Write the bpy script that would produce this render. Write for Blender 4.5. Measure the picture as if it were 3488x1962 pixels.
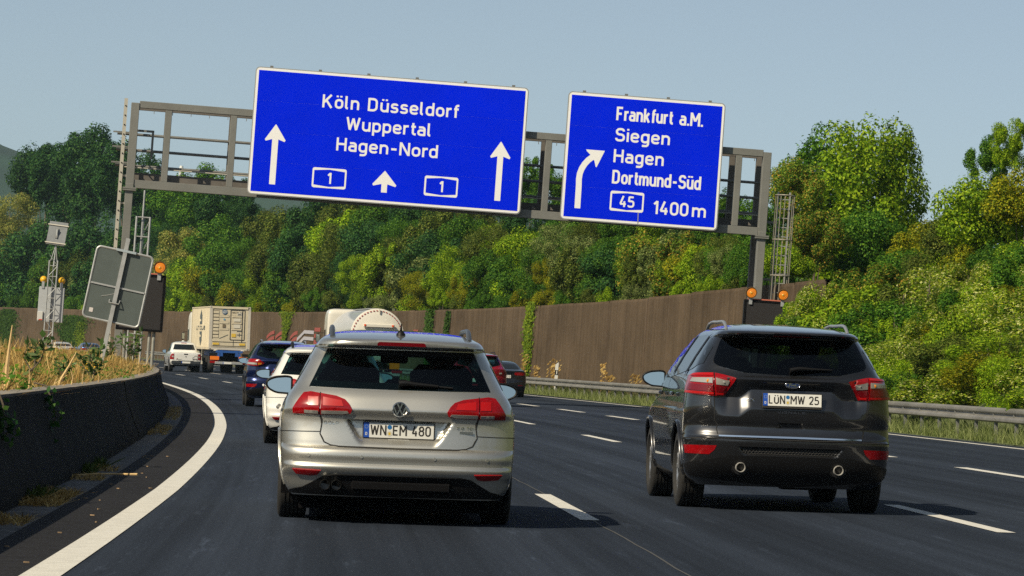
import bpy, math, random
import numpy as np
from mathutils import Vector, Matrix
from mathutils.geometry import delaunay_2d_cdt

random.seed(11)
rng = np.random.default_rng(11)
scene = bpy.context.scene
for _o in list(bpy.data.objects):
    bpy.data.objects.remove(_o)
COL = scene.collection

# ------------------------------------------------------------------ camera, sky, sun, exposure
# The motorway is a banked left-hand curve: a point of the road is given by d (metres right of the
# camera's own track) and s (metres along the curve); the surface rises to the right by BANK.
RAD, BANK, CAM_H = 1640.1, 0.03623, 1.162
YAW, PITCH, ROLL, FPX = -0.03347, 0.02387, 0.07154, 12858.3     # FPX: focal length in photo pixels (3488 wide)
FWD = Vector((-math.sin(YAW) * math.cos(PITCH), math.cos(YAW) * math.cos(PITCH), math.sin(PITCH)))
_r0 = Vector((math.cos(YAW), math.sin(YAW), 0))
_u0 = _r0.cross(FWD)
RIGHT = math.cos(ROLL) * _r0 + math.sin(ROLL) * _u0
UPV = -math.sin(ROLL) * _r0 + math.cos(ROLL) * _u0
cam_data = bpy.data.cameras.new('camera')
cam_data.sensor_width = 36.0
cam_data.lens = FPX * 36.0 / 3488.0
cam_data.clip_start = 0.5
cam_data.clip_end = 12000
cam = bpy.data.objects.new('camera', cam_data)
COL.objects.link(cam)
_m = Matrix((RIGHT, UPV, -FWD)).transposed().to_4x4()
_m.translation = Vector((0, 0, CAM_H))
cam.matrix_world = _m
scene.camera = cam

SUN_DIR = Vector((-0.93, -0.88, 1.0)).normalized()               # towards the sun: behind the camera, to the left
sun_el = math.asin(SUN_DIR.z)
world = bpy.data.worlds.new('World')
scene.world = world
world.use_nodes = True
wn, wl = world.node_tree.nodes, world.node_tree.links
wn.clear()
sky = wn.new('ShaderNodeTexSky')
sky.sky_type = 'NISHITA'
sky.sun_disc = False
sky.sun_elevation = sun_el
sky.sun_rotation = math.atan2(SUN_DIR.x, SUN_DIR.y)
sky.altitude = 150
sky.air_density = 0.6
sky.dust_density = 0.5
sky.ozone_density = 1.0
wbg = wn.new('ShaderNodeBackground')
wbg.inputs['Strength'].default_value = 0.092
wout = wn.new('ShaderNodeOutputWorld')
wsat = wn.new('ShaderNodeHueSaturation')                          # hazy summer sky: less saturated than clear air
wsat.inputs['Saturation'].default_value = 0.62
wl.new(sky.outputs[0], wsat.inputs['Color'])
wtint = wn.new('ShaderNodeMix')
wtint.data_type = 'RGBA'
wtint.blend_type = 'MULTIPLY'
wtint.inputs['Factor'].default_value = 1.0
wtint.inputs['B'].default_value = (0.93, 1.0, 0.985, 1)
wl.new(wsat.outputs[0], wtint.inputs['A'])
wl.new(wtint.outputs['Result'], wbg.inputs[0])
wl.new(wbg.outputs[0], wout.inputs[0])

sun_data = bpy.data.lights.new('sun', 'SUN')
sun_data.energy = 5.0
sun_data.angle = math.radians(0.53)
sun_data.color = (1.0, 0.88, 0.66)
sun = bpy.data.objects.new('sun', sun_data)
COL.objects.link(sun)
sun.rotation_euler = (-SUN_DIR).to_track_quat('-Z', 'Y').to_euler()

scene.view_settings.view_transform = 'Standard'
scene.view_settings.look = 'None'
scene.view_settings.exposure = 0.0
scene.view_settings.gamma = 1.0
scene.view_settings.use_curve_mapping = False
scene.cycles.max_bounces = 8
scene.cycles.transparent_max_bounces = 24
scene.cycles.caustics_reflective = False
scene.cycles.caustics_refractive = False
scene.cycles.sample_clamp_indirect = 6.0
scene.cycles.use_denoising = False

# ------------------------------------------------------------------ helpers
def pt(d, s, z=0.0):
    a = s / RAD
    return Vector(((RAD + d) * math.cos(a) - RAD, (RAD + d) * math.sin(a), BANK * d + z))

def frame(d, s, z=0.0, yaw=0.0, level=False):
    """4x4 at road point: x right, y along the road, z up (banked with the road unless level)."""
    a = s / RAD + yaw
    t = Vector((-math.sin(a), math.cos(a), 0))
    n = Vector((math.cos(a), math.sin(a), 0.0 if level else BANK)).normalized()
    u = n.cross(t)
    m = Matrix((n, t, u)).transposed().to_4x4()
    m.translation = pt(d, s, z)
    return m

def ray(px, py, depth):
    """world point seen at photo pixel (2576-wide scale) at a given depth in metres"""
    k = 3488.0 / 2576.0
    x, y = px * k - 1744.0, 981.0 - py * k
    return Vector((0, 0, CAM_H)) + (FWD + RIGHT * (x / FPX) + UPV * (y / FPX)) * depth

def d_of(p):
    return math.hypot(p.x + RAD, p.y) - RAD

def s_of(p):
    return RAD * math.atan2(p.y, p.x + RAD)

def tag(o, label=None, cat=None, group=None, kind=None):
    if label: o['label'] = label
    if cat: o['category'] = cat
    if group: o['group'] = group
    if kind: o['kind'] = kind
    return o

def empty(name, matrix, label=None, cat=None, group=None):
    o = bpy.data.objects.new(name, None)
    COL.objects.link(o)
    o.empty_display_size = 0.3
    o.matrix_world = matrix
    return tag(o, label, cat, group)

def link(name, me, parent=None, mat=None):
    o = bpy.data.objects.new(name, me)
    COL.objects.link(o)
    if parent is not None:
        o.parent = parent
    if mat is not None and not me.materials:
        me.materials.append(mat)
    return o

class MB:
    """collects simple solids into one mesh"""
    def __init__(self, M=None):
        self.v, self.f, self.mi, self.M = [], [], [], M
        self.cur = 0
    def _add(self, vs, fs):
        b = len(self.v)
        self.v += [tuple(self.M @ Vector(q)) if self.M else tuple(q) for q in vs]
        self.f += [tuple(b + i for i in q) for q in fs]
        self.mi += [self.cur] * len(fs)
        return self
    def box(self, c, s, R=None, bev=0.0):
        x, y, z = s[0] / 2, s[1] / 2, s[2] / 2
        if bev > 0:
            b = min(bev, x * .9, y * .9, z * .9)
            vs, idx = [], {}
            for sx in (-1, 1):
                for sy in (-1, 1):
                    for sz in (-1, 1):
                        for a in range(3):
                            q = [sx * (x - b), sy * (y - b), sz * (z - b)]
                            q[a] = (sx * x, sy * y, sz * z)[a]
                            idx[(sx, sy, sz, a)] = len(vs); vs.append(q)
            fs = []
            for a in range(3):
                o1, o2 = [(1, 2), (0, 2), (0, 1)][a]
                for sg in (-1, 1):
                    cyc = []
                    for (p_, q_) in ((-1, -1), (1, -1), (1, 1), (-1, 1)):
                        k = [0, 0, 0]; k[a] = sg; k[o1] = p_; k[o2] = q_
                        cyc.append(idx[(k[0], k[1], k[2], a)])
                    if (sg == 1) == (a == 1): cyc = cyc[::-1]
                    fs.append(cyc)
            for a in range(3):            # edges along axis a
                o1, o2 = [(1, 2), (0, 2), (0, 1)][a]
                for p_ in (-1, 1):
                    for q_ in (-1, 1):
                        k0 = [0, 0, 0]; k0[o1] = p_; k0[o2] = q_
                        l = list(k0); l[a] = -1; h = list(k0); h[a] = 1
                        fs.append([idx[(l[0], l[1], l[2], o1)], idx[(h[0], h[1], h[2], o1)], idx[(h[0], h[1], h[2], o2)], idx[(l[0], l[1], l[2], o2)]])
            for sx in (-1, 1):
                for sy in (-1, 1):
                    for sz in (-1, 1):
                        fs.append([idx[(sx, sy, sz, 0)], idx[(sx, sy, sz, 1)], idx[(sx, sy, sz, 2)]])
        else:
            vs = [(-x, -y, -z), (x, -y, -z), (x, y, -z), (-x, y, -z), (-x, -y, z), (x, -y, z), (x, y, z), (-x, y, z)]
            fs = [(0, 3, 2, 1), (4, 5, 6, 7), (0, 1, 5, 4), (1, 2, 6, 5), (2, 3, 7, 6), (3, 0, 4, 7)]
        cv = Vector(c)
        vs = [(R @ Vector(q) if R else Vector(q)) + cv for q in vs]
        return self._add(vs, fs)
    def beam(self, p0, p1, w, h, up=(0, 0, 1)):
        """rectangular bar from p0 to p1"""
        p0, p1 = Vector(p0), Vector(p1)
        t = (p1 - p0).normalized()
        up = Vector(up)
        if abs(t.dot(up)) > .97: up = Vector((0, 1, 0))
        n = t.cross(up).normalized(); u = n.cross(t)
        vs = []
        for p in (p0, p1):
            vs += [p - n * w / 2 - u * h / 2, p + n * w / 2 - u * h / 2, p + n * w / 2 + u * h / 2, p - n * w / 2 + u * h / 2]
        return self._add(vs, [(0, 1, 2, 3), (7, 6, 5, 4), (0, 4, 5, 1), (1, 5, 6, 2), (2, 6, 7, 3), (3, 7, 4, 0)])
    def tube(self, pts, r, n=8, cap=True, closed=False):
        pts = [Vector(p) for p in pts]
        rs = r if isinstance(r, (list, tuple)) else [r] * len(pts)
        vs, fs = [], []
        N = len(pts)
        prev = None
        for i, p in enumerate(pts):
            if closed: t = pts[(i + 1) % N] - pts[i - 1]
            else: t = pts[min(i + 1, N - 1)] - pts[max(i - 1, 0)]
            t.normalize()
            if prev is None:
                a = Vector((0, 0, 1)) if abs(t.z) < .9 else Vector((1, 0, 0))
                n1 = t.cross(a).normalized()
            else:
                n1 = (prev - t * prev.dot(t)).normalized()
            prev = n1
            n2 = t.cross(n1)
            for k in range(n):
                an = 2 * math.pi * k / n
                vs.append(p + (n1 * math.cos(an) + n2 * math.sin(an)) * rs[i])
        for i in range(N if closed else N - 1):
            j = (i + 1) % N
            for k in range(n):
                k2 = (k + 1) % n
                fs.append((i * n + k, i * n + k2, j * n + k2, j * n + k))
        if cap and not closed:
            fs.append(tuple(range(n))[::-1]); fs.append(tuple((N - 1) * n + k for k in range(n)))
        return self._add(vs, fs)
    def cyl(self, p0, p1, r, n=16, r1=None):
        return self.tube([p0, p1], [r, r if r1 is None else r1], n)
    def prism(self, poly, y0, y1, axes='xz'):
        """extrude a 2-D outline; axes says which two axes the outline lies in"""
        n = len(poly)
        def mk(a, b, c):
            return {'xz': (a, c, b), 'xy': (a, b, c), 'yz': (c, a, b)}[axes]
        vs = [mk(a, b, y0) for a, b in poly] + [mk(a, b, y1) for a, b in poly]
        fs = [tuple(range(n)), tuple(range(2 * n - 1, n - 1, -1))]
        fs += [(i, i + n, (i + 1) % n + n, (i + 1) % n) for i in range(n)]
        return self._add(vs, fs)
    def lathe(self, prof, c=(0, 0, 0), axis='x', n=32, closed=False):
        """prof: list of (along, radius)"""
        vs, fs = [], []
        c = Vector(c)
        for a, r in prof:
            for k in range(n):
                t = 2 * math.pi * k / n
                co, si = math.cos(t) * r, math.sin(t) * r
                vs.append(c + Vector({'x': (a, co, si), 'y': (co, a, si), 'z': (co, si, a)}[axis]))
        m = len(prof)
        for i in range(m if closed else m - 1):
            j = (i + 1) % m
            for k in range(n):
                k2 = (k + 1) % n
                fs.append((i * n + k, j * n + k, j * n + k2, i * n + k2))
        return self._add(vs, fs)
    def ball(self, c, r, n=12, m=8):
        r = r if isinstance(r, (tuple, list)) else (r, r, r)
        vs, fs = [], []
        for i in range(m + 1):
            th = math.pi * i / m
            for k in range(n):
                ph = 2 * math.pi * k / n
                vs.append((c[0] + r[0] * math.sin(th) * math.cos(ph), c[1] + r[1] * math.sin(th) * math.sin(ph), c[2] + r[2] * math.cos(th)))
        for i in range(m):
            for k in range(n):
                k2 = (k + 1) % n
                fs.append((i * n + k, (i + 1) * n + k, (i + 1) * n + k2, i * n + k2))
        return self._add(vs, fs)
    def mesh(self, name, mats=None, smooth=None):
        me = bpy.data.meshes.new(name)
        me.from_pydata(self.v, [], self.f)
        if mats is not None:
            for m in (mats if isinstance(mats, (list, tuple)) else [mats]):
                me.materials.append(m)
        if any(self.mi):
            me.polygons.foreach_set('material_index', self.mi)
        if smooth:
            me.polygons.foreach_set('use_smooth', [True] * len(me.polygons))
            me.set_sharp_from_angle(angle=math.radians(smooth))
        me.update()
        return me
    def build(self, name, mats=None, parent=None, smooth=None):
        return link(name, self.mesh(name, mats, smooth), parent)

def grid_mesh(name, rows, mat=None, uv=None, smooth=True):
    """rows: list of equally long point lists"""
    n, m = len(rows), len(rows[0])
    vs = [tuple(p) for r in rows for p in r]
    fs = [(i * m + j, i * m + j + 1, (i + 1) * m + j + 1, (i + 1) * m + j) for i in range(n - 1) for j in range(m - 1)]
    me = bpy.data.meshes.new(name)
    me.from_pydata(vs, [], fs)
    if mat: me.materials.append(mat)
    if uv is not None:
        lay = me.uv_layers.new(name='UVMap')
        flat = [q for r in uv for q in r]
        data = np.array([flat[l.vertex_index] for l in me.loops], dtype=np.float32).ravel()
        lay.data.foreach_set('uv', data)
    if smooth:
        me.polygons.foreach_set('use_smooth', [True] * len(me.polygons))
    me.update()
    return me

# ---- materials
MATS = {}
def _nodes(name):
    m = bpy.data.materials.new(name)
    m.use_nodes = True
    nt = m.node_tree
    return m, nt, nt.nodes['Principled BSDF'], nt.nodes['Material Output']

def pm(name, col, rough=.5, metal=0.0, coat=0.0, spec=.5, var=0.0, vscale=6.0, bump=0.0, bscale=40.0, stretch=None, emit=None, coat_rough=.03, alpha=None):
    """plain procedural Principled material: colour varied by noise, optional bump"""
    if name in MATS: return MATS[name]
    m, nt, b, out = _nodes(name)
    b.inputs['Base Color'].default_value = (*col, 1)
    b.inputs['Roughness'].default_value = rough
    b.inputs['Metallic'].default_value = metal
    b.inputs['Coat Weight'].default_value = coat
    b.inputs['Coat Roughness'].default_value = coat_rough
    b.inputs['Specular IOR Level'].default_value = spec
    N, L = nt.nodes, nt.links
    if var or bump:
        tc = N.new('ShaderNodeTexCoord')
        mp = N.new('ShaderNodeMapping')
        L.new(tc.outputs['Object'], mp.inputs['Vector'])
        if stretch: mp.inputs['Scale'].default_value = stretch
    if var:
        nz = N.new('ShaderNodeTexNoise'); nz.inputs['Scale'].default_value = vscale; nz.inputs['Detail'].default_value = 6; nz.inputs['Roughness'].default_value = .65
        L.new(mp.outputs[0], nz.inputs['Vector'])
        mx = N.new('ShaderNodeMix'); mx.data_type = 'RGBA'
        mx.inputs['A'].default_value = (*[c * (1 - var) for c in col], 1)
        mx.inputs['B'].default_value = (*[min(1, c * (1 + var)) for c in col], 1)
        rm = N.new('ShaderNodeMapRange'); rm.inputs['From Min'].default_value = .3; rm.inputs['From Max'].default_value = .7
        L.new(nz.outputs['Fac'], rm.inputs['Value']); L.new(rm.outputs[0], mx.inputs['Factor']); L.new(mx.outputs['Result'], b.inputs['Base Color'])
    if bump:
        nb = N.new('ShaderNodeTexNoise'); nb.inputs['Scale'].default_value = bscale; nb.inputs['Detail'].default_value = 4
        L.new(mp.outputs[0], nb.inputs['Vector'])
        bp = N.new('ShaderNodeBump'); bp.inputs['Strength'].default_value = bump; bp.inputs['Distance'].default_value = .02
        L.new(nb.outputs['Fac'], bp.inputs['Height']); L.new(bp.outputs[0], b.inputs['Normal'])
    if emit:
        b.inputs['Emission Color'].default_value = (*emit[0], 1); b.inputs['Emission Strength'].default_value = emit[1]
    MATS[name] = m
    return m

def glass(name, tint, refl=.06):
    """thin tinted pane: transparent tint under a fresnel reflection"""
    if name in MATS: return MATS[name]
    m, nt, b, out = _nodes(name)
    N, L = nt.nodes, nt.links
    N.remove(b)
    tr = N.new('ShaderNodeBsdfTransparent'); tr.inputs['Color'].default_value = (*tint, 1)
    gl = N.new('ShaderNodeBsdfGlossy'); gl.inputs['Roughness'].default_value = .02; gl.inputs['Color'].default_value = (.9, .95, 1, 1)
    fr = N.new('ShaderNodeFresnel'); fr.inputs['IOR'].default_value = 1.45
    mx = N.new('ShaderNodeMixShader')
    L.new(fr.outputs[0], mx.inputs[0]); L.new(tr.outputs[0], mx.inputs[1]); L.new(gl.outputs[0], mx.inputs[2]); L.new(mx.outputs[0], out.inputs[0])
    MATS[name] = m
    return m

def leafmat(name, cols, trans=.38, rough=.65):
    """foliage: every leaf face takes its own shade from a short list of greens"""
    if name in MATS: return MATS[name]
    m, nt, b, out = _nodes(name)
    N, L = nt.nodes, nt.links
    ge = N.new('ShaderNodeNewGeometry')
    rp = N.new('ShaderNodeValToRGB')
    rp.color_ramp.interpolation = 'LINEAR'
    els = rp.color_ramp.elements
    while len(els) < len(cols): els.new(.5)
    for i, c in enumerate(cols):
        els[i].position = i / (len(cols) - 1)
        els[i].color = (*c, 1)
    oi = N.new('ShaderNodeObjectInfo')
    hs = N.new('ShaderNodeHueSaturation')
    mr = N.new('ShaderNodeMapRange'); mr.inputs['To Min'].default_value = .8; mr.inputs['To Max'].default_value = 1.2
    L.new(ge.outputs['Random Per Island'], rp.inputs['Fac'])
    L.new(oi.outputs['Random'], mr.inputs['Value']); L.new(mr.outputs[0], hs.inputs['Value']); L.new(rp.outputs['Color'], hs.inputs['Color'])
    b.inputs['Roughness'].default_value = rough
    b.inputs['Specular IOR Level'].default_value = .18
    L.new(hs.outputs[0], b.inputs['Base Color'])
    tl = N.new('ShaderNodeBsdfTranslucent'); L.new(hs.outputs[0], tl.inputs['Color'])
    mx = N.new('ShaderNodeMixShader'); mx.inputs[0].default_value = trans
    L.new(b.outputs[0], mx.inputs[1]); L.new(tl.outputs[0], mx.inputs[2]); L.new(mx.outputs[0], out.inputs[0])
    MATS[name] = m
    return m

def asphalt(name, col, tracks=True):
    m, nt, b, out = _nodes(name)
    N, L = nt.nodes, nt.links
    uv = N.new('ShaderNodeUVMap')
    def noise(scale, sx, sy, detail=5, rough=.6):
        mp = N.new('ShaderNodeMapping'); mp.inputs['Scale'].default_value = (sx, sy, 1)
        L.new(uv.outputs[0], mp.inputs[0])
        nz = N.new('ShaderNodeTexNoise'); nz.inputs['Scale'].default_value = scale; nz.inputs['Detail'].default_value = detail; nz.inputs['Roughness'].default_value = rough
        L.new(mp.outputs[0], nz.inputs['Vector'])
        return nz.outputs['Fac']
    def rng_(v, a, b_, lo, hi):
        r = N.new('ShaderNodeMapRange'); r.inputs['From Min'].default_value = a; r.inputs['From Max'].default_value = b_; r.inputs['To Min'].default_value = lo; r.inputs['To Max'].default_value = hi
        L.new(v, r.inputs['Value']); return r.outputs[0]
    def mul(a, b_):
        x = N.new('ShaderNodeMath'); x.operation = 'MULTIPLY'
        L.new(a, x.inputs[0]); L.new(b_, x.inputs[1]); return x.outputs[0]
    grain = rng_(noise(1, 42, 42, 4, .8), .3, .7, .35, 1.75)
    patch = rng_(noise(1, .35, .06, 6), .35, .65, .82, 1.15)
    v = mul(grain, patch)
    if tracks:
        tr = rng_(noise(1, 1.3, .012, 4, .55), .36, .64, .68, 1.36)
        fine = rng_(noise(1, 9, .05, 4), .35, .65, .88, 1.14)
        v = mul(mul(v, tr), fine)
        stain = rng_(noise(1, 5.0, .35, 6, .75), .58, .72, 1.0, 2.0)
        v = mul(v, stain)
    else:
        v = mul(v, rng_(noise(1, 4, 4, 8, .75), .5, .72, 1.0, .55))
    mx = N.new('ShaderNodeMix'); mx.data_type = 'RGBA'; mx.blend_type = 'MULTIPLY'; mx.inputs['Factor'].default_value = 1
    mx.inputs['A'].default_value = (*col, 1)
    L.new(v, mx.inputs['B']); L.new(mx.outputs['Result'], b.inputs['Base Color'])
    b.inputs['Roughness'].default_value = .85
    b.inputs['Specular IOR Level'].default_value = .10
    bp = N.new('ShaderNodeBump'); bp.inputs['Strength'].default_value = .35; bp.inputs['Distance'].default_value = .006
    L.new(noise(1, 90, 90, 2), bp.inputs['Height']); L.new(bp.outputs[0], b.inputs['Normal'])
    return m

def wallmat(name, col):
    """ribbed, weather-streaked noise barrier (UV: metres along, metres up)"""
    m, nt, b, out = _nodes(name)
    N, L = nt.nodes, nt.links
    uv = N.new('ShaderNodeUVMap')
    def noise(sx, sy, detail=6, rough=.65):
        mp = N.new('ShaderNodeMapping'); mp.inputs['Scale'].default_value = (sx, sy, 1); L.new(uv.outputs[0], mp.inputs[0])
        nz = N.new('ShaderNodeTexNoise'); nz.inputs['Scale'].default_value = 1; nz.inputs['Detail'].default_value = detail; nz.inputs['Roughness'].default_value = rough
        L.new(mp.outputs[0], nz.inputs['Vector']); return nz.outputs['Fac']
    def rng_(v, a, b_, lo, hi):
        r = N.new('ShaderNodeMapRange'); r.inputs['From Min'].default_value = a; r.inputs['From Max'].default_value = b_; r.inputs['To Min'].default_value = lo; r.inputs['To Max'].default_value = hi
        L.new(v, r.inputs['Value']); return r.outputs[0]
    def mul(a, b_):
        x = N.new('ShaderNodeMath'); x.operation = 'MULTIPLY'; L.new(a, x.inputs[0]); L.new(b_, x.inputs[1]); return x.outputs[0]
    streak = rng_(noise(2.2, .12), .3, .7, .74, 1.24)
    blot = rng_(noise(.16, .35), .3, .7, .68, 1.28)
    grain = rng_(noise(22, 9, 2), .3, .7, .8, 1.2)
    v = mul(mul(streak, blot), grain)
    mx = N.new('ShaderNodeMix'); mx.data_type = 'RGBA'; mx.blend_type = 'MULTIPLY'; mx.inputs['Factor'].default_value = 1
    mx.inputs['A'].default_value = (*col, 1); L.new(v, mx.inputs['B']); L.new(mx.outputs['Result'], b.inputs['Base Color'])
    b.inputs['Roughness'].default_value = .95
    b.inputs['Specular IOR Level'].default_value = .1
    wv = N.new('ShaderNodeTexWave'); wv.wave_type = 'BANDS'; wv.bands_direction = 'X'; wv.inputs['Scale'].default_value = 3.2; wv.inputs['Distortion'].default_value = .4
    L.new(uv.outputs[0], wv.inputs['Vector'])
    bp = N.new('ShaderNodeBump'); bp.inputs['Strength'].default_value = .5; bp.inputs['Distance'].default_value = .03
    L.new(wv.outputs['Fac'], bp.inputs['Height']); L.new(bp.outputs[0], b.inputs['Normal'])
    return m

WHITE_PAINT = pm('road_paint', (.72, .70, .64), .7, var=.12, vscale=9, bump=.3, bscale=60)
STEEL = pm('galvanised_steel', (.40, .41, .41), .5, .35, var=.18, vscale=5)
STEEL_D = pm('weathered_steel', (.20, .20, .19), .6, .3, var=.2, vscale=4)
BLACK = pm('black_plastic', (.007, .007, .008), .5, spec=.3)
BLACK_M = pm('matt_black', (.007, .007, .008), .9, spec=.05)
RUBBER = pm('rubber', (.020, .019, .018), .82, var=.25, vscale=14)
CHROME = pm('chrome', (.82, .82, .83), .12, 1.0)
RED_LENS = pm('red_lens', (.27, .002, .004), .2, coat=.15, var=.25, vscale=30)
RED_DARK = pm('red_lens_dark', (.15, .002, .005), .18, coat=.25)
RED_BRIGHT = pm('red_lens_bright', (.42, .004, .004), .3, coat=.1)  # brighter red of the lens blocks, lamps off
CLEAR_LENS = pm('clear_lens', (.42, .40, .36), .1, .3, coat=.6)
AMBER = pm('amber_lens', (.80, .25, .012), .18, coat=.5)
YELLOW = pm('yellow_lamp_shell', (.80, .44, .01), .4)
PLATE_W = pm('plate_white', (.74, .73, .68), .45)
PLATE_B = pm('plate_blue', (.010, .075, .42), .45)
PLATE_K = pm('plate_black', (.03, .026, .022), .5)
SEAL_BLUE = pm('plate_sticker_blue', (.01, .13, .35), .5)
SEAL_W = pm('plate_sticker', (.6, .58, .5), .5)
MIRROR = pm('mirror_glass', (.62, .68, .64), .03, 1.0)
SEAM = pm('panel_gap', (.008, .008, .008), .8)
CLOTH = pm('seat_cloth', (.016, .016, .018), .9)
GLASS_T = glass('tinted_glass', (.19, .36, .36))
GLASS_W = glass('windscreen_glass', (.55, .78, .72))
GLASS_D = glass('privacy_glass', (.035, .045, .05))
GLASS_S = pm('dark_side_glass', (.012, .015, .018), .04, spec=.45)

# ---- a stroke alphabet in the manner of road-sign lettering (cap height 1)
def _fil(pts, r, closed=False):
    """round the corners of a polyline with radius r"""
    pts = [np.array(p, float) for p in pts]
    n = len(pts); out = []
    for i, p in enumerate(pts):
        if not closed and i in (0, n - 1):
            out.append(p); continue
        a, b = pts[i - 1], pts[(i + 1) % n]
        va, vb = a - p, b - p
        la, lb = np.linalg.norm(va), np.linalg.norm(vb)
        va, vb = va / la, vb / lb
        q = min(r, la / 2 if (closed or i > 1) else la, lb / 2 if (closed or i < n - 2) else lb)
        if q < .01:
            out.append(p); continue
        p0, p1 = p + va * q, p + vb * q
        for k in range(7):
            t = k / 6
            # circular-ish corner (rational quadratic)
            w = .7071
            den = (1 - t) ** 2 + 2 * w * t * (1 - t) + t * t
            out.append(((1 - t) ** 2 * p0 + 2 * w * t * (1 - t) * p + t * t * p1) / den)
    return out
def _S(r, *pts, closed=False): return (_fil(pts, r, closed), closed)
def _dots(x1, x2): return [([np.array((x, .865)), np.array((x, .985))], False) for x in (x1, x2)]
def _O(x0, y0, x1, y1, r): return _S(r, (x0, y0), (x1, y0), (x1, y1), (x0, y1), closed=True)
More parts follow.
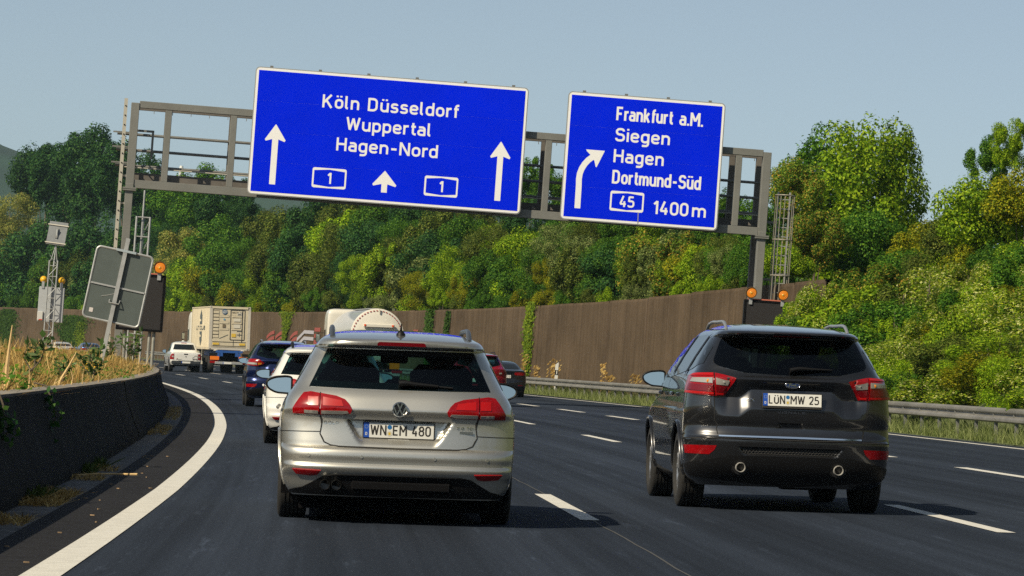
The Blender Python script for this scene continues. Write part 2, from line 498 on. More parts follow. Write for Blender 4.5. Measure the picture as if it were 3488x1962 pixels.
GL = {
 'K': (.56, [_S(0, (0, 0), (0, 1)), _S(0, (.50, 1), (0, .36)), _S(0, (.18, .58), (.54, 0))]),
 'D': (.56, [_S(.24, (.0, .07), (.50, .07), (.50, .93), (0, .93)), _S(0, (0, 0), (0, 1))]),
 'W': (.80, [_S(0, (0, 1), (.19, .05)), _S(0, (.19, .03), (.40, .92)), _S(0, (.40, .92), (.61, .03)), _S(0, (.61, .05), (.80, 1))]),
 'H': (.52, [_S(0, (0, 0), (0, 1)), _S(0, (.52, 0), (.52, 1)), _S(0, (0, .52), (.52, .52))]),
 'N': (.54, [_S(0, (0, 0), (0, 1)), _S(0, (.54, 0), (.54, 1)), _S(0, (.02, .96), (.52, .04))]),
 'F': (.46, [_S(0, (0, 0), (0, 1)), _S(0, (0, .93), (.46, .93)), _S(0, (0, .49), (.38, .49))]),
 'E': (.46, [_S(0, (0, 0), (0, 1)), _S(0, (0, .93), (.46, .93)), _S(0, (0, .51), (.40, .51)), _S(0, (0, .07), (.46, .07))]),
 'L': (.42, [_S(0, (0, 0), (0, 1)), _S(0, (0, .07), (.42, .07))]),
 'M': (.66, [_S(0, (0, 0), (0, 1)), _S(0, (.66, 0), (.66, 1)), _S(0, (.02, .96), (.33, .36)), _S(0, (.33, .36), (.64, .96))]),
 'S': (.50, [_S(.20, (.48, .77), (.48, .93), (.02, .93), (.02, .52), (.50, .52), (.50, .07), (0, .07), (0, .24))]),
 'O': (.52, [_O(0, .07, .52, .93, .25)]), 'G': (.52, [_S(.22, (.5, .75), (.5, .93), (0, .93), (0, .07), (.5, .07), (.5, .47), (.28, .47))]),
 'T': (.48, [_S(0, (0, .93), (.48, .93)), _S(0, (.24, 0), (.24, .93))]), 'I': (.0, [_S(0, (0, 0), (0, 1))]),
 'V': (.54, [_S(0, (0, 1), (.27, .03)), _S(0, (.27, .03), (.54, 1))]), 'A': (.56, [_S(0, (0, 0), (.28, .97)), _S(0, (.28, .97), (.56, 0)), _S(0, (.1, .27), (.46, .27))]),
 'R': (.52, [_S(0, (0, 0), (0, 1)), _S(.2, (0, .93), (.48, .93), (.48, .48), (0, .48)), _S(0, (.26, .48), (.52, 0))]),
 'U': (.52, [_S(.24, (0, 1), (0, .07), (.52, .07), (.52, 1))]), 'B': (.5, [_S(0, (0, 0), (0, 1)), _S(.2, (0, .93), (.46, .93), (.46, .51), (0, .51)), _S(.2, (0, .51), (.5, .51), (.5, .07), (0, .07))]),
 'a': (.40, [_S(.17, (.02, .64), (.40, .65), (.40, 0)), _S(.15, (.40, .41), (0, .41), (0, .07), (.40, .07))]),
 'e': (.42, [_S(0, (.03, .36), (.42, .36)), _S(.19, (.42, .36), (.42, .65), (0, .65), (0, .07), (.40, .07), (.41, .17))]),
 'o': (.42, [_O(0, .07, .42, .65, .2)]), 'd': (.42, [_O(0, .07, .42, .65, .19), _S(0, (.42, 0), (.42, 1))]),
 'p': (.42, [_O(0, .07, .42, .65, .19), _S(0, (0, -.28), (0, .72))]),
 'g': (.42, [_O(0, .07, .42, .65, .19), _S(.17, (.42, .72), (.42, -.21), (.03, -.21))]),
 'l': (.12, [_S(.12, (0, 1), (0, .07), (.13, .07))]), 'i': (0, [_S(0, (0, 0), (0, .72)), _S(0, (0, .86), (0, .99))]),
 'n': (.42, [_S(0, (0, 0), (0, .72)), _S(.2, (0, .40), (0, .65), (.42, .65), (.42, 0))]),
 'm': (.70, [_S(0, (0, 0), (0, .72)), _S(.18, (0, .40), (0, .65), (.35, .65), (.35, 0)), _S(.18, (.35, .40), (.35, .65), (.70, .65), (.70, 0))]),
 'r': (.19, [_S(0, (0, 0), (0, .72)), _S(.2, (0, .38), (0, .65), (.28, .65))]),
 's': (.38, [_S(.14, (.36, .55), (.36, .65), (.02, .65), (.02, .37), (.38, .37), (.38, .07), (0, .07), (0, .17))]),
 'u': (.42, [_S(.2, (0, .72), (0, .07), (.42, .07), (.42, .32)), _S(0, (.42, 0), (.42, .72))]),
 'f': (.23, [_S(.14, (.32, .93), (.12, .93), (.12, 0)), _S(0, (0, .65), (.30, .65))]),
 't': (.23, [_S(.14, (.12, .93), (.12, .07), (.32, .07)), _S(0, (0, .65), (.30, .65))]),
 'k': (.40, [_S(0, (0, 0), (0, 1)), _S(0, (.37, .70), (0, .26)), _S(0, (.14, .42), (.40, 0))]),
 'c': (.40, [_S(.18, (.40, .53), (.40, .65), (0, .65), (0, .07), (.40, .07), (.40, .19))]), 'q': (.42, [_O(0, .07, .42, .65, .19), _S(0, (.42, -.28), (.42, .72))]),
 '1': (.22, [_S(0, (0, .74), (.22, .97)), _S(0, (.22, 0), (.22, 1))]),
 '4': (.50, [_S(0, (.28, 1), (.02, .27)), _S(0, (0, .27), (.52, .27)), _S(0, (.38, .52), (.38, 0))]),
 '0': (.46, [_O(0, .07, .46, .93, .22)]), '8': (.46, [_O(.02, .53, .44, .93, .2), _O(0, .07, .46, .53, .2)]),
 '5': (.46, [_S(0, (.44, .93), (.04, .93)), _S(0, (.06, .95), (.03, .50)), _S(.2, (.03, .55), (.46, .58), (.46, .07), (.0, .07), (0, .19))]),
 '2': (.46, [_S(.2, (0, .74), (0, .93), (.45, .93), (.45, .58), (.02, .07)), _S(0, (0, .07), (.48, .07))]),
 '7': (.46, [_S(0, (0, .93), (.48, .93)), _S(0, (.46, .93), (.14, 0))]), '3': (.46, [_S(.2, (0, .8), (0, .93), (.44, .93), (.44, .53), (.15, .53)), _S(.2, (.15, .53), (.46, .53), (.46, .07), (0, .07), (0, .2))]),
 '9': (.46, [_O(0, .42, .46, .93, .2), _S(.2, (.46, .6), (.46, .07), (.05, .07), (.02, .16))]), '6': (.46, [_O(0, .07, .46, .58, .2), _S(.2, (0, .4), (0, .93), (.41, .93), (.44, .84))]),
 '.': (.0, [_S(0, (0, 0), (0, .15))]), '-': (.34, [_S(0, (0, .42), (.34, .42))]), ' ': (.16, []),
}
GL['ö'] = (.42, GL['o'][1] + _dots(.09, .33)); GL['ü'] = (.42, GL['u'][1] + _dots(.09, .33))
GL['Ü'] = (.52, [_S(.22, (0, .80), (0, .07), (.50, .07), (.50, .80))] + [([np.array((x, .90)), np.array((x, 1.03))], False) for x in (.09, .41)])
def stroke_quads(mb, pts, closed, w, T, z):
    P = [np.array(p) for p in pts]; n = len(P); L_, R_ = [], []
    for i in range(n):
        a = P[i - 1] if (closed or i) else P[i]; b = P[(i + 1) % n] if (closed or i < n - 1) else P[i]
        d1 = P[i] - a; d2 = b - P[i]
        if np.linalg.norm(d1) < 1e-9: d1 = d2
        if np.linalg.norm(d2) < 1e-9: d2 = d1
        d1 = d1 / np.linalg.norm(d1); d2 = d2 / np.linalg.norm(d2)
        n1 = np.array((-d1[1], d1[0])); n2 = np.array((-d2[1], d2[0])); m = n1 + n2
        m = m / max(np.linalg.norm(m), 1e-6); k = min(1 / max(m @ n1, .35), 2)
        L_.append(P[i] + m * w / 2 * k); R_.append(P[i] - m * w / 2 * k)
    vs = [T(*q, z) for q in L_] + [T(*q, z) for q in R_]
    fs = [(i, n + i, n + (i + 1) % n, (i + 1) % n) for i in range(n if closed else n - 1)]
    mb._add(vs, fs)
def text_width(txt, sp=.26):
    return sum(GL[c][0] + sp for c in txt) - sp
def text(mb, txt, T, h, width=None, stroke=.145, sp=.26, z0=0.0):
    """lay txt from the origin to the right; T(x, y, z) gives the 3-D place. width fixes the overall run"""
    tw = text_width(txt, sp) * h
    kx = (width / tw) if width else 1.0
    x = 0.0; lay = 0
    for c in txt:
        adv, strokes = GL[c]
        for pts, cl in strokes:
            q = [((x + p[0] * h) * kx, p[1] * h) for p in pts]
            stroke_quads(mb, q, cl, stroke * h, T, z0 + .0006 * (lay % 3)); lay += 1
        x += (adv + sp) * h
    return mb
# ------------------------------------------------------------------ ground, carriageway, markings
D_L, D_1, D_2, D_3, D_R = -1.45, 2.04, 5.45, 9.36, 13.95        # edge line, three lane lines, edge line
D_WALL = 17.0
ASPH = asphalt('asphalt', (.0235, .0305, .045))
ASPH_E = asphalt('old_edge_asphalt', (.026, .026, .029), tracks=False)
GUTTER = pm('gutter_concrete', (.13, .125, .12), .9, var=.45, vscale=2.2, bump=.5, bscale=30)
SOIL = pm('dry_soil', (.34, .225, .085), .95, var=.4, vscale=3, bump=.8, bscale=12)
GRASS_G = pm('rough_grass_ground', (.10, .12, .045), .95, var=.4, vscale=2.0, bump=.8, bscale=10)
CONC = pm('shaded_barrier_concrete', (.020, .022, .024), .9, var=.5, vscale=1.3, bump=.5, bscale=22, stretch=(1, 1, .25), spec=.08)  # barrier concrete darkened so the colour carries the shade on its face
CONC_T = pm('barrier_top_concrete', (.26, .235, .20), .9, var=.35, vscale=4, bump=.5, bscale=30)  # same concrete left pale for the sunlit top

def strip(name, d0, d1, s0, s1, z, mat, nd=2, ds=4.0, kind='structure', parent=None, zf=None):
    ns = max(2, int((s1 - s0) / ds) + 1)
    rows, uv = [], []
    for i in range(ns):
        s = s0 + (s1 - s0) * i / (ns - 1)
        rows.append([pt(d0 + (d1 - d0) * j / (nd - 1), s, z if zf is None else zf(d0 + (d1 - d0) * j / (nd - 1), s)) for j in range(nd)])
        uv.append([(d0 + (d1 - d0) * j / (nd - 1), s) for j in range(nd)])
    o = link(name, grid_mesh(name, rows, mat, uv), parent)
    if kind: o['kind'] = kind
    return o

rr = [[Vector((x, y, -3.0)) for x in np.linspace(-1280, 1280, 29)] for y in np.linspace(-280, 3180, 29)]
tag(link('ground', grid_mesh('ground', rr, GRASS_G)), kind='structure')

road = strip('road', -1.50, 14.55, -260, 560, 0.0, ASPH, nd=12)
strip('road_edge_strip', -2.12, -1.50, -260, 560, -.002, ASPH_E, nd=3)
strip('gutter', -2.50, -2.12, -260, 560, -.012, GUTTER, nd=3)
road2 = strip('opposite_road', -24, -8.6, -260, 560, -.1, ASPH, nd=6)

def mark(d, s0, s1, w=.16):
    n = max(2, int((s1 - s0) / 2) + 1)
    rows = []
    for i in range(n):
        s = s0 + (s1 - s0) * i / (n - 1)
        rows.append([pt(d - w / 2, s, .005), pt(d + w / 2, s, .005)])
    return link('lane_dash', grid_mesh('lane_dash', rows, WHITE_PAINT, smooth=False), road)
d_edge = lambda s: float(np.interp(s, [18, 24, 34, 54, 67, 117, 140], [-1.60, -1.55, -1.47, -1.39, -1.36, -1.39, -1.45]))
rows = [[pt(d_edge(s) - .105, s, .005), pt(d_edge(s) + .105, s, .005)] for s in np.arange(-20, 460, 2.0)]
link('edge_line', grid_mesh('edge_line', rows, WHITE_PAINT), road)
rows = [[pt(D_R - .09, s, .005), pt(D_R + .09, s, .005)] for s in np.arange(-20, 460, 2.0)]
link('edge_line', grid_mesh('edge_line', rows, WHITE_PAINT), road)
for k in range(-2, 22):
    mark(D_1, 30.1 + 17.1 * k, 36.1 + 17.1 * k, .155)
    mark(D_2, 30.4 + 17.1 * k, 36.4 + 17.1 * k, .155)
for k in range(-4, 24):
    mark(D_3, 48.0 + 11.75 * k, 54.0 + 11.75 * k, .20)
# fine pale construction joint that runs along the first lane line
rows = []
_jr = random.Random(3)
for s in np.arange(8, 150, 1.0):
    o_ = _jr.uniform(-.012, .012)
    rows.append([pt(D_1 + .02 + o_ - .008, s, .003), pt(D_1 + .02 + o_ + .008, s, .003)])
link('road_joint', grid_mesh('road_joint', rows, pm('joint_filler', (.075, .075, .075), .85)), road)

# verge to the right of the carriageway, and the embankment that carries the wood
def bank_z(d, s):
    """ground height above the road cone to the right of the road"""
    if d < 15.3: return .02
    near = min(1.0, max(0.0, (112 - s) / 10.0))                  # before the wall starts the slope comes down to the rail
    far_z = max(0.0, d - 17.6) * .26
    near_z = (d - 15.3) * .50
    z = far_z + (near_z - far_z) * near
    return min(z, 9.0 + .02 * d)
strip('verge', 14.55, 17.6, -260, 560, 0, GRASS_G, nd=6, zf=lambda d, s: bank_z(d, s) + .01 * math.sin(s * 3 + d * 9) - (.0 if d > 14.6 else .01))
strip('embankment', 17.6, 120, -260, 560, 0, GRASS_G, nd=24, ds=6, zf=lambda d, s: bank_z(d, s) - BANK * max(0, d - 30) * .8)
# the wood side beyond the opposite carriageway
strip('far_verge', -90, -24, -260, 560, 0, GRASS_G, nd=8, ds=10, zf=lambda d, s: max(0, -26 - d) * .12)

# ------------------------------------------------------------------ concrete median barrier with its planted bed
BAR_PROF = [(-2.46, -.02), (-2.46, .09), (-2.56, .30), (-2.66, .55), (-2.72, .815), (-2.75, .835), (-3.02, .835), (-3.05, .80), (-3.05, .60)]
bar = empty('concrete_barrier', frame(-2.7, 60), 'shade-darkened concrete safety barrier curving along the left edge of the road', 'barrier')
binv = bar.matrix_world.inverted()
seg_s = list(np.arange(-36, 330, 6.0))
for k, s0 in enumerate(seg_s):
    n = 6
    gap = .012
    rows, uv = [], []
    j = random.Random(k).uniform(-.006, .006)
    for i in range(n + 1):
        s = s0 + gap + (6.0 - 2 * gap) * i / n
        rows.append([binv @ pt(d + j, s, z) for d, z in BAR_PROF])
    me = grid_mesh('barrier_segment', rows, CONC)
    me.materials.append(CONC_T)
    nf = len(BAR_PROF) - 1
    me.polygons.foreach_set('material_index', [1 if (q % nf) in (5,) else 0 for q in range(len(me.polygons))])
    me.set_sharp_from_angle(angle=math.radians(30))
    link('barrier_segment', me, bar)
tag(strip('planter_bed', -8.2, -3.0, -36, 330, 0, SOIL, nd=9, kind='structure',
      zf=lambda d, s: .74 + .30 * math.sin(min(1, (-3.0 - d) / 2.5) * 1.5) + .05 * math.sin(s * 1.7 + d * 2) * (1 if d < -3.3 else 0)))
bar2 = empty('concrete_barrier', frame(-8.4, 60), 'concrete barrier on the far side of the planted median', 'barrier')
b2 = bar2.matrix_world.inverted()
rows = [[b2 @ pt(d, s, z) for d, z in [(-8.1, .7), (-8.15, .83), (-8.40, .83), (-8.6, 0)]] for s in np.arange(-36, 332, 4.0)]
link('barrier_body', grid_mesh('barrier_body', rows, CONC, smooth=False), bar2)

# ------------------------------------------------------------------ noise wall along the outside of the curve
WALLM = wallmat('brown_ribbed_wall', (.112, .080, .052))
WALLT = pm('wall_coping', (.11, .075, .05), .9, var=.3, vscale=3)
wall = empty('noise_wall', frame(D_WALL, 200), 'long brown ribbed noise wall curving behind the traffic', 'wall')
winv = wall.matrix_world.inverted()
def wall_h(s):
    return 4.08 + .0022 * max(0, s - 190) + .10 * max(0, min(1, (150 - s) / 20))
PANEL = 5.0
for k in range(0, 91):
    s0 = 112 + k * PANEL
    off = random.Random(k * 7).uniform(-.02, .02)
    hh = wall_h(s0 + 2) + random.Random(k * 13).uniform(-.015, .015)
    rows, uv = [], []
    for i in range(5):
        s = s0 + .02 + (PANEL - .04) * i / 4
        prof = [(off, -.2), (off, hh - .10), (off + .03, hh), (off + .20, hh), (off + .22, -.2)]
        rows.append([winv @ pt(D_WALL + a, s, z) for a, z in prof])
        uv.append([(s, 0), (s, hh - .1), (s, hh), (s, hh + .2), (s, hh * 2)])
    link('panel', grid_mesh('panel', rows, WALLM, uv, smooth=False), wall)
    if k % 1 == 0:
        mb = MB()
        p0, p1 = winv @ pt(D_WALL + off + .02, s0, -.2), winv @ pt(D_WALL + off + .02, s0, hh - .06)
        mb.beam(p0, p1, .045, .05, up=(1, 0, 0))
        mb.build('joint_post', WALLT, wall)

# painted red and white wave stripes on the wall (far behind the trucks)
PAINT_R = pm('faded_red_paint', (.30, .07, .055), .9, var=.25, vscale=8)
PAINT_W = pm('faded_white_paint', (.42, .40, .44), .9, var=.2, vscale=8)
def wall_stripe(s0, s1, z0, z1, th, mat, curve=0.0):
    rows = []
    for i in range(9):
        t = i / 8
        s = s0 + (s1 - s0) * t
        z = z0 + (z1 - z0) * t + curve * math.sin(t * math.pi)
        rows.append([winv @ pt(D_WALL - .035, s, z), winv @ pt(D_WALL - .035, s, z + th)])
    link('painted_stripe', grid_mesh('painted_stripe', rows, mat), wall)
def wall_s_at(px):
    """distance along the curve where the photo column px (2576-wide) meets the wall line"""
    lo, hi = 60.0, 560.0
    for _ in range(50):
        md = (lo + hi) / 2
        q = pt(D_WALL, md, 2.5) - Vector((0, 0, CAM_H))
        x = 1744 + FPX * q.dot(RIGHT) / q.dot(FWD)
        if x * 2576 / 3488 > px: lo = md
        else: hi = md
    return lo
for (xa, xb) in ((672, 691), (694, 715), (731, 749)):
    for k in range(3 if xa < 731 else 2):
        wall_stripe(wall_s_at(xb), wall_s_at(xa), 2.62 - k * .42, 2.20 - k * .42, .27, PAINT_R, .10)
for k in range(3):
    wall_stripe(wall_s_at(766), wall_s_at(748), 2.70 - k * .46, 2.10 - k * .46, .25, PAINT_W)
    if k: wall_stripe(wall_s_at(790), wall_s_at(766), 2.66 - k * .46 + .46, 2.70 - k * .46 + .46, .25, PAINT_W)
wall_stripe(wall_s_at(790), wall_s_at(770), 1.42, 1.46, .25, PAINT_W)
for k in range(3):
    wall_stripe(wall_s_at(806), wall_s_at(791), 2.85 - k * .44, 2.85 - k * .44, .28, PAINT_R)
wall_stripe(wall_s_at(1052), wall_s_at(1040), 2.7, 2.7, .3, PAINT_R)

# ------------------------------------------------------------------ guardrail on the right
RAIL = pm('aged_guardrail', (.235, .225, .20), .55, .25, var=.28, vscale=2.5, stretch=(1, .3, 1))
D_G = 14.95
guard = empty('guardrail', frame(D_G, 100), 'grey double corrugated steel guardrail along the right verge', 'guardrail')
ginv = guard.matrix_world.inverted()
RP = [(.02, .42), (-.005, .425), (-.055, .455), (-.06, .50), (-.05, .53), (.0, .555), (.0, .60), (-.05, .625), (-.06, .655), (-.055, .70), (-.005, .73), (.02, .735)]
for k in range(0, 84):
    s0 = 8 + k * 4.0
    rows = [[ginv @ pt(D_G + a, s0 + .006 + (3.988) * i / 2, z) for a, z in RP] for i in range(3)]
    me = grid_mesh('rail_beam', rows, RAIL)
    me.set_sharp_from_angle(angle=math.radians(50))
    link('rail_beam', me, guard)
_pm = MB(); _pm.box((.06, 0, .34), (.06, .10, .74)); _pm.box((.03, 0, .58), (.09, .05, .12))
_pme = _pm.mesh('rail_post', STEEL_D)
for k in range(0, 168):
    m = frame(D_G, 8.8 + k * 2.0)
    o = link('rail_post', _pme, guard)
    o.matrix_local = ginv @ m

# delineator post standing behind the rail
m = frame(15.5, 160.5, .0, level=True)
dl = empty('delineator_post', m, 'white delineator post with a black band behind the guardrail', 'post')
mb = MB(); mb.prism([(-.06, -.05), (.06, -.05), (.06, .03), (0, .07), (-.06, .03)], 0, .90, 'xy'); mb.build('post_body', pm('post_white', (.72, .72, .68), .5), dl)
mb = MB(); mb.box((0, -.001, .99), (.124, .125, .20)); mb.build('black_band', BLACK, dl)
mb = MB(); mb.prism([(-.06, 1.085), (.06, 1.085), (.06, 1.42), (-.06, 1.32)], -.05, .05); mb.build('post_cap', MATS['post_white'], dl)
mb = MB(); mb.box((0, -.066, .99), (.04, .008, .15)); mb.build('reflector', pm('reflector', (.7, .7, .66), .3), dl)
# ------------------------------------------------------------------ sign gantry
GREY = pm('gantry_grey', (.19, .190, .174), .6, .1, var=.12, vscale=1.2, bump=.15, bscale=15)
GREY_D = pm('gantry_walkway_shaded_rear', (.135, .120, .105), .7, var=.2, vscale=2)  # also on the rear frame, where its darker tone stands for shade
CREAM = pm('ladder_aluminium', (.50, .47, .40), .5, .2)
ALU = pm('sign_back_aluminium', (.40, .40, .38), .45, .4)
BLUE = pm('sign_blue', (.000, .018, .84), .6, var=.06, vscale=.8, spec=.04)
SIGN_W = pm('sign_white', (.93, .92, .91), .45)
G_D = 120.0
def gpt(px, py): return ray(px, py, G_D)
g_org = gpt(1288, 560)
_ga = G_D / RAD                                         # the gantry stands square to the road
gx = Vector((math.cos(_ga), math.sin(_ga), 0)); gz = Vector((0, 0, 1)); gy = gz.cross(gx)      # gy: along the road, away
GM = Matrix((gx, gy, gz)).transposed().to_4x4(); GM.translation = g_org
GI = GM.inverted()
def gl(px, py):
    o_ = Vector((0, 0, CAM_H)); dr = gpt(px, py) - o_
    q = GI @ (o_ + dr * ((g_org - o_).dot(gy) / dr.dot(gy)))
    return q.x, q.z
gantry = empty('sign_gantry', GM, 'grey steel sign gantry spanning the carriageway', 'gantry')
xl, zt = gl(341, 262); xr, _ = gl(1929, 397)
_, zb = gl(322, 452)
zt2 = gl(1929, 392)[1]
zb2 = gl(1925, 578)[1]
zb = zb - .12
zgl = pt(-4.0, 121).z + .70 - g_org.z
zgr = pt(16.2, 120).z - .1 - g_org.z
CH = .20
# legs (taller, slimmer below the frame) and flanges
for nm, x, zg in (('left', xl, zgl), ('right', xr, zgr)):
    mb = MB(); mb.box((x, 0, (zg + zb) / 2), (.25, .30, zb - zg), bev=.01); mb.build('leg', GREY, gantry)
    mb = MB(); mb.box((x, 0, zb - .14), (.42, .46, .05)); mb.box((x, 0, zb - .20), (.42, .46, .04)); mb.build('flange', GREY, gantry)
    mb = MB(); mb.box((x, 0, (zb + zt) / 2), (.26, .26, zt - zb + .08), bev=.01); mb.build('end_post', GREY, gantry)
mb = MB(); mb.box(((xl + xr) / 2, 0, zt), (xr - xl - .264, CH, CH + .02), bev=.01); mb.build('top_chord', GREY, gantry)
for nm, x, zg in (('left', xl, zgl), ('right', xr, zgr)):
    mb = MB(); mb.box((x, 1.22, (zg + zt) / 2), (.24, .22, zt - zg)); mb.build('rear_leg', GREY_D, gantry)  # rear frame takes the darker grey, shade put into the colour
mb = MB(); mb.box(((xl + xr) / 2, 1.22, zt - .02), (xr - xl - .26, .16, .16)); mb.build('rear_chord', GREY_D, gantry)
mb = MB(); mb.box(((xl + xr) / 2, 0, zb), (xr - xl - .264, CH, CH + .06), bev=.01); mb.build('bottom_chord', GREY, gantry)
# rear bottom chord / walkway trough seen between the posts
mb = MB(); mb.box(((xl + xr) / 2, 1.1, zb + .22), (xr - xl - .2, .10, .38)); mb.build('walkway_fascia', GREY_D, gantry)
mb = MB(); mb.box(((xl + xr) / 2, .62, zb + .02), (xr - xl - .45, .84, .05)); mb.build('walkway_deck', STEEL_D, gantry)
bays = [gl(418, 380)[0], gl(582, 390)[0], gl(748, 0)[0], gl(920, 0)[0], gl(1090, 0)[0], gl(1225, 0)[0], gl(1375, 440)[0], gl(1540, 0)[0], gl(1690, 0)[0], gl(1853, 480)[0]]
for x in bays:
    mb = MB(); mb.box((x, 0, (zt + zb) / 2), (.20, .20, zt - zb - CH - .05), bev=.01); mb.build('bay_post', GREY, gantry)
    mb = MB(); mb.box((x, 1.22, (zt + zb) / 2 - .02), (.20, .16, zt - zb - .1)); mb.build('rear_post', GREY_D, gantry)
for k, zz in enumerate((.62, 1.12, 1.62)):
    mb = MB(); mb.tube([(xl - .5, 1.12, zb + zz), (xr + .1, 1.12, zb + zz)], .045, 8); mb.build('handrail', STEEL_D, gantry)
mb = MB(); mb.tube([(xl - .2, .9, zb + .56), (xr, .9, zb + .56)], .022, 6); mb.build('cable_pipe', CREAM, gantry)
for k in range(34):
    x = xl + .6 + k * (xr - xl - 1.0) / 33
    mb = MB(); mb.box((x, -.05, zt - .20), (.02, .02, .14)); mb.build('bolt_pin', STEEL_D, gantry)
    mb = MB(); mb.prism([(x - .05, zb + .18), (x + .05, zb + .18), (x - .05, zb + .28)], -.02, .02); mb.build('stiffener', GREY_D, gantry)
for c_, sz in (((xl - .28, 1.0, zb + 1.66), (.7, .05, .05)), ((xl - .28, 1.0, zb + 1.2), (.7, .05, .05)), ((xl - .28, 1.0, zb + .7), (.7, .05, .05)), ((xl + .62, .6, zb + 1.3), (.07, .07, .9)), ((xl + .35, .6, zb + 1.72), (.6, .07, .07))):
    mb = MB(); mb.box(c_, sz); mb.build('gate_bar', STEEL_D, gantry)

# access ladder on the left leg, seen edge-on, and caged ladder on the right leg
lad = empty('access_ladder', GM.copy(), 'pale aluminium ladder rising beside the left gantry leg', 'ladder')
lx = xl - .30
z_top = gl(312, 246)[1]
mb = MB(); mb.box((lx, .12, (zgl + .2 + z_top) / 2), (.11, .05, z_top - zgl - .2)); mb.build('stile', CREAM, lad)
mb = MB(); mb.box((lx, .52, (zgl + .2 + z_top) / 2), (.10, .04, z_top - zgl - .2)); mb.build('stile', CREAM, lad)
_r = MB(); _r.tube([(0, .07, 0), (0, .54, 0)], .022, 8); _rm = _r.mesh('rung', BLACK_M, 40)
for k in range(30):
    z = zgl + .5 + k * .30
    if z > z_top - .2: break
    o = link('rung', _rm, lad); o.location = (lx, 0, z)
for z in (zb + .25, zb - .62, zb - 2.2):
    mb = MB(); mb.box((lx + .12, .2, z), (.36, .05, .06)); mb.build('bracket', CREAM, lad)

cage = empty('caged_ladder', GM.copy(), 'caged access ladder beside the right gantry leg', 'ladder')
CAGE = pm('cage_steel', (.30, .275, .225), .55, .2, var=.2, vscale=5)
cx0 = xr + .40
c_top, c_bot = gl(1960, 489)[1], gl(1960, 752)[1] - .6
for k in range(8):
    a = math.pi * (k / 7.0)
    x, y = cx0 + .30 - .30 * math.cos(a), .1 - .40 * math.sin(a)
    mb = MB(); mb.box((x, y, (c_top + c_bot) / 2), (.024, .015, c_top - c_bot)); mb.build('cage_bar', CAGE, cage)
for z in (c_top - .02, c_top - 1.45, c_top - 2.6):
    mb = MB(); mb.tube([(cx0 + .30 - .31 * math.cos(math.pi * k / 12), .1 - .41 * math.sin(math.pi * k / 12), z) for k in range(13)], .022, 6); mb.build('cage_hoop', CAGE, cage)
for dx in (-.06, .32):
    mb = MB(); mb.box((cx0 + dx + .17, .30, (c_top + c_bot) / 2), (.05, .05, c_top - c_bot + .2)); mb.build('stile', STEEL, cage)
_r = MB(); _r.tube([(0, .34, 0), (.42, .34, 0)], .018, 6); _rm2 = _r.mesh('rung', STEEL, 40)
for k in range(int((c_top - c_bot) / .3)):
    o = link('rung', _rm2, cage); o.location = (cx0 + .15, 0, c_bot + .2 + k * .3)
mb = MB(); mb.box((cx0 - .16, .25, c_top - .9), (.5, .06, .08)); mb.box((cx0 - .16, .25, c_bot + 1.2), (.5, .06, .08)); mb.build('bracket', STEEL_D, cage)

def rrect(x0, z0, x1, z1, r, n=6):
    out = []
    for cx, cz, a0 in ((x1 - r, z1 - r, 0), (x0 + r, z1 - r, 90), (x0 + r, z0 + r, 180), (x1 - r, z0 + r, 270)):
        for k in range(n + 1):
            a = math.radians(a0 + 90 * k / n); out.append((cx + r * math.cos(a), cz + r * math.sin(a)))
    return out

def make_sign(name, label, tl, tr, bl, w, h, y0=-.42):
    """panel hung on the front of the gantry; local x right, z up, face towards -y; origin at its top-left corner"""
    ax_, az_ = gl(*tl); cx_, cz_ = gl(*tr)
    M = GM @ Matrix.Translation((ax_, y0, az_)) @ Matrix.Scale((cx_ - ax_) / w * (1 + y0 / G_D), 4)
    o = empty(name, M, label, 'road sign', 'blue direction signs on the gantry')
    mb = MB(); mb.prism(rrect(0, -h, w, 0, .14), .0, .06); mb.build('back_panel', ALU, o)
    mb = MB(); mb.prism(rrect(.03, -h + .03, w - .03, -.03, .12), -.010, -.0005); mb.build('white_border', SIGN_W, o)
    # blue face made of the sign's separate sheets, butted with hairline joints
    nx = max(2, round(w / 1.46)); nz = 4
    x0, x1, z0, z1 = .105, w - .105, -h + .105, -.105
    for i in range(nz):
        za, zb_ = z0 + (z1 - z0) * i / nz, z0 + (z1 - z0) * (i + 1) / nz
        mb = MB(); g = .003
        mb.box(((x0 + x1) / 2, -.0135, (za + zb_) / 2), (x1 - x0, .005, zb_ - za - g)); mb.build('face_sheet', BLUE, o)
    for k in range(6 if w > 6 else 4):
        x = .5 + k * (w - 1.0) / (5 if w > 6 else 3)
        mb = MB(); mb.box((x, .03, .03), (.10, .05, .05)); mb.build('clamp', STEEL_D, o)
        mb = MB(); mb.box((x, .12, -h / 2), (.08, .10, h - .3)); mb.build('back_rail', ALU, o)
    return o

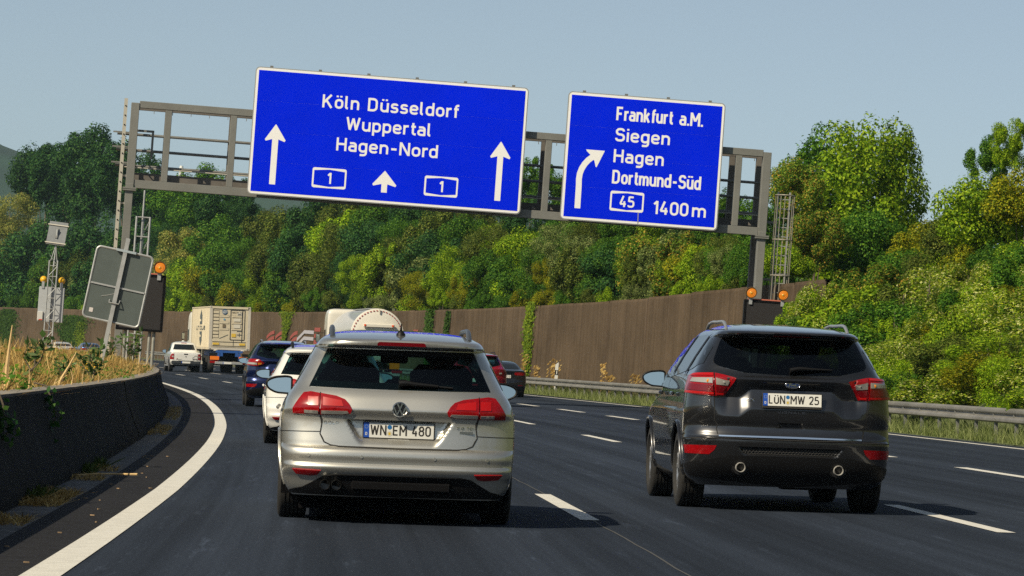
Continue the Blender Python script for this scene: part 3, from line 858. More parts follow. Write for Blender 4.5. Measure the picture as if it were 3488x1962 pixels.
def flat(mb, poly, y):
    n = len(poly)
    mb._add([(x, y, z) for x, z in poly], [tuple(range(n))])
def sgn_text(o, txt, x, base, width, h=.415, stroke=.165, mat=None):
    tw = text_width(txt) * h
    kx = (width - .15 * h) / tw
    adv = 0.0
    for ch in txt:                                        # every letter is a cut-out of its own
        mb = MB()
        for li, (pts, cl) in enumerate(GL[ch][1]):
            stroke_quads(mb, [((adv + p[0] * h) * kx, p[1] * h) for p in pts], cl, stroke * h, lambda a, b, c: (x + .075 * h + a, -.0175 - c, -base + b), .0006 * (li % 3))
        adv += (GL[ch][0] + .26) * h
        mb.build('letter', mat or SIGN_W, o)
def shield(o, x0, z0, w, h, txt):
    mb = MB(); flat(mb, rrect(x0, -z0 - h, x0 + w, -z0, .07), -.0180); mb.build('route_shield', SIGN_W, o)
    mb = MB()
    m = .055
    flat(mb, [(x0 + m, -z0 - .09), (x0 + w / 2, -z0 - .045), (x0 + w - m, -z0 - .09), (x0 + w - m, -z0 - h + .09), (x0 + w / 2, -z0 - h + .045), (x0 + m, -z0 - h + .09)], -.0200)
    mb.build('shield_field', BLUE, o)
    mb = MB()
    tw = text_width(txt) * .35
    text(mb, txt, lambda a, b, c: (x0 + w / 2 - tw / 2 + a, -.0215 - c, -z0 - h / 2 - .175 + b), .35, None, .165)
    mb.build('route_number', SIGN_W, o)
def arrow_up(o, xc, z_apex, hw, z_head, sw, z_base):
    mb = MB()
    flat(mb, [(xc, -z_apex), (xc - .02, -z_apex - .005), (xc - hw, -z_head), (xc - hw + .03, -z_head - .05), (xc - sw / 2, -z_head + .02), (xc - sw / 2, -z_base), (xc + sw / 2, -z_base), (xc + sw / 2, -z_head + .02), (xc + hw - .03, -z_head - .05), (xc + hw, -z_head)], -.0178)
    return mb.build('arrow', SIGN_W, o)

s1 = make_sign('direction_sign', 'large blue sign listing Köln, Düsseldorf, Wuppertal and Hagen-Nord with straight arrows', (643, 169), (1330, 222), (620, 487), 8.76, 4.07)
sgn_text(s1, 'Köln', 2.19, 1.139, 1.17); sgn_text(s1, 'Düsseldorf', 3.645, 1.139, 2.90)
sgn_text(s1, 'Wuppertal', 2.99, 1.80, 2.73); sgn_text(s1, 'Hagen-Nord', 2.73, 2.475, 3.245)
shield(s1, 2.03, 3.06, 1.09, .64, '1'); shield(s1, 5.62, 3.05, 1.08, .64, '1')
arrow_up(s1, .775, 1.80, .33, 2.29, .194, 3.71); arrow_up(s1, 7.99, 1.79, .325, 2.28, .19, 3.685); arrow_up(s1, 4.345, 3.01, .385, 3.45, .185, 3.70)
s2 = make_sign('direction_sign', 'smaller blue sign with a curved exit arrow, Frankfurt a.M. and 1400 m', (1427, 231), (1822, 263), (1405, 547), 5.03, 4.06)
sgn_text(s2, 'Frankfurt', 1.565, .80, 1.81, .425, .165); sgn_text(s2, 'a.M.', 3.585, .80, .755, .425, .165)
sgn_text(s2, 'Siegen', 1.575, 1.462, 1.745); sgn_text(s2, 'Hagen', 1.57, 2.135, 1.60)
sgn_text(s2, 'Dortmund-Süd', 1.57, 2.805, 2.84, .425, .165)
shield(s2, 1.55, 3.035, 1.08, .63, '45'); sgn_text(s2, '1400', 2.935, 3.668, 1.13); sgn_text(s2, 'm', 4.19, 3.668, .44)
mb = MB()
path = [(.53, -3.675), (.525, -2.95), (.515, -2.76), (.53, -2.58), (.58, -2.42), (.66, -2.27), (.77, -2.13), (.89, -2.03)]
stroke_quads(mb, path, False, .185, lambda a, b, c: (a, -.0178 - c, b), 0)
flat(mb, [(1.275, -1.80), (.68, -1.80), (.70, -1.845), (.83, -1.965), (.965, -2.14), (1.02, -2.33), (1.05, -2.335)], -.0186)
mb.build('arrow', SIGN_W, s2)
# scuffed and bent lower edge of the smaller sign
mb = MB(); flat(mb, [(2.46, -3.68), (2.49, -3.66), (2.50, -4.0), (2.47, -4.02)], -.0182); mb.build('scratch', ALU, s2)

# ------------------------------------------------------------------ LED message boards, solar mast, turned-away sign
LED = pm('led_matrix_face', (.014, .012, .013), .75, bump=.6, bscale=90, var=.3, vscale=120)
def lamp(parent, x, z, y=-.1, r=.17, mat=None, back=False):
    mb = MB(); mb.lathe([(y + .10, .06), (y + .10, r * .7), (y + .02, r), (y - .01, r)], (x, 0, z), 'y', 24); mb.lathe([(y + .10, 0), (y + .10, .07)], (x, 0, z), 'y', 24)
    o = mb.build('lamp_housing', YELLOW if back else BLACK, parent, 40)
    mb = MB(); mb.lathe([(y - .012, r * .93), (y - .024, r * .80), (y - .020, r * .74), (y - .030, r * .56), (y - .026, r * .50), (y - .036, r * .28), (y - .038, .0)], (x, 0, z), 'y', 28); mb.build('lens', AMBER, o, 20)
    mb = MB(); mb.lathe([(y - .045, r * 1.0), (y - .045, r * .90), (y - .01, r * .90), (y + .01, r * 1.02), (y - .02, r * 1.04), (y - .045, r * 1.0)], (x, 0, z), 'y', 28); mb.build('lens_ring', pm('lamp_ring', (.10, .055, .01), .5), o, 40)
    mb = MB(); mb.ball((x, y - .036, z - r * .05), (.032, .012, .032), 10, 6); mb.build('lens_glint', pm('lamp_glint', (.95, .62, .15), .15, .5), o, 40)  # small bright bead that paints a glint on the lens
    mb = MB(); mb.box((x, y + .05, z - r - .08), (.10, .06, .22)); mb.build('lamp_bracket', STEEL, o)
def led_board(M, label, w, h, zc, lattice=True):
    o = empty('message_board', M, label, 'message board', 'mobile LED message boards')
    mb = MB(); mb.box((0, .09, zc), (w, .22, h), bev=.02); mb.build('housing', BLACK, o)
    mb = MB(); mb.box((0, -.026, zc), (w - .12, .012, h - .12)); mb.build('led_face', LED, o)
    for zz, ww in ((zc + h / 2 - .035, w), (zc - h / 2 + .035, w)):
        mb = MB(); mb.box((0, -.035, zz), (ww, .03, .06)); mb.build('frame_bar', BLACK_M, o)
    for sx in (-1, 1):
        mb = MB(); mb.box((sx * (w / 2 - .035), -.035, zc), (.06, .03, h - .13)); mb.build('frame_bar', BLACK_M, o)
    mb = MB(); mb.box((0, .1, zc + h / 2 + .02), (w * .8, .16, .035)); mb.build('top_strip', pm('red_white_strip', (.55, .16, .10), .5), o)
    for sx in (-1, 1):
        lamp(o, sx * (w / 2 - .19), zc + h / 2 + .21)
    return o
# left board in the planted median
Mv = frame(-3.36, 106.0, .80, level=True, yaw=-.06)
vb = led_board(Mv, 'black LED message board behind the tilted grey sign in the median', 1.30, 1.60, 1.86)
for x in (-.38, .30, .42):
    mb = MB(); mb.tube([(x, .12, -.1), (x, .12, 1.1)], .045, 8); mb.build('leg', pm('galvanised_leg', (.30, .30, .27), .6, .3, var=.3, vscale=6), vb, 40)
mb = MB(); mb.beam((-.5, .15, .15), (.5, .15, .15), .05, .05); mb.build('cross_brace', STEEL, vb)
mast = empty('lattice_mast', frame(-3.46, 107.2, .80, level=True), 'slim galvanised lattice mast with a tall pole above the message board', 'mast')
for x, y in ((-.19, 0), (.19, 0), (0, .28)):
    mb = MB(); mb.tube([(x, y, -.1), (x, y, 4.30)], .03, 8); mb.build('mast_leg', STEEL, mast, 40)
for k in range(8):
    z = 4.28 - k * .55
    mb = MB(); mb.tube([(-.19, 0, z), (.19, 0, z)], .02, 6); mb.tube([(-.19, 0, z), (0, .28, z)], .015, 6); mb.tube([(.19, 0, z), (0, .28, z)], .015, 6); mb.build('strut', STEEL, mast)
    if k > 0:
        mb = MB(); mb.tube([(.19, 0, z + .5), (0, .28, z)], .012, 6); mb.build('diagonal', STEEL, mast)
mb = MB(); mb.tube([(-.02, .1, 2.6), (-.02, .1, 5.05)], .026, 8); mb.build('top_pole', STEEL, mast, 40)
# right board by the right gantry leg
vb2 = led_board(frame(15.72, 114.5, .0, level=True, yaw=-.06), 'black LED message board with two amber lamps by the right gantry leg', 1.36, 1.50, 2.78)
for x in (-.35, .35):
    mb = MB(); mb.tube([(x, .15, -.2), (x, .15, 2.1)], .045, 8); mb.build('leg', STEEL, vb2, 40)
# board seen from behind, with a solar panel on its lattice mast
Ms = frame(-5.95, 176.0, .80, level=True, yaw=-.10)
sb = empty('message_board', Ms, 'light grey back of a message board with yellow lamps and solar panel', 'message board', 'mobile LED message boards')
BACKG = pm('board_back_grey', (.42, .44, .46), .5, .1, var=.06)
w, h, zc = 1.17, 1.62, 2.45
mb = MB(); mb.box((0, .1, zc), (w, .18, h), bev=.02); mb.build('housing', BACKG, sb)
mb = MB(); mb.box((-.45, -.05, zc - .55), (.26, .12, .42), bev=.02); mb.build('control_box', pm('box_white', (.55, .55, .53), .5), sb)
mb = MB(); mb.box((-.42, -.115, zc - .72), (.16, .006, .05)); mb.build('warning_sticker', pm('sticker_red', (.5, .06, .04), .5), sb)
for sx in (-1, 1):
    mb = MB(); mb.box((sx * .42, .02, zc + h / 2 + .09), (.12, .10, .34)); mb.build('lamp_bracket', STEEL, sb)
    mb = MB(); mb.lathe([(.20, .16), (.10, .165), (.0, .13), (-.06, .06), (-.07, 0)], (sx * .42, 0, zc + h / 2 + .33), 'y', 20); mb.build('lamp_housing', YELLOW, sb, 50)
    mb = MB(); mb.lathe([(.201, .155), (.23, .10), (.24, 0)], (sx * .42, 0, zc + h / 2 + .33), 'y', 20); mb.build('lens', AMBER, sb, 50)
for x, y in ((-.20, -.25), (.20, -.25), (.0, -.02)):
    mb = MB(); mb.tube([(x, y, -.1), (x * .95, y, 4.5)], .033, 8); mb.build('mast_leg', STEEL, sb, 40)
for k in range(9):
    z = .25 + k * .5
    mb = MB(); mb.tube([(-.2, -.25, z), (.2, -.25, z)], .018, 6); mb.build('strut', STEEL, sb)
    mb = MB(); mb.tube([(-.2 if k % 2 else .2, -.25, z), (.2 if k % 2 else -.2, -.25, z + .5)], .014, 6); mb.build('diagonal', STEEL, sb)
for x in (-.2, .2):
    mb = MB(); mb.tube([(x, -.25, 4.2), (.04, -.15, 5.2)], .018, 6); mb.build('mast_stay', STEEL, sb)
mb = MB(); mb.tube([(.02, -.15, 4.2), (.06, -.1, 5.95)], .04, 8); mb.build('top_pole', STEEL, sb, 40)
SOLAR = pm('solar_back', (.22, .23, .235), .4, .3, var=.15, vscale=6)
tilt = Matrix.Translation((.05, 0, 5.75)) @ Matrix.Rotation(math.radians(-24), 4, 'X') @ Matrix.Rotation(math.radians(4), 4, 'Y')
mb = MB(tilt); mb.box((0, 0, 0), (.86, .04, 1.18)); mb.build('solar_panel', SOLAR, sb)
for zz in (.40, -.52):
    mb = MB(tilt); mb.box((0, -.05, zz), (.96, .05, .05)); mb.build('panel_rail', CREAM, sb)
mb = MB(tilt); mb.box((0, -.06, -.02), (.09, .06, .5)); mb.build('panel_clamp', STEEL_D, sb)

# leaning grey back of a small road sign
GS = pm('sign_back_grey', (.085, .105, .100), .55, .1, var=.10, vscale=3)
gsM = frame(-3.96, 80.0, .80, level=True, yaw=-.05) @ Matrix.Rotation(math.radians(8.2), 4, 'Y')
gs = empty('road_sign', gsM, 'grey back of a leaning rectangular road sign in the median', 'road sign')
mb = MB(); mb.box((.02, 0, 1.35), (.085, .07, 3.1)); mb.build('post', STEEL, gs)
x0, x1, z0, z1 = -.58, .62, 1.10, 2.62
mb = MB(); mb.prism(rrect(x0, z0, x1, z1, .09), .04, .055); mb.build('back_panel', GS, gs)
mb = MB()
loop = rrect(x0, z0, x1, z1, .09)
mb.tube([(a, .045, b) for a, b in loop], .026, 6, closed=True); mb.build('rim', STEEL, gs, 50)
mb = MB(); mb.box(((x0 + x1) / 2, .03, 1.84), (x1 - x0 - .05, .03, .035)); mb.build('stiffener', STEEL, gs)
mb = MB(); mb.box((.04, .0, z1 + .005), (.42, .08, .05)); mb.build('top_clamp', pm('clamp_bluegrey', (.34, .40, .44), .5), gs)
mb = MB(); mb.tube([(-.09, .02, 1.56), (-.09, -.06, 1.50), (.12, -.06, 1.50), (.13, .02, 1.58)], .014, 6); mb.build('clamp', STEEL, gs)
mb = MB(); mb.box((x0 + .15, .035, 1.27), (.08, .006, .09)); mb.build('sticker', pm('sticker_pale', (.6, .56, .55), .6), gs)
for (a, b) in (((-.16, 1.64), (.02, 1.72)), ((.02, 1.72), (-.02, 1.71)), ((-.28, 1.60), (-.16, 1.64))):
    mb = MB(); mb.beam((a[0], .036, a[1]), (b[0], .036, b[1]), .006, .012); mb.build('scratch', ALU, gs)
# ------------------------------------------------------------------ vehicles
def pchip(xs, ys, x):
    """smooth monotone interpolation"""
    xs, ys = np.asarray(xs, float), np.asarray(ys, float)
    h = np.diff(xs); d = np.diff(ys) / h
    m = np.zeros_like(ys)
    for i in range(1, len(xs) - 1):
        if d[i - 1] * d[i] > 0:
            w1, w2 = 2 * h[i] + h[i - 1], h[i] + 2 * h[i - 1]
            m[i] = (w1 + w2) / (w1 / d[i - 1] + w2 / d[i])
    m[0], m[-1] = d[0], d[-1]
    x = np.clip(x, xs[0], xs[-1])
    i = np.clip(np.searchsorted(xs, x) - 1, 0, len(xs) - 2)
    t = (x - xs[i]) / h[i]
    return ys[i] * (1 + 2 * t) * (1 - t) ** 2 + m[i] * h[i] * t * (1 - t) ** 2 + ys[i + 1] * t * t * (3 - 2 * t) + m[i + 1] * h[i] * t * t * (t - 1)

class Body:
    """car shell as a stack of horizontal outlines. y = 0 at the rearmost point, y grows forwards, x to the right."""
    def __init__(self, rear, width, front, lc=((0, .35), (3, .45)), n=3.4, disp=None, y_off=-1.0, lf=.7, taper=None, nroof=None):
        self.r, self.w, self.fr, self.lc, self.n, self.disp, self.yo, self.lf = rear, width, front, lc, n, disp, y_off, lf
        self.taper = taper
        self.nroof = nroof
        self.cache = {}
    def prm(self, z):
        g = lambda t: float(pchip([a for a, _ in t], [b for _, b in t], z))
        nn = self.n if self.nroof is None else float(np.interp(z, [self.nroof[0], self.nroof[1]], [self.n, self.nroof[2]]))
        return g(self.r), g(self.w), g(self.fr), g(self.lc), nn
    def section(self, z):
        k = round(z, 4)
        if k in self.cache: return self.cache[k]
        yr, w, yf, lc, n = self.prm(z)
        lc = min(lc, max(.05, (yf - yr) * .45)); lf = min(self.lf, max(.05, (yf - yr) * .45))
        ph = np.linspace(0, math.pi / 2, 700)
        xa = w * np.sin(ph) ** (2 / n); ya = yr + lc * (1 - np.cos(ph) ** (2 / n))
        if self.disp is not None: ya = ya + self.disp(xa, z)
        yb = np.linspace(yr + lc, yf - lf, 60)[1:-1]; xb = np.full_like(yb, w)
        pf = np.linspace(math.pi / 2, 0, 160)
        xc = w * np.sin(pf) ** (2 / 2.6); yc = yf - lf * (1 - np.cos(pf) ** (2 / 2.6))
        X = np.concatenate([xa, xb, xc]); Y = np.concatenate([ya, yb, yc])
        if self.taper is not None: X = X * self.taper(Y, z)
        S = np.concatenate([[0], np.cumsum(np.hypot(np.diff(X), np.diff(Y)))])
        out = (X, Y, S, S[699], S[699 + 58])
        self.cache[k] = out
        return out
    def at(self, u, z):
        X, Y, S, _, _ = self.section(z)
        s = abs(u)
        return Vector((math.copysign(float(np.interp(s, S, X)), u if u else 1), float(np.interp(s, S, Y)) + self.yo, z))
    def nrm(self, u, z, e=.006):
        a = self.at(u + e, z) - self.at(u - e, z)
        if abs(u) < e: a = Vector((1, 0, 0)) * a.length
        b = self.at(u, z + e) - self.at(u, z - e)
        v = a.cross(b)
        v.normalize()
        return v          # points outwards (rear face: -y)
    def ux(self, x, z):
        X, Y, S, s1, _ = self.section(z)
        return math.copysign(float(np.interp(abs(x), X[:700], S[:700])), x)
    def uy(self, y, z, sgn):
        X, Y, S, s1, s2 = self.section(z)
        k = np.arange(len(Y)) >= 350
        return sgn * float(np.interp(y - self.yo, Y[350:], S[350:]))
    def poly(self, pts):
        """rear-view points (x, z), or ('s', y, z, side) for points on the flank"""
        out = []
        for p in pts:
            if p[0] == 's': out.append((self.uy(p[1], p[2], p[3]), p[2]))
            else: out.append((self.ux(p[0], p[1]), p[1]))
        return out

def inside(poly, u, z):
    c = False; n = len(poly)
    for i in range(n):
        (x0, y0), (x1, y1) = poly[i], poly[i - 1]
        if (y0 > z) != (y1 > z) and u < (x1 - x0) * (z - y0) / (y1 - y0) + x0: c = not c
    return c

def patch(B, pts, off, mat, name, parent, thick=.012, res=.035, raw=False, smooth_corner=0):
    """a panel that follows the body surface, standing off by off"""
    poly = pts if raw else B.poly(pts)
    if smooth_corner:
        poly = [tuple(q) for q in _fil(poly, smooth_corner, True)]
    bd = []
    n = len(poly)
    for i in range(n):
        a, b = poly[i], poly[(i + 1) % n]
        k = max(1, int(math.hypot(b[0] - a[0], b[1] - a[1]) / res))
        for j in range(k): bd.append((a[0] + (b[0] - a[0]) * j / k, a[1] + (b[1] - a[1]) * j / k))
    us, zs = [p[0] for p in bd], [p[1] for p in bd]
    inn = []
    for u in np.arange(min(us) + res / 2, max(us), res):
        for z in np.arange(min(zs) + res / 2, max(zs), res):
            if inside(bd, u, z) and min((u - a) ** 2 + (z - b) ** 2 for a, b in bd) > (res * .45) ** 2: inn.append((float(u), float(z)))
    vv = [Vector(p) for p in bd + inn]
    ed = [(i, (i + 1) % len(bd)) for i in range(len(bd))]
    r = delaunay_2d_cdt(vv, ed, [], 1, 1e-6)
    V2, F = r[0], r[2]
    vs = [tuple(B.at(p.x, p.y) + B.nrm(p.x, p.y) * off) for p in V2]
    # orient faces outwards
    fs = []
    for f in F:
        a, b, c = (V2[i] for i in f[:3])
        fs.append(tuple(f) if (b - a).x * (c - a).y - (b - a).y * (c - a).x > 0 else tuple(f)[::-1])
    base = len(vs); nb = len(bd)
    rim = [tuple(B.at(*p) + B.nrm(*p) * (off - thick)) for p in bd]
    top = [tuple(B.at(*p) + B.nrm(*p) * off) for p in bd]
    vs += top + rim
    fs += [(base + i, base + nb + i, base + nb + (i + 1) % nb, base + (i + 1) % nb) for i in range(nb)]
    me = bpy.data.meshes.new(name)
    me.from_pydata(vs, [], fs); me.materials.append(mat)
    me.polygons.foreach_set('use_smooth', [True] * len(me.polygons)); me.set_sharp_from_angle(angle=math.radians(40))
    me.update()
    return link(name, me, parent)

def seam(B, pts, parent, w=.007, off=.0025, mat=None, name='panel_gap', raw=False, res=.03):
    poly = pts if raw else B.poly(pts)
    P = []
    for i in range(len(poly) - 1):
        a, b = poly[i], poly[i + 1]
        k = max(1, int(math.hypot(b[0] - a[0], b[1] - a[1]) / res))
        for j in range(k): P.append((a[0] + (b[0] - a[0]) * j / k, a[1] + (b[1] - a[1]) * j / k))
    P.append(poly[-1])
    rows = []
    for i, p in enumerate(P):
        a, b = P[max(0, i - 1)], P[min(len(P) - 1, i + 1)]
        t = np.array((b[0] - a[0], b[1] - a[1])); t = t / max(1e-6, np.linalg.norm(t)); nn = (-t[1] * w / 2, t[0] * w / 2)
        rows.append([B.at(p[0] + q * nn[0], p[1] + q * nn[1]) + B.nrm(*p) * off for q in (-1, 1)])
    return link(name, grid_mesh(name, rows, mat or SEAM), parent)

def shell(B, paint, parent, z0, z1, dz=.014, nr=56, ns=46, nf=22, holes=(), arches=(), lower=None, name='body'):
    """the skin; holes are polygons in (u, z) left open for glazing, arches are (y, z, r)"""
    zs = list(np.arange(z0, z1, dz)) + [z1]
    # refine towards the roof, where the outline shrinks fast
    top = z1 - .10
    zs = [z for z in zs if z <= top] + list(np.linspace(top + .004, z1, 26))
    V, idx, UV = [], [], []
    for z in zs:
        X, Y, S, s1, s2 = B.section(z)
        u = np.concatenate([np.linspace(0, s1, nr, endpoint=False), np.linspace(s1, s2, ns, endpoint=False), np.linspace(s2, S[-1], nf)])
        u = np.concatenate([-u[:0:-1], u])
        row = []
        for q in u:
            qq = float(q); zz = float(z)
            p = B.at(qq, zz)
            for (ya, za, ra) in arches:
                if abs(p.x) > .55:
                    dy, dz_ = p.y - ya, p.z - za
                    rr_ = math.hypot(dy, dz_)
                    if 1e-4 < abs(rr_ - ra) < dz * .75 and p.z > z0 + .001:
                        p = Vector((p.x, ya + dy / rr_ * ra, za + dz_ / rr_ * ra))
            row.append(len(V)); V.append(tuple(p)); UV.append((qq, zz))
        idx.append(row)
    F, MI = [], []
    m = len(idx[0])
    for i in range(len(idx) - 1):
        for j in range(m - 1):
            q = (idx[i][j], idx[i][j + 1], idx[i + 1][j + 1], idx[i + 1][j])
            cu = sum(UV[k][0] for k in q) / 4; cz = sum(UV[k][1] for k in q) / 4
            c = [sum(V[k][a] for k in q) / 4 for a in range(3)]
            if any(abs(c[0]) > .55 and (c[1] - ya) ** 2 + (c[2] - za) ** 2 < ra * ra for ya, za, ra in arches): continue
            if any(inside(h, cu, cz) for h in holes): continue
            F.append(q)
            MI.append(1 if lower is not None and lower(cu, cz, c) else 0)
        # close front seam (first/last column coincide at the nose)
    cap = tuple(idx[-1])
    F.append(cap[:-1]); MI.append(0)
    me = bpy.data.meshes.new(name)
    me.from_pydata(V, [], F); me.materials.append(paint); me.materials.append(BLACK)
    me.polygons.foreach_set('material_index', MI)
    me.polygons.foreach_set('use_smooth', [True] * len(F)); me.set_sharp_from_angle(angle=math.radians(32))
    me.update()
    return link(name, me, parent)

def shrink(poly, k):
    """pull a (u, z) outline inwards by k metres"""
    cu = sum(p[0] for p in poly) / len(poly); cz = sum(p[1] for p in poly) / len(poly)
    out = []
    for u, z in poly:
        du, dz = u - cu, z - cz; L = math.hypot(du, dz)
        out.append((u - math.copysign(min(k, abs(du)), du), z - math.copysign(min(k, abs(dz)), dz)))
    return out

RIM_S = pm('alloy_silver', (.55, .55, .56), .3, .8)
def make_wheel(parent, x, y, r, w, rim=True, side=1):
    """tyre with grooved tread; rim on the outer side"""
    h = w / 2
    prof = [(-h * .75, r * .66), (-h * .98, r * .72), (-h, r * .82), (-h * .93, r * .93), (-h * .82, r * .985), (-h * .70, r)]
    for g in (-.42, -.14, .14, .42):
        prof += [(h * (g - .055), r), (h * (g - .045), r - .012), (h * (g + .045), r - .012), (h * (g + .055), r)]
    prof += [(h * .70, r), (h * .82, r * .985), (h * .93, r * .93), (h, r * .82), (h * .98, r * .72), (h * .75, r * .66)]
    mb = MB(); mb.lathe(prof, (0, 0, 0), 'x', 40)
    o = mb.build('wheel', RUBBER, parent, 40); o.location = (x, y, r - .004)
    if rim:
        mb = MB()
        xo = side * h * .78
        mb.lathe([(-h * .7, r * .66), (h * .7, r * .66)], (0, 0, 0), 'x', 28)
        mb.lathe([(xo, r * .68), (xo - side * .015, r * .62)], (0, 0, 0), 'x', 28)
        mb.lathe([(xo - side * .03, 0), (xo - side * .02, r * .16), (xo - side * .05, r * .2)], (0, 0, 0), 'x', 20)
        for k in range(5):
            for dk in (-.16, .16):
                a = 2 * math.pi * k / 5 + .3 + dk
                c, s = math.cos(a), math.sin(a)
                mb.beam((xo - side * .03, c * r * .12, s * r * .12), (xo - side * .022, math.cos(a + dk * .4) * r * .65, math.sin(a + dk * .4) * r * .65), .03, .045, up=(1, 0, 0))
        ri = mb.build('rim', RIM_S, o, 40)
        mb = MB(); mb.lathe([(xo - side * .09, 0), (xo - side * .09, r * .63)], (0, 0, 0), 'x', 24); mb.build('brake_disc', STEEL_D, o)
    return o

def wheel_well(parent, x, y, z, r, side, depth=.30):
    mb = MB()
    pts = [(y + r * math.cos(a), z + r * math.sin(a)) for a in np.linspace(-.35, math.pi + .35, 22)]
    vs = [(x, a, b) for a, b in pts] + [(x - side * depth, a, b) for a, b in pts]
    n = len(pts)
    mb._add(vs, [(i, i + 1, n + i + 1, n + i) for i in range(n - 1)])
    mb._add([(x - side * depth, a, b) for a, b in pts], [tuple(range(n))])
    return mb.build('wheel_housing', BLACK_M, parent)

def arch_lip(B, parent, y, z, r, side, mat, w=.016, a0=-.15, a1=math.pi + .15):
    pts = []
    for a in np.linspace(a0, a1, 30):
        zz = z + r * math.sin(a); yy = y + r * math.cos(a)
        if zz < B.w[0][0]: continue
        u = B.uy(yy, zz, side)
        p = B.at(u, zz)
        pts.append(Vector((p.x + side * .004, yy, zz)))
    mb = MB(); mb.tube(pts, w, 6)
    return mb.build('arch_lip', mat, parent, 60)

def door_mirror(parent, side, x, y, z, w, h, paint, tilt=0.085):
    """housing with a mirror glass turned back towards the driver"""
    M = Matrix.Translation((x, y, z))
    mb = MB(M)
    shp = [(-.50, -.40), (-.44, -.50), (.10, -.46), (.40, -.24), (.50, .04), (.44, .26), (.15, .44), (-.30, .50), (-.50, .44)]
    out = [(side * a_ * w, b_ * h) for a_, b_ in _fil(shp, .12 , True)]
    if side < 0: out = out[::-1]
    n = len(out)
    rings = [(0, 1.0), (.05, 1.02), (.10, .95), (.15, .75), (.18, .4)]
    vs, fs = [], []
    for yy, sc in rings:
        vs += [(ex * sc, yy, ez * sc) for ex, ez in out]
    for i in range(len(rings) - 1):
        for k in range(n):
            k2 = (k + 1) % n
            fs.append((i * n + k, i * n + k2, (i + 1) * n + k2, (i + 1) * n + k))
    fs.append(tuple((len(rings) - 1) * n + k for k in range(n)))
    mb._add(vs, fs)
    o = mb.build('mirror_housing', paint, parent, 50)
    mb = MB(M); mb.tube([(ex * .985, .0, ez * .985) for ex, ez in out], .009, 6, closed=True); mb.build('mirror_rim', BLACK, o, 60)
    Mg = M @ Matrix.Rotation(-tilt, 4, 'X') @ Matrix.Rotation(side * .06, 4, 'Z')
    mb = MB(Mg); mb._add([(ex * .93, .012, ez * .93) for ex, ez in out], [tuple(range(n))[::-1]]); mb.build('mirror_glass', MIRROR, o)
    mb = MB(M); mb.beam((-side * w * .38, .06, -h * .35), (-side * (w * .5 + .12), .08, -h * .5), .05, .035); mb.build('mirror_foot', BLACK, o)
    return o

def number_plate(parent, x, y, z, txt_l, txt_r, frame_txt=None, w=.52, h=.11, tilt=0.0, seals=True, detail=True):
    M = Matrix.Translation((x, y, z)) @ Matrix.Rotation(-tilt, 4, 'X')
    mb = MB(M); mb.box((0, .006, -.006), (w + .016, .012, h + .028), bev=.004)
    pl = mb.build('number_plate', PLATE_K, parent)
    mb = MB(M); mb.box((.02, -.003, .002), (w - .042, .005, h)); mb.build('plate_field', PLATE_W, pl)
    mb = MB(M); mb.box((-w / 2 + .021, -.003, .002), (.042, .005, h)); mb.build('country_band', PLATE_B, pl)
    if not detail: return pl
    hh = h * .68
    T = lambda x0: (lambda a, b, c: M @ Vector((x0 + a, -.0062 - c, -hh / 2 + .003 + b)))
    wl = text_width(txt_l) ; wr = text_width(txt_r)
    avail = w - .042 - .058 - .040
    k = avail / (wl + wr)
    xl_ = -w / 2 + .042 + .012
    mb = MB(); text(mb, txt_l, T(xl_), hh, wl * k, .145); mb.build('plate_letters', PLATE_K, pl)
    xr_ = xl_ + wl * k + .058
    mb = MB(); text(mb, txt_r, T(xr_), hh, wr * k, .145); mb.build('plate_letters', PLATE_K, pl)
    xs = xl_ + wl * k + .029
    disc = lambda r, zz, yy: [(M @ Vector((xs + r * math.cos(a), yy, zz + r * math.sin(a)))) for a in np.linspace(0, 2 * math.pi, 18, endpoint=False)]
    for r, zz, mt, yy in ((.017, .026, SEAL_BLUE, -.0064), (.020, -.022, SEAL_W, -.0064)):
        mb = MB(); mb._add(disc(r, zz, yy), [tuple(range(18))]); mb.build('sticker', mt, pl)
    mb = MB(); mb._add([M @ Vector((xs + a, -.0068, -.022 + b)) for a, b in ((-.008, -.01), (.008, -.01), (.008, .01), (-.008, .01))], [(0, 1, 2, 3)]); mb.build('crest', pm('crest_yellow', (.62, .42, .03), .5), pl)
    mb = MB(); text(mb, 'D', lambda a, b, c: M @ Vector((-w / 2 + .014 + a, -.0062 - c, -h / 2 + .018 + b)), .022, None, .17); mb.build('country_letter', PLATE_W, pl)
    mb = MB()
    for q in range(12):
        a = q * math.pi / 6
        c_ = (-w / 2 + .021 + .012 * math.cos(a), .026 + .012 * math.sin(a))
        mb._add([M @ Vector((c_[0] + e * .0016, -.0062, c_[1] + f * .0016)) for e, f in ((-1, -1), (1, -1), (1, 1), (-1, 1))], [(0, 1, 2, 3)])
    mb.build('star_ring', pm('star_pale', (.35, .42, .4), .5), pl)
    if frame_txt:
        mb = MB(); fw = frame_txt[1]
        text(mb, frame_txt[0], lambda a, b, c: M @ Vector((-fw / 2 + frame_txt[2] + a, -.0075 - c, -h / 2 - .0155 + b)), .0105, fw, .19); mb.build('frame_lettering', PLATE_W, pl)
    return pl

def roof_rail(B, parent, side, ya, yb, xo, zfn, mat, h=.05, r=.016):
    pts = []
    for t in np.linspace(0, 1, 26):
        y = ya + (yb - ya) * t
        e = min(1, min(t, 1 - t) / .16)
        lift = h * math.sin(e * math.pi / 2) ** .8
        pts.append((side * xo(y), y, zfn(y) + lift - .01))
    mb = MB(); mb.tube(pts, r, 8)
    return mb.build('roof_rail', mat, parent, 60)

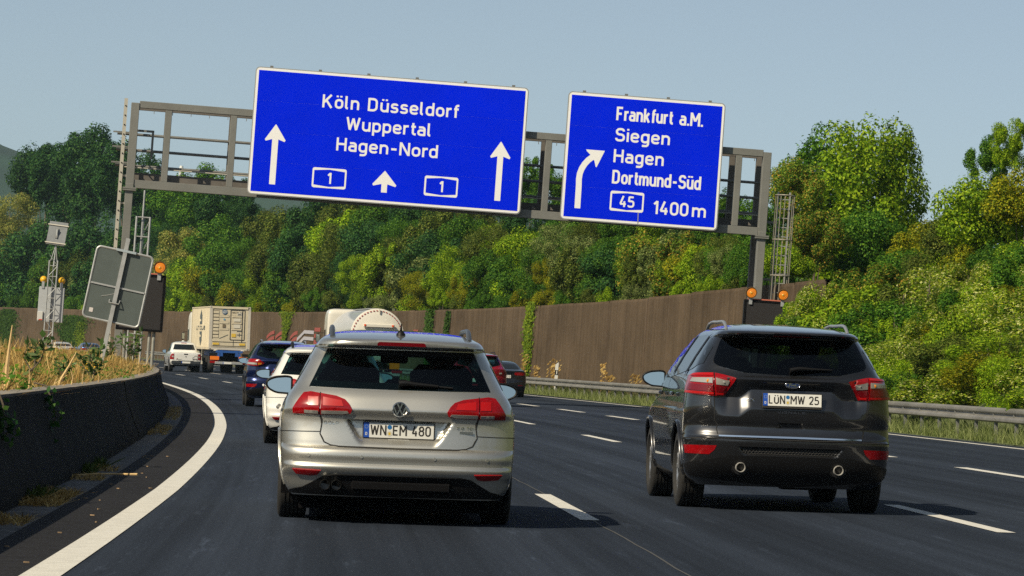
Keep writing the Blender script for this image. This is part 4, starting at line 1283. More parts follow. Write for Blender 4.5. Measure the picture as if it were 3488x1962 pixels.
def roof_z(B, x, y, zlo, zhi):
    """height of the skin above (x, y): highest level whose outline still contains the point"""
    best = zlo
    for z in np.linspace(zlo, zhi, 60):
        X, Y, S, _, _ = B.section(float(z))
        yy = y - B.yo
        k = np.argmax(X)
        if Y[0] <= yy <= Y[-1]:
            lo = np.interp(yy, Y, X)
            if abs(x) <= lo: best = float(z)
    return best

def seats(parent, y_rear, y_front, z, w=.5, rear_top=None, n_rear=3):
    """rear bench with head restraints and two front seats, as parts of the car"""
    rt = rear_top or z + .50
    mb = MB(); mb.box((0, y_rear, (z + rt) / 2 - .12), (1.30, .16, rt - z + .1), bev=.05); mb.build('rear_seat', CLOTH, parent, 50)
    for x in ((-.42, 0, .42) if n_rear == 3 else (-.42, .42)):
        mb = MB(); mb.box((x, y_rear, rt + .02), (.26 if x else .2, .10, .13 if x else .07), bev=.04); mb.build('head_restraint', CLOTH, parent, 50)
    for x in (-.37, .37):
        mb = MB(); mb.box((x, y_front, z + .27), (.50, .16, .62), bev=.07); mb.build('front_seat', CLOTH, parent, 50)
        mb = MB(); mb.box((x, y_front - .02, z + .68), (.28, .11, .20), bev=.05); mb.build('head_restraint', CLOTH, parent, 50)
    mb = MB(); mb.box((0, y_front + .95, z + .14), (1.4, .5, .30), bev=.08); mb.build('dashboard', CLOTH, parent, 50)
    mb = MB(); mb.box((0, (y_rear + y_front) / 2 + .4, z - .35), (1.45, 3.4, .35)); mb.build('cabin_floor', BLACK_M, parent)

def car_paint(name, col, rough=.32, metal=.75, flake=.0):
    if name in MATS: return MATS[name]
    m = pm(name, col, rough, metal, coat=1.0, coat_rough=.02, var=.03, vscale=2.0, spec=.5)
    return m

# ---------------------------------------------------------------- estate car (silver, and the white one ahead of it)
EST_REAR = [(.20, .15), (.26, .10), (.34, .060), (.37, .026), (.395, .006), (.415, -.002), (.430, .000), (.448, .016), (.47, .015), (.50, .009), (.53, .013), (.55, .022), (.562, .036), (.572, .066), (.60, .070), (.75, .085), (.80, .078), (.832, .055), (.845, .052), (.87, .060), (.93, .085), (.985, .125), (1.0, .140), (1.10, .208), (1.20, .275), (1.285, .335), (1.300, .335), (1.308, .26), (1.314, .200), (1.320, .184), (1.350, .176), (1.360, .180), (1.370, .210), (1.385, .32), (1.405, .52), (1.425, .82), (1.442, 1.2), (1.455, 1.7), (1.460, 2.0)]
EST_W = [(.20, .80), (.26, .845), (.34, .872), (.45, .888), (.60, .897), (.72, .898), (.80, .890), (.88, .868), (.95, .828), (1.0, .790), (1.08, .750), (1.18, .702), (1.28, .652), (1.33, .626), (1.36, .604), (1.385, .572), (1.405, .535), (1.425, .48), (1.442, .39), (1.455, .26), (1.460, .15)]
EST_F = [(.20, 4.40), (.35, 4.53), (.60, 4.55), (.75, 4.45), (.86, 4.25), (.93, 3.85), (.98, 3.45), (1.05, 3.30), (1.20, 2.98), (1.35, 2.62), (1.42, 2.4), (1.46, 2.1)]
def est_disp(x, z):
    x = np.abs(x)
    d = np.zeros_like(x)
    # number-plate recess: trapezium between z .585 and .765
    if .580 < z < .772:
        t = (z - .590) / (.765 - .590)
        half = .30 + .115 * np.clip(t, 0, 1)
        e = np.clip((half - x) / .045, 0, 1)
        vz = np.clip((z - .585) / .065, 0, 1) * np.clip((.770 - z) / .006, 0, 1)
        d = d + .055 * (e * e * (3 - 2 * e)) * vz
    return d
def estate(M, label, paint, plate, full=True, tailstyle=0, group='cars driving away in the left lane'):
    B = Body(EST_REAR, EST_W, EST_F, lc=((.2, .30), (.5, .36), (.9, .40), (1.1, .48), (1.35, .45), (1.38, .5), (1.46, .4)), n=3.5, disp=est_disp, y_off=-1.03, nroof=(1.34, 1.42, 2.4), taper=lambda Y, z: 1 - .034 * np.clip((1.5 - Y) / 1.5, 0, 1) * min(1, max(0, (1.0 - z) / .15)))
    car = empty('car', M, label, 'car', group)
    AR = [(0.0, .315, .355), (2.63, .315, .355)]
    glass_poly = [(-.545, 1.296), (.545, 1.296), (.676, 1.004), (.34, .998), (0, .997), (-.34, .998), (-.676, 1.004)]
    gp = B.poly(glass_poly)
    hole = [shrink(gp, .045)]
    zs_ = (1.02, 1.36)
    for zz in [0]:
        pass
    ws = []
    lower = None
    patch(B, [(-.80, .215), (0, .205), (.80, .215), (.70, .262), (.60, .318), (.54, .352), (.46, .364), (0, .366), (-.46, .364), (-.54, .352), (-.60, .318), (-.70, .262)], .005, BLACK, 'lower_bumper', car, .01, .035)
    wind = []
    for sg in (-1, 1):
        Xw, Yw, Sw, s1w, s2w = B.section(1.2)
    # windscreen opening: the nose quarter between cowl and roof
    def wind_poly():
        lo, hi = 1.04, 1.36
        L = []
        for z in np.linspace(lo, hi, 6): L.append((B.section(float(z))[2][-1] + .05, float(z)))
        for z in np.linspace(hi, lo, 6):
            X, Y, S, a, b = B.section(float(z)); L.append((b + .30 * (S[-1] - b), float(z)))
        return L
    wp = wind_poly()
    hole += [wp, [(-u, z) for u, z in wp]]
    shell(B, paint, car, .20, 1.460, holes=hole, arches=AR, lower=lower, dz=.0125 if full else .02, nr=72 if full else 44)
    # windscreen: same surface, glazed
    rows = []
    for z in np.linspace(1.04, 1.36, 8):
        X, Y, S, a, b = B.section(float(z))
        us = np.concatenate([-np.linspace(b + .26 * (S[-1] - b), S[-1], 8), np.linspace(S[-1], b + .26 * (S[-1] - b), 8)])
        rows.append([B.at(float(u), float(z)) for u in us])
    link('windscreen', grid_mesh('windscreen', rows, GLASS_W), car)
    rw = patch(B, glass_poly, .003, GLASS_T, 'rear_window', car, thick=.004, res=.06, smooth_corner=.02)
    # dark printed border of the rear window
    inner = shrink(gp, .05)
    n = len(gp)
    mbf = MB()
    for i in range(n):
        a, b, c, d = gp[i], gp[(i + 1) % n], inner[(i + 1) % n], inner[i]
        k = max(1, int(math.hypot(b[0] - a[0], b[1] - a[1]) / .06))
        for j in range(k):
            t0, t1 = j / k, (j + 1) / k
            q = [(a[0] + (b[0] - a[0]) * t0, a[1] + (b[1] - a[1]) * t0), (a[0] + (b[0] - a[0]) * t1, a[1] + (b[1] - a[1]) * t1), (d[0] + (c[0] - d[0]) * t1, d[1] + (c[1] - d[1]) * t1), (d[0] + (c[0] - d[0]) * t0, d[1] + (c[1] - d[1]) * t0)]
            mbf._add([B.at(*p) + B.nrm(*p) * .001 for p in q], [(0, 1, 2, 3)])
    mbf.build('window_border', BLACK, rw)
    mb = MB()        # wiper
    wb = lambda x, z, o: B.at(B.ux(x, z), z) + B.nrm(B.ux(x, z), z) * o
    mb.tube([wb(-.01, 1.03, .03), wb(.04, 1.035, .035), wb(.10, 1.03, .03), wb(.28, 1.025, .02)], [.026, .022, .016, .010], 8); mb.tube([wb(.14, 1.036, .014), wb(.39, 1.020, .012)], .007, 6)
    mb.build('wiper', BLACK, car, 50)
    # third brake light under the spoiler lip
    patch(B, [(-.185, 1.327), (.185, 1.327), (.172, 1.352), (-.172, 1.352)], .004, RED_DARK, 'brake_light', car, .006, .04, smooth_corner=.01)
    # tail lights: body half and tailgate half
    for sg in (-1, 1):
        def q(x, z): return (sg * x, z)
        outer = [q(.592, .806), q(.592, .953), q(.655, .962), q(.708, .954), q(.745, .905), q(.785, .84), q(.782, .806)]
        inner_ = [q(.585, .806), q(.585, .953), q(.47, .938), q(.405, .915), q(.375, .885), q(.350, .845), q(.362, .822), q(.41, .812)]
        if sg < 0: outer, inner_ = outer[::-1], inner_[::-1]
        for nm, pl in (('tail_light', outer), ('tail_light', inner_)):
            t = patch(B, pl, .012, RED_LENS, nm, car, .016, .03)
            patch(B, shrink(B.poly(pl), -.007), .004, BLACK, 'lamp_surround', t, .008, .05, raw=True)
        # lens structure: brighter light-guide blocks, pale lower strip, dark surround
        for pl, mt, of in (([q(.600, .862), q(.600, .925), q(.675, .925), q(.675, .862)], RED_BRIGHT, .0135), ([q(.415, .862), q(.43, .905), q(.565, .925), q(.565, .862)], RED_BRIGHT, .0135), ([q(.375, .826), q(.385, .836), q(.577, .834), q(.577, .816), q(.42, .818)], CLEAR_LENS, .0135), ([q(.600, .815), q(.600, .832), q(.70, .834), q(.70, .817)], CLEAR_LENS, .0135)):
            if sg < 0: pl = pl[::-1]
            patch(B, pl, .0165, mt, 'lens_block', t, .005, .035)
        # fog reflector in the bumper
        rp = [q(.565, .392), q(.775, .398), q(.745, .364), q(.64, .354), q(.590, .362)]
        if sg < 0: rp = rp[::-1]
        patch(B, rp, .010, RED_LENS, 'reflector', car, .02, .02)
    # tailgate joint, bumper joint, parking sensors
    seam(B, [(-.589, .965), (-.588, .80), (-.582, .66), (-.55, .60), (-.50, .578), (-.44, .569), (0, .566), (.44, .569), (.50, .578), (.55, .60), (.582, .66), (.588, .80), (.589, .965)], car, .009)
    for sg in (-1, 1):
        seam(B, [(sg * .584, .675), (sg * .72, .672), ('s', -.55, .668, sg), ('s', -.40, .662, sg)], car, .006)
    for x in (-.66, -.27, .27, .66):
        c = B.at(B.ux(x, .500), .500); nn = B.nrm(B.ux(x, .5), .5)
        mb = MB(); mb.tube([c, c + nn * .004], .012, 14); mb.build('parking_sensor', paint, car, 40)
    # badge: ring with V over W
    bz = .857
    bc = B.at(0, bz); bn = B.nrm(0, bz)
    by = bc.y - .022
    mb = MB(); mb.lathe([(by + .03, .057), (by + .004, .057), (by, .053), (by, 0)], (0, 0, bz), 'y', 32); bd = mb.build('badge', pm('badge_black', (.01, .01, .012), .25), car, 40)
    mb = MB(); mb.lathe([(by - .001, .056), (by - .006, .052), (by - .006, .048), (by - .001, .045)], (0, 0, bz), 'y', 36)
    T = lambda a, b, c: (a, by - .005 - c, bz + b)
    for pts in ([(-.020, .046), (0, .004), (.020, .046)], [(-.044, .018), (-.019, -.040), (0, .004), (.019, -.040), (.044, .018)]):
        stroke_quads(mb, pts, False, .011, T, .0 if len(pts) == 3 else .0008)
    mb.build('badge_emblem', CHROME, bd, 40)
    yrec = EST_REAR[11][1] + .055
    number_plate(car, 0, -1.03 + .118, .697, plate[0], plate[1], plate[2] if len(plate) > 2 else None, detail=full)
    def lettering(txt, x0, z0, wd, h, name='model_lettering', mat=CHROME, st=.2, drop=.012):
        mb = MB()
        def T(a, b, c):
            u = B.ux(x0 + a, z0 + b); p = B.at(u, z0 + b) + B.nrm(u, z0 + b) * (.005 + c); return p
        text(mb, txt, T, h, wd, st); mb.build(name, mat, car)
    if full:
        lettering('GOLF', -.555, .735, .108, .020)
        lettering('2.0 TDI', .430, .722, .125, .020)
        mb = MB(); c = B.at(B.ux(.50, .70), .70); mb.box((c.x, c.y - .006, .70), (.10, .004, .018)); mb.build('engine_badge', CHROME, car)
        mb = MB(); 
    # twin exhaust tips and diffuser
    for x in (-.532, -.448):
        mb = MB(); mb.lathe([(-.985, .033), (-.99, .036), (-.985, .039), (-.85, .038)], (x, 0, .285), 'y', 20); mb.lathe([(-.93, .0), (-.93, .034), (-.985, .033)], (x, 0, .285), 'y', 20); mb.build('exhaust_pipe', pm('exhaust_steel', (.10, .10, .10), .35, .9), car, 40)
    mb = MB(); mb.box((.03, -.950, .285), (.74, .05, .075), bev=.015); mb.build('diffuser', BLACK_M, car)
    mb = MB(); mb.box((0, -.42, .235), (1.16, .75, .07)); mb.box((0, 1.2, .235), (1.45, 3.2, .08)); mb.box((-.35, -.45, .20), (.45, .5, .14), bev=.04); mb.tube([(-.62, 0, .30), (.62, 0, .30)], .05, 8); mb.build('underbody', BLACK_M, car)
    # wheels
    for sg in (-1, 1):
        for y in (0, 2.63):
            make_wheel(car, sg * (.885 - .11), y, .318, .222, True, sg)
            wheel_well(car, sg * .86, y, .315, .357, sg)
        for y in (0, 2.63): arch_lip(B, car, y, .315, .357, sg, paint, .010)
        door_mirror(car, sg, sg * .925, 2.03, .995, .215, .145, paint if paint.name != 'silver_paint' else BLACK)
        # side glazing and door joints
        sw = [('s', -.55, 1.02, sg), ('s', .55, 1.0, sg), ('s', 1.55, .985, sg), ('s', 2.05, .98, sg), ('s', 1.30, 1.33, sg), ('s', .3, 1.345, sg), ('s', -.30, 1.315, sg), ('s', -.50, 1.20, sg)]
        if sg < 0: sw = sw[::-1]
        g = patch(B, sw, .004, GLASS_S, 'side_window', car, .008, .09)
        for y in (.30, 1.15): seam(B, [('s', y, .99, sg), ('s', y - .05, 1.33, sg)], g, .05, .008, BLACK, 'window_pillar')
        for y in (.42, 1.30): seam(B, [('s', y, .28, sg), ('s', y, .6, sg), ('s', y - .02, .97, sg)], car, .008)
        for y in (.50, 1.40):
            p = B.at(B.uy(y, .83, sg), .83)
            mb = MB(); mb.box((p.x + sg * .028, y, .83), (.03, .20, .03), bev=.01); mb.build('door_handle', paint, car)
    # roof rails and aerial
    zf = lambda y: roof_z(B, .50, y, 1.30, 1.46)
    zt_ = {round(y, 2): zf(y) for y in np.arange(-.7, 1.6, .05)}
    zfn = lambda y: float(np.interp(y, sorted(zt_), [zt_[k] for k in sorted(zt_)]))
    for sg in (-1, 1):
        roof_rail(B, car, sg, -.52, 1.45, lambda y: .515, zfn, pm('rail_grey', (.09, .10, .115), .35, .4) if paint.name != 'white_paint' else BLACK, h=.055, r=.019)
    mb = MB(); z0 = roof_z(B, 0, -.45, 1.30, 1.46)
    mb.lathe([(z0 - .01, .036), (z0 + .012, .034), (z0 + .03, .02), (z0 + .04, .008)], (0, -.45, 0), 'z', 14); mb.tube([(0, -.45, z0 + .03), (0, -.50, z0 + .085)], [.010, .004], 6); mb.build('aerial', BLACK, car, 50)
    seats(car, .25, 1.15, .62, rear_top=1.02)
    mb = MB(); mb.box((0, 1.55, 1.235), (.22, .04, .07), bev=.015); mb.build('inside_mirror', BLACK_M, car)
    return car, B

SILVER = car_paint('silver_paint', (.64, .615, .545), .36, .87)
WHITE_P = car_paint('white_paint', (.74, .73, .69), .35, .0)
estate(frame(.44, 28.9, .0), 'silver estate car in the left lane, number plate WN EM 480', SILVER, ('WN', 'EM 480', ('euromicron.com', .15, .0)), True)
estate(frame(.20, 54.6, .0), 'white estate car with roof rails, half hidden behind the silver estate', WHITE_P, ('UN', 'K 21'), False)
# ---------------------------------------------------------------- compact SUV (dark grey one on the right, navy one, red one)
SUV_REAR = [(.22, .22), (.30, .13), (.40, .055), (.50, .022), (.58, .006), (.625, .000), (.640, .004), (.652, .034), (.668, .036), (.70, .052), (.755, .062), (.80, .048), (.86, .036), (.93, .030), (1.00, .030), (1.10, .020), (1.165, .010), (1.18, .022), (1.21, .065), (1.30, .135), (1.42, .222), (1.53, .300), (1.548, .305), (1.556, .23), (1.566, .180), (1.588, .155), (1.598, .165), (1.610, .22), (1.628, .40), (1.648, .70), (1.668, 1.1), (1.684, 1.6), (1.692, 2.0)]
SUV_W = [(.22, .80), (.28, .87), (.36, .905), (.50, .918), (.70, .925), (.85, .924), (1.0, .912), (1.10, .902), (1.18, .890), (1.26, .858), (1.36, .808), (1.46, .748), (1.54, .698), (1.58, .668), (1.60, .642), (1.62, .602), (1.64, .55), (1.66, .48), (1.68, .34), (1.692, .17)]
SUV_F = [(.22, 4.32), (.4, 4.50), (.70, 4.48), (.84, 4.30), (.94, 3.85), (1.01, 3.35), (1.10, 3.22), (1.25, 3.02), (1.45, 2.72), (1.60, 2.35), (1.66, 2.2), (1.692, 2.05)]
def suv_disp(x, z):
    x = np.abs(x); d = np.zeros_like(x)
    # upper bar of the tailgate leans in towards its lower edge, the field below leans back out
    zb = np.where(x < .37, 1.085, np.where(x < .46, 1.085 - (x - .37) / .09 * .075, 1.01))
    fade = np.clip((.70 - x) / .12, 0, 1)
    up = np.clip((1.172 - z) / np.maximum(1.172 - zb, .02), 0, 1)
    below = np.clip(1 - (zb - z) / .17, 0, 1)
    v = np.where(z >= zb, up, below * np.where(z < zb, 1, 0))
    d = d + .062 * v * fade * (1 if .84 < z < 1.175 else 0)
    # step at lower edge
    # bumper insert (grille field) sits back
    if .505 < z < .575:
        e = np.clip((.465 - (.575 - z) * .75 - x) / .02, 0, 1)
        d = d + .028 * e * np.clip((.575 - z) / .006, 0, 1) * np.clip((z - .505) / .006, 0, 1)
    # tailgate grip
    if .748 < z < .795:
        e = np.clip((.105 - x) / .012, 0, 1); d = d + .03 * e * np.clip((.795 - z) / .006, 0, 1)
    return d
def suv(M, label, paint, plate, full=True, style=0, group='cars driving away on the motorway', rails=True, rail_mat=None, hs=1.0):
    B = Body(SUV_REAR, SUV_W, SUV_F, lc=((.22, .34), (.5, .40), (.9, .44), (1.2, .46), (1.5, .45), (1.6, .5), (1.69, .4)), n=3.3, disp=suv_disp if style < 2 else None, y_off=-.95, nroof=(1.58, 1.66, 2.4), taper=lambda Y, z: 1 - .055 * np.clip((2.6 - Y) / 2.4, 0, 1) * min(1, max(0, (z - 1.05) / .2)))
    car = empty('car', M, label, 'car', group)
    if hs != 1.0: car.scale = (hs * .985, hs, hs)
    AR = [(0, .36, .405), (2.69, .36, .405)]
    gpoly = [(-.60, 1.535), (0, 1.538), (.60, 1.535), (.690, 1.318), (.655, 1.282), (.42, 1.226), (0, 1.212), (-.42, 1.226), (-.655, 1.282), (-.690, 1.318)]
    gp = B.poly(gpoly)
    def lower(u, z, c):
        if c[1] > 2.4: return False
        ax = abs(c[0])
        edge = .50 if ax < .55 else .50 - (ax - .55) * .55
        if c[1] > -.25: edge = .30
        return False
    lo_ = [(0, .225), (.86, .30), ('s', -.60, .33, 1), ('s', -.60, .40, 1), (.80, .44), (.66, .47), (.55, .497), (0, .50)]
    full_lo = [p for p in lo_] + [(-p[0], p[1]) if p[0] != 's' else ('s', p[1], p[2], -1) for p in lo_[::-1][1:-1]]
    patch(B, full_lo, .006, BLACK, 'lower_bumper', car, .012, .04)
    wlo, whi = 1.16, 1.56
    wp = [(B.section(float(z))[2][-1] + .05, float(z)) for z in np.linspace(wlo, whi, 5)]
    for z in np.linspace(whi, wlo, 5):
        X, Y, S, a, b = B.section(float(z)); wp.append((b + .30 * (S[-1] - b), float(z)))
    shell(B, paint, car, .22, 1.692, holes=[shrink(gp, .05), wp, [(-u, z) for u, z in wp]], arches=AR, lower=lower, dz=.0125 if full else .02, nr=72 if full else 44)
    rows = []
    for z in np.linspace(wlo, whi, 8):
        X, Y, S, a, b = B.section(float(z)); k0 = b + .26 * (S[-1] - b)
        us = np.concatenate([-np.linspace(k0, S[-1], 8), np.linspace(S[-1], k0, 8)])
        rows.append([B.at(float(u), float(z)) for u in us])
    link('windscreen', grid_mesh('windscreen', rows, GLASS_W), car)
    rw = patch(B, gpoly, .003, GLASS_D if full else GLASS_T, 'rear_window', car, .004, .06, smooth_corner=.03)
    inner = shrink(gp, .055); n = len(gp); mbf = MB()
    for i in range(n):
        a, b, c, d = gp[i], gp[(i + 1) % n], inner[(i + 1) % n], inner[i]
        k = max(1, int(math.hypot(b[0] - a[0], b[1] - a[1]) / .06))
        for j in range(k):
            t0, t1 = j / k, (j + 1) / k
            q = [(a[0] + (b[0] - a[0]) * t0, a[1] + (b[1] - a[1]) * t0), (a[0] + (b[0] - a[0]) * t1, a[1] + (b[1] - a[1]) * t1), (d[0] + (c[0] - d[0]) * t1, d[1] + (c[1] - d[1]) * t1), (d[0] + (c[0] - d[0]) * t0, d[1] + (c[1] - d[1]) * t0)]
            mbf._add([B.at(*p) + B.nrm(*p) * .001 for p in q], [(0, 1, 2, 3)])
    mbf.build('window_border', BLACK, rw)
    wb = lambda x, z, o: B.at(B.ux(x, z), z) + B.nrm(B.ux(x, z), z) * o
    mb = MB(); mb.tube([wb(-.02, 1.245, .03), wb(.06, 1.262, .034), wb(.18, 1.265, .025), wb(.36, 1.268, .018)], [.022, .018, .012, .006], 8); mb.build('wiper', BLACK, car, 50)
    patch(B, [(-.17, 1.562), (.17, 1.562), (.16, 1.588), (-.16, 1.588)], .004, RED_DARK, 'brake_light', car, .006, .04, smooth_corner=.008)
    for sg in (-1, 1):
        q = lambda x, z: (sg * x, z)
        if style == 0:
            outer = [q(.688, 1.018), q(.688, 1.212), ('s', -.60, 1.205, sg), ('s', -.36, 1.185, sg), ('s', -.44, 1.10, sg), ('s', -.55, 1.035, sg)]
            innr = [q(.680, 1.018), q(.680, 1.212), q(.50, 1.172), q(.52, 1.145), q(.60, 1.022)]
            blocks = [([q(.700, 1.130), q(.700, 1.168), ('s', -.66, 1.165, sg), ('s', -.64, 1.132, sg)], CLEAR_LENS), ([q(.570, 1.120), q(.556, 1.158), q(.672, 1.168), q(.672, 1.120)], CLEAR_LENS), ([q(.695, 1.055), q(.695, 1.112), ('s', -.62, 1.115, sg), ('s', -.60, 1.06, sg)], RED_DARK), ([q(.615, 1.055), q(.582, 1.105), q(.672, 1.108), q(.672, 1.055)], RED_DARK), ([q(.695, 1.03), q(.695, 1.048), ('s', -.60, 1.052, sg), ('s', -.575, 1.036, sg)], RED_BRIGHT), ([q(.612, 1.03), q(.606, 1.048), q(.672, 1.048), q(.672, 1.03)], RED_BRIGHT), ([q(.695, 1.184), q(.695, 1.205), ('s', -.60, 1.2, sg), ('s', -.55, 1.182, sg)], RED_BRIGHT)]
        elif style == 1:
            outer = [q(.66, 1.03), q(.66, 1.19), ('s', -.60, 1.195, sg), ('s', -.38, 1.17, sg), ('s', -.46, 1.10, sg), ('s', -.56, 1.05, sg)]
            innr = [q(.655, 1.03), q(.655, 1.19), q(.58, 1.17), q(.49, 1.11), q(.55, 1.06)]
            blocks = [([q(.67, 1.06), q(.67, 1.11), ('s', -.62, 1.115, sg), ('s', -.60, 1.065, sg)], CLEAR_LENS), ([q(.56, 1.075), q(.545, 1.11), q(.645, 1.11), q(.645, 1.06)], AMBER)]
        else:
            outer = [q(.60, .985), q(.60, 1.06), q(.72, 1.085), ('s', -.55, 1.09, sg), ('s', -.42, 1.07, sg), ('s', -.48, 1.0, sg), ('s', -.58, .975, sg)]
            innr = [q(.59, .985), q(.59, 1.055), q(.50, 1.03), q(.49, 1.0)]
            blocks = [([q(.64, 1.01), q(.64, 1.055), q(.73, 1.065), q(.73, 1.015)], CLEAR_LENS)]
        if sg < 0: outer, innr, blocks = outer[::-1], innr[::-1], [(b[::-1], m) for b, m in blocks]
        patch(B, outer, .014, RED_LENS if style != 2 else RED_DARK, 'tail_light', car, .02, .035)
        t = patch(B, innr, .014, RED_LENS if style != 2 else RED_DARK, 'tail_light', car, .02, .035)
        if full: patch(B, shrink(B.poly(innr), -.007), .006, BLACK, 'lamp_surround', t, .010, .05, raw=True)
        for b, mt in blocks: patch(B, b, .020, mt, 'lens_block', t, .006, .035)
        if style == 0:       # bulbs behind the clear strip
            for x, mt in ((.735, AMBER), (.60, CLEAR_LENS)):
                p = wb(sg * x, 1.147, .016); mb = MB(); mb.ball(p, (.017, .006, .017), 12, 6); mb.build('bulb', mt, t, 50)
        rp = [q(.655, .578), ('s', -.62, .572, sg), ('s', -.66, .50, sg), q(.715, .498)]
        if sg < 0: rp = rp[::-1]
        patch(B, rp, .005, RED_LENS, 'reflector', car, .012, .04)
        # joints
        seam(B, [q(.684, 1.215), q(.684, 1.01), q(.675, .80), q(.640, .655)], car, .009)
        seam(B, [q(.640, .640), q(.75, .640), ('s', -.60, .632, sg), ('s', -.38, .62, sg)], car, .008)
    seam(B, [(-.640, .655), (-.3, .645), (0, .643), (.3, .645), (.640, .655)], car, .012)
    if style == 0:
        patch(B, [(-.635, .656), (.635, .656), (.635, .669), (0, .672), (-.635, .669)], .012, CHROME, 'chrome_strip', car, .014, .06)
    # bumper insert: honeycomb
    if full:
        mb = MB(); r_ = .017
        for row in range(3):
            for k in range(-15, 16):
                x = k * r_ * 1.75 + (row % 2) * r_ * .87; z = .525 + row * r_ * 1.05
                if abs(x) > .455 - (.575 - z) * .75: continue
                p = wb(x, z, .008)
                mb.tube([(p.x + r_ * .92 * math.cos(a), p.y, z + r_ * .62 * math.sin(a)) for a in np.arange(6) * math.pi / 3], .0032, 4, closed=True)
        mb.build('grille', pm('grille_grey', (.05, .05, .052), .4), car)
        seam(B, [(-.475, .583), (.475, .583)], car, .012, .004, paint, 'insert_edge')
        for x in (-.72, -.25, .25, .72):
            u = B.ux(x, .61); c = B.at(u, .61); mb = MB(); mb.tube([c, c + B.nrm(u, .61) * .005], .013, 14); mb.build('parking_sensor', paint, car, 40)
    # lower diffuser and exhausts
    mb = MB(); mb.box((0, -.74, .36), (.70, .12, .15), bev=.03); mb.build('diffuser', BLACK_M, car)
    for sg in (-1, 1):
        x = sg * .437
        mb = MB(); mb.lathe([(-.80, .095), (-.87, .080), (-.885, .07), (-.88, .05)], (x, 0, .395), 'y', 24); mb.build('exhaust_surround', BLACK, car, 40)
        mb = MB(); mb.lathe([(-.80, .034), (-.915, .036), (-.925, .041), (-.915, .046), (-.80, .046)], (x, 0, .39), 'y', 24); ex = mb.build('exhaust_pipe', pm('polished_tip', (.72, .70, .66), .3, .6), car, 40)
        mb = MB(); mb.lathe([(-.86, 0), (-.86, .04)], (x, 0, .39), 'y', 16); mb.build('exhaust_bore', BLACK_M, ex)
    mb = MB(); mb.box((0, -.35, .30), (1.2, .75, .12)); mb.box((0, 1.2, .29), (1.5, 3.2, .10)); mb.tube([(-.66, 0, .36), (.66, 0, .36)], .06, 8); mb.box((.2, -.5, .25), (.5, .3, .1), bev=.03); mb.build('underbody', BLACK_M, car)
    for sg in (-1, 1):
        for y in (0, 2.69):
            make_wheel(car, sg * (.918 - .118), y, .352, .24, True, sg)
            wheel_well(car, sg * .88, y, .36, .407, sg, .32)
            arch_lip(B, car, y, .36, .41, sg, paint if style == 0 else BLACK, .016)
        door_mirror(car, sg, sg * .968, 1.95, 1.15, .22, .155, paint)
        sw = [('s', -.60, 1.30, sg), ('s', -.20, 1.245, sg), ('s', .6, 1.195, sg), ('s', 1.5, 1.15, sg), ('s', 2.0, 1.13, sg), ('s', 1.30, 1.49, sg), ('s', .75, 1.555, sg), ('s', .1, 1.565, sg), ('s', -.35, 1.53, sg), ('s', -.52, 1.45, sg)]
        if sg < 0: sw = sw[::-1]
        g = patch(B, sw, .004, GLASS_S, 'side_window', car, .008, .09)
        for y, yt in ((.02, -.16), (.92, .78)): seam(B, [('s', y, 1.20, sg), ('s', yt, 1.55, sg)], g, .055, .008, BLACK, 'window_pillar')
        for y in (.12, 1.12): seam(B, [('s', y + .22 if y < .5 else y, .36, sg), ('s', y + .20 if y < .5 else y, .62, sg), ('s', y, .95, sg), ('s', y - .02, 1.17, sg)], car, .009)
        for y in (.42, 1.45):
            p = B.at(B.uy(y, 1.02, sg), 1.02); mb = MB(); mb.box((p.x + sg * .03, y, 1.02), (.03, .21, .035), bev=.012); mb.build('door_handle', paint, car)
        seam(B, [('s', .42, .42, sg), ('s', 2.25, .40, sg)], car, .05, .012, CHROME if style == 0 else BLACK, 'sill_trim')
    if rails:
        zt_ = {round(float(y), 2): roof_z(B, .54, float(y), 1.50, 1.69) for y in np.arange(-.7, 1.6, .06)}
        zfn = lambda y: float(np.interp(y, sorted(zt_), [zt_[k] for k in sorted(zt_)]))
        for sg in (-1, 1): roof_rail(B, car, sg, -.42, 1.35, lambda y: .548, zfn, rail_mat or pm('rail_silver', (.42, .43, .45), .35, .6), h=.062, r=.015)
    seats(car, .25, 1.15, .80, rear_top=1.22)
    # badges and plate
    if style == 0:
        bz = 1.134; u = 0; c = B.at(0, bz); y = c.y - .012
        ell = lambda a, b, yy, n=28: [(a * math.cos(t), yy, bz + b * math.sin(t)) for t in np.linspace(0, 2 * math.pi, n, endpoint=False)]
        mb = MB(); mb._add(ell(.064, .026, y), [tuple(range(28))[::-1]]); bd = mb.build('badge', pm('badge_blue', (.006, .022, .11), .2, coat=.5), car)
        mb = MB(); mb.tube(ell(.066, .028, y + .002), .004, 6, closed=True); mb.tube(ell(.056, .021, y - .001), .0018, 5, closed=True)
        T = lambda a, b, c_: (a, y - .002 - c_, bz + b)
        for pts in ([(-.036, .010), (-.022, .013), (-.006, .011)], [(-.022, .013), (-.028, -.012), (-.036, -.008)], [(-.033, -.001), (-.016, .001)], [(-.012, -.004), (-.007, .003), (-.002, -.004), (-.007, -.009), (-.012, -.004)], [(.003, .003), (.005, -.009)], [(.004, .0), (.012, .004)], [(.030, .014), (.024, -.009)], [(.024, -.002), (.016, .002), (.013, -.006), (.020, -.009), (.025, -.004)], [(.025, -.009), (.036, -.004)]):
            stroke_quads(mb, pts, False, .0042, T, 0)
        mb.build('badge_script', CHROME, bd, 60)
        def lettering(txt, x0, z0, wd, h):
            mb = MB()
            def T(a, b, c): uu = B.ux(x0 + a, z0 + b); return B.at(uu, z0 + b) + B.nrm(uu, z0 + b) * (.005 + c)
            text(mb, txt, T, h, wd, .17); mb.build('model_lettering', CHROME, car)
        lettering('VIGNALE', -.125, .880, .245, .020)
        mb = MB()   # fish outline sticker
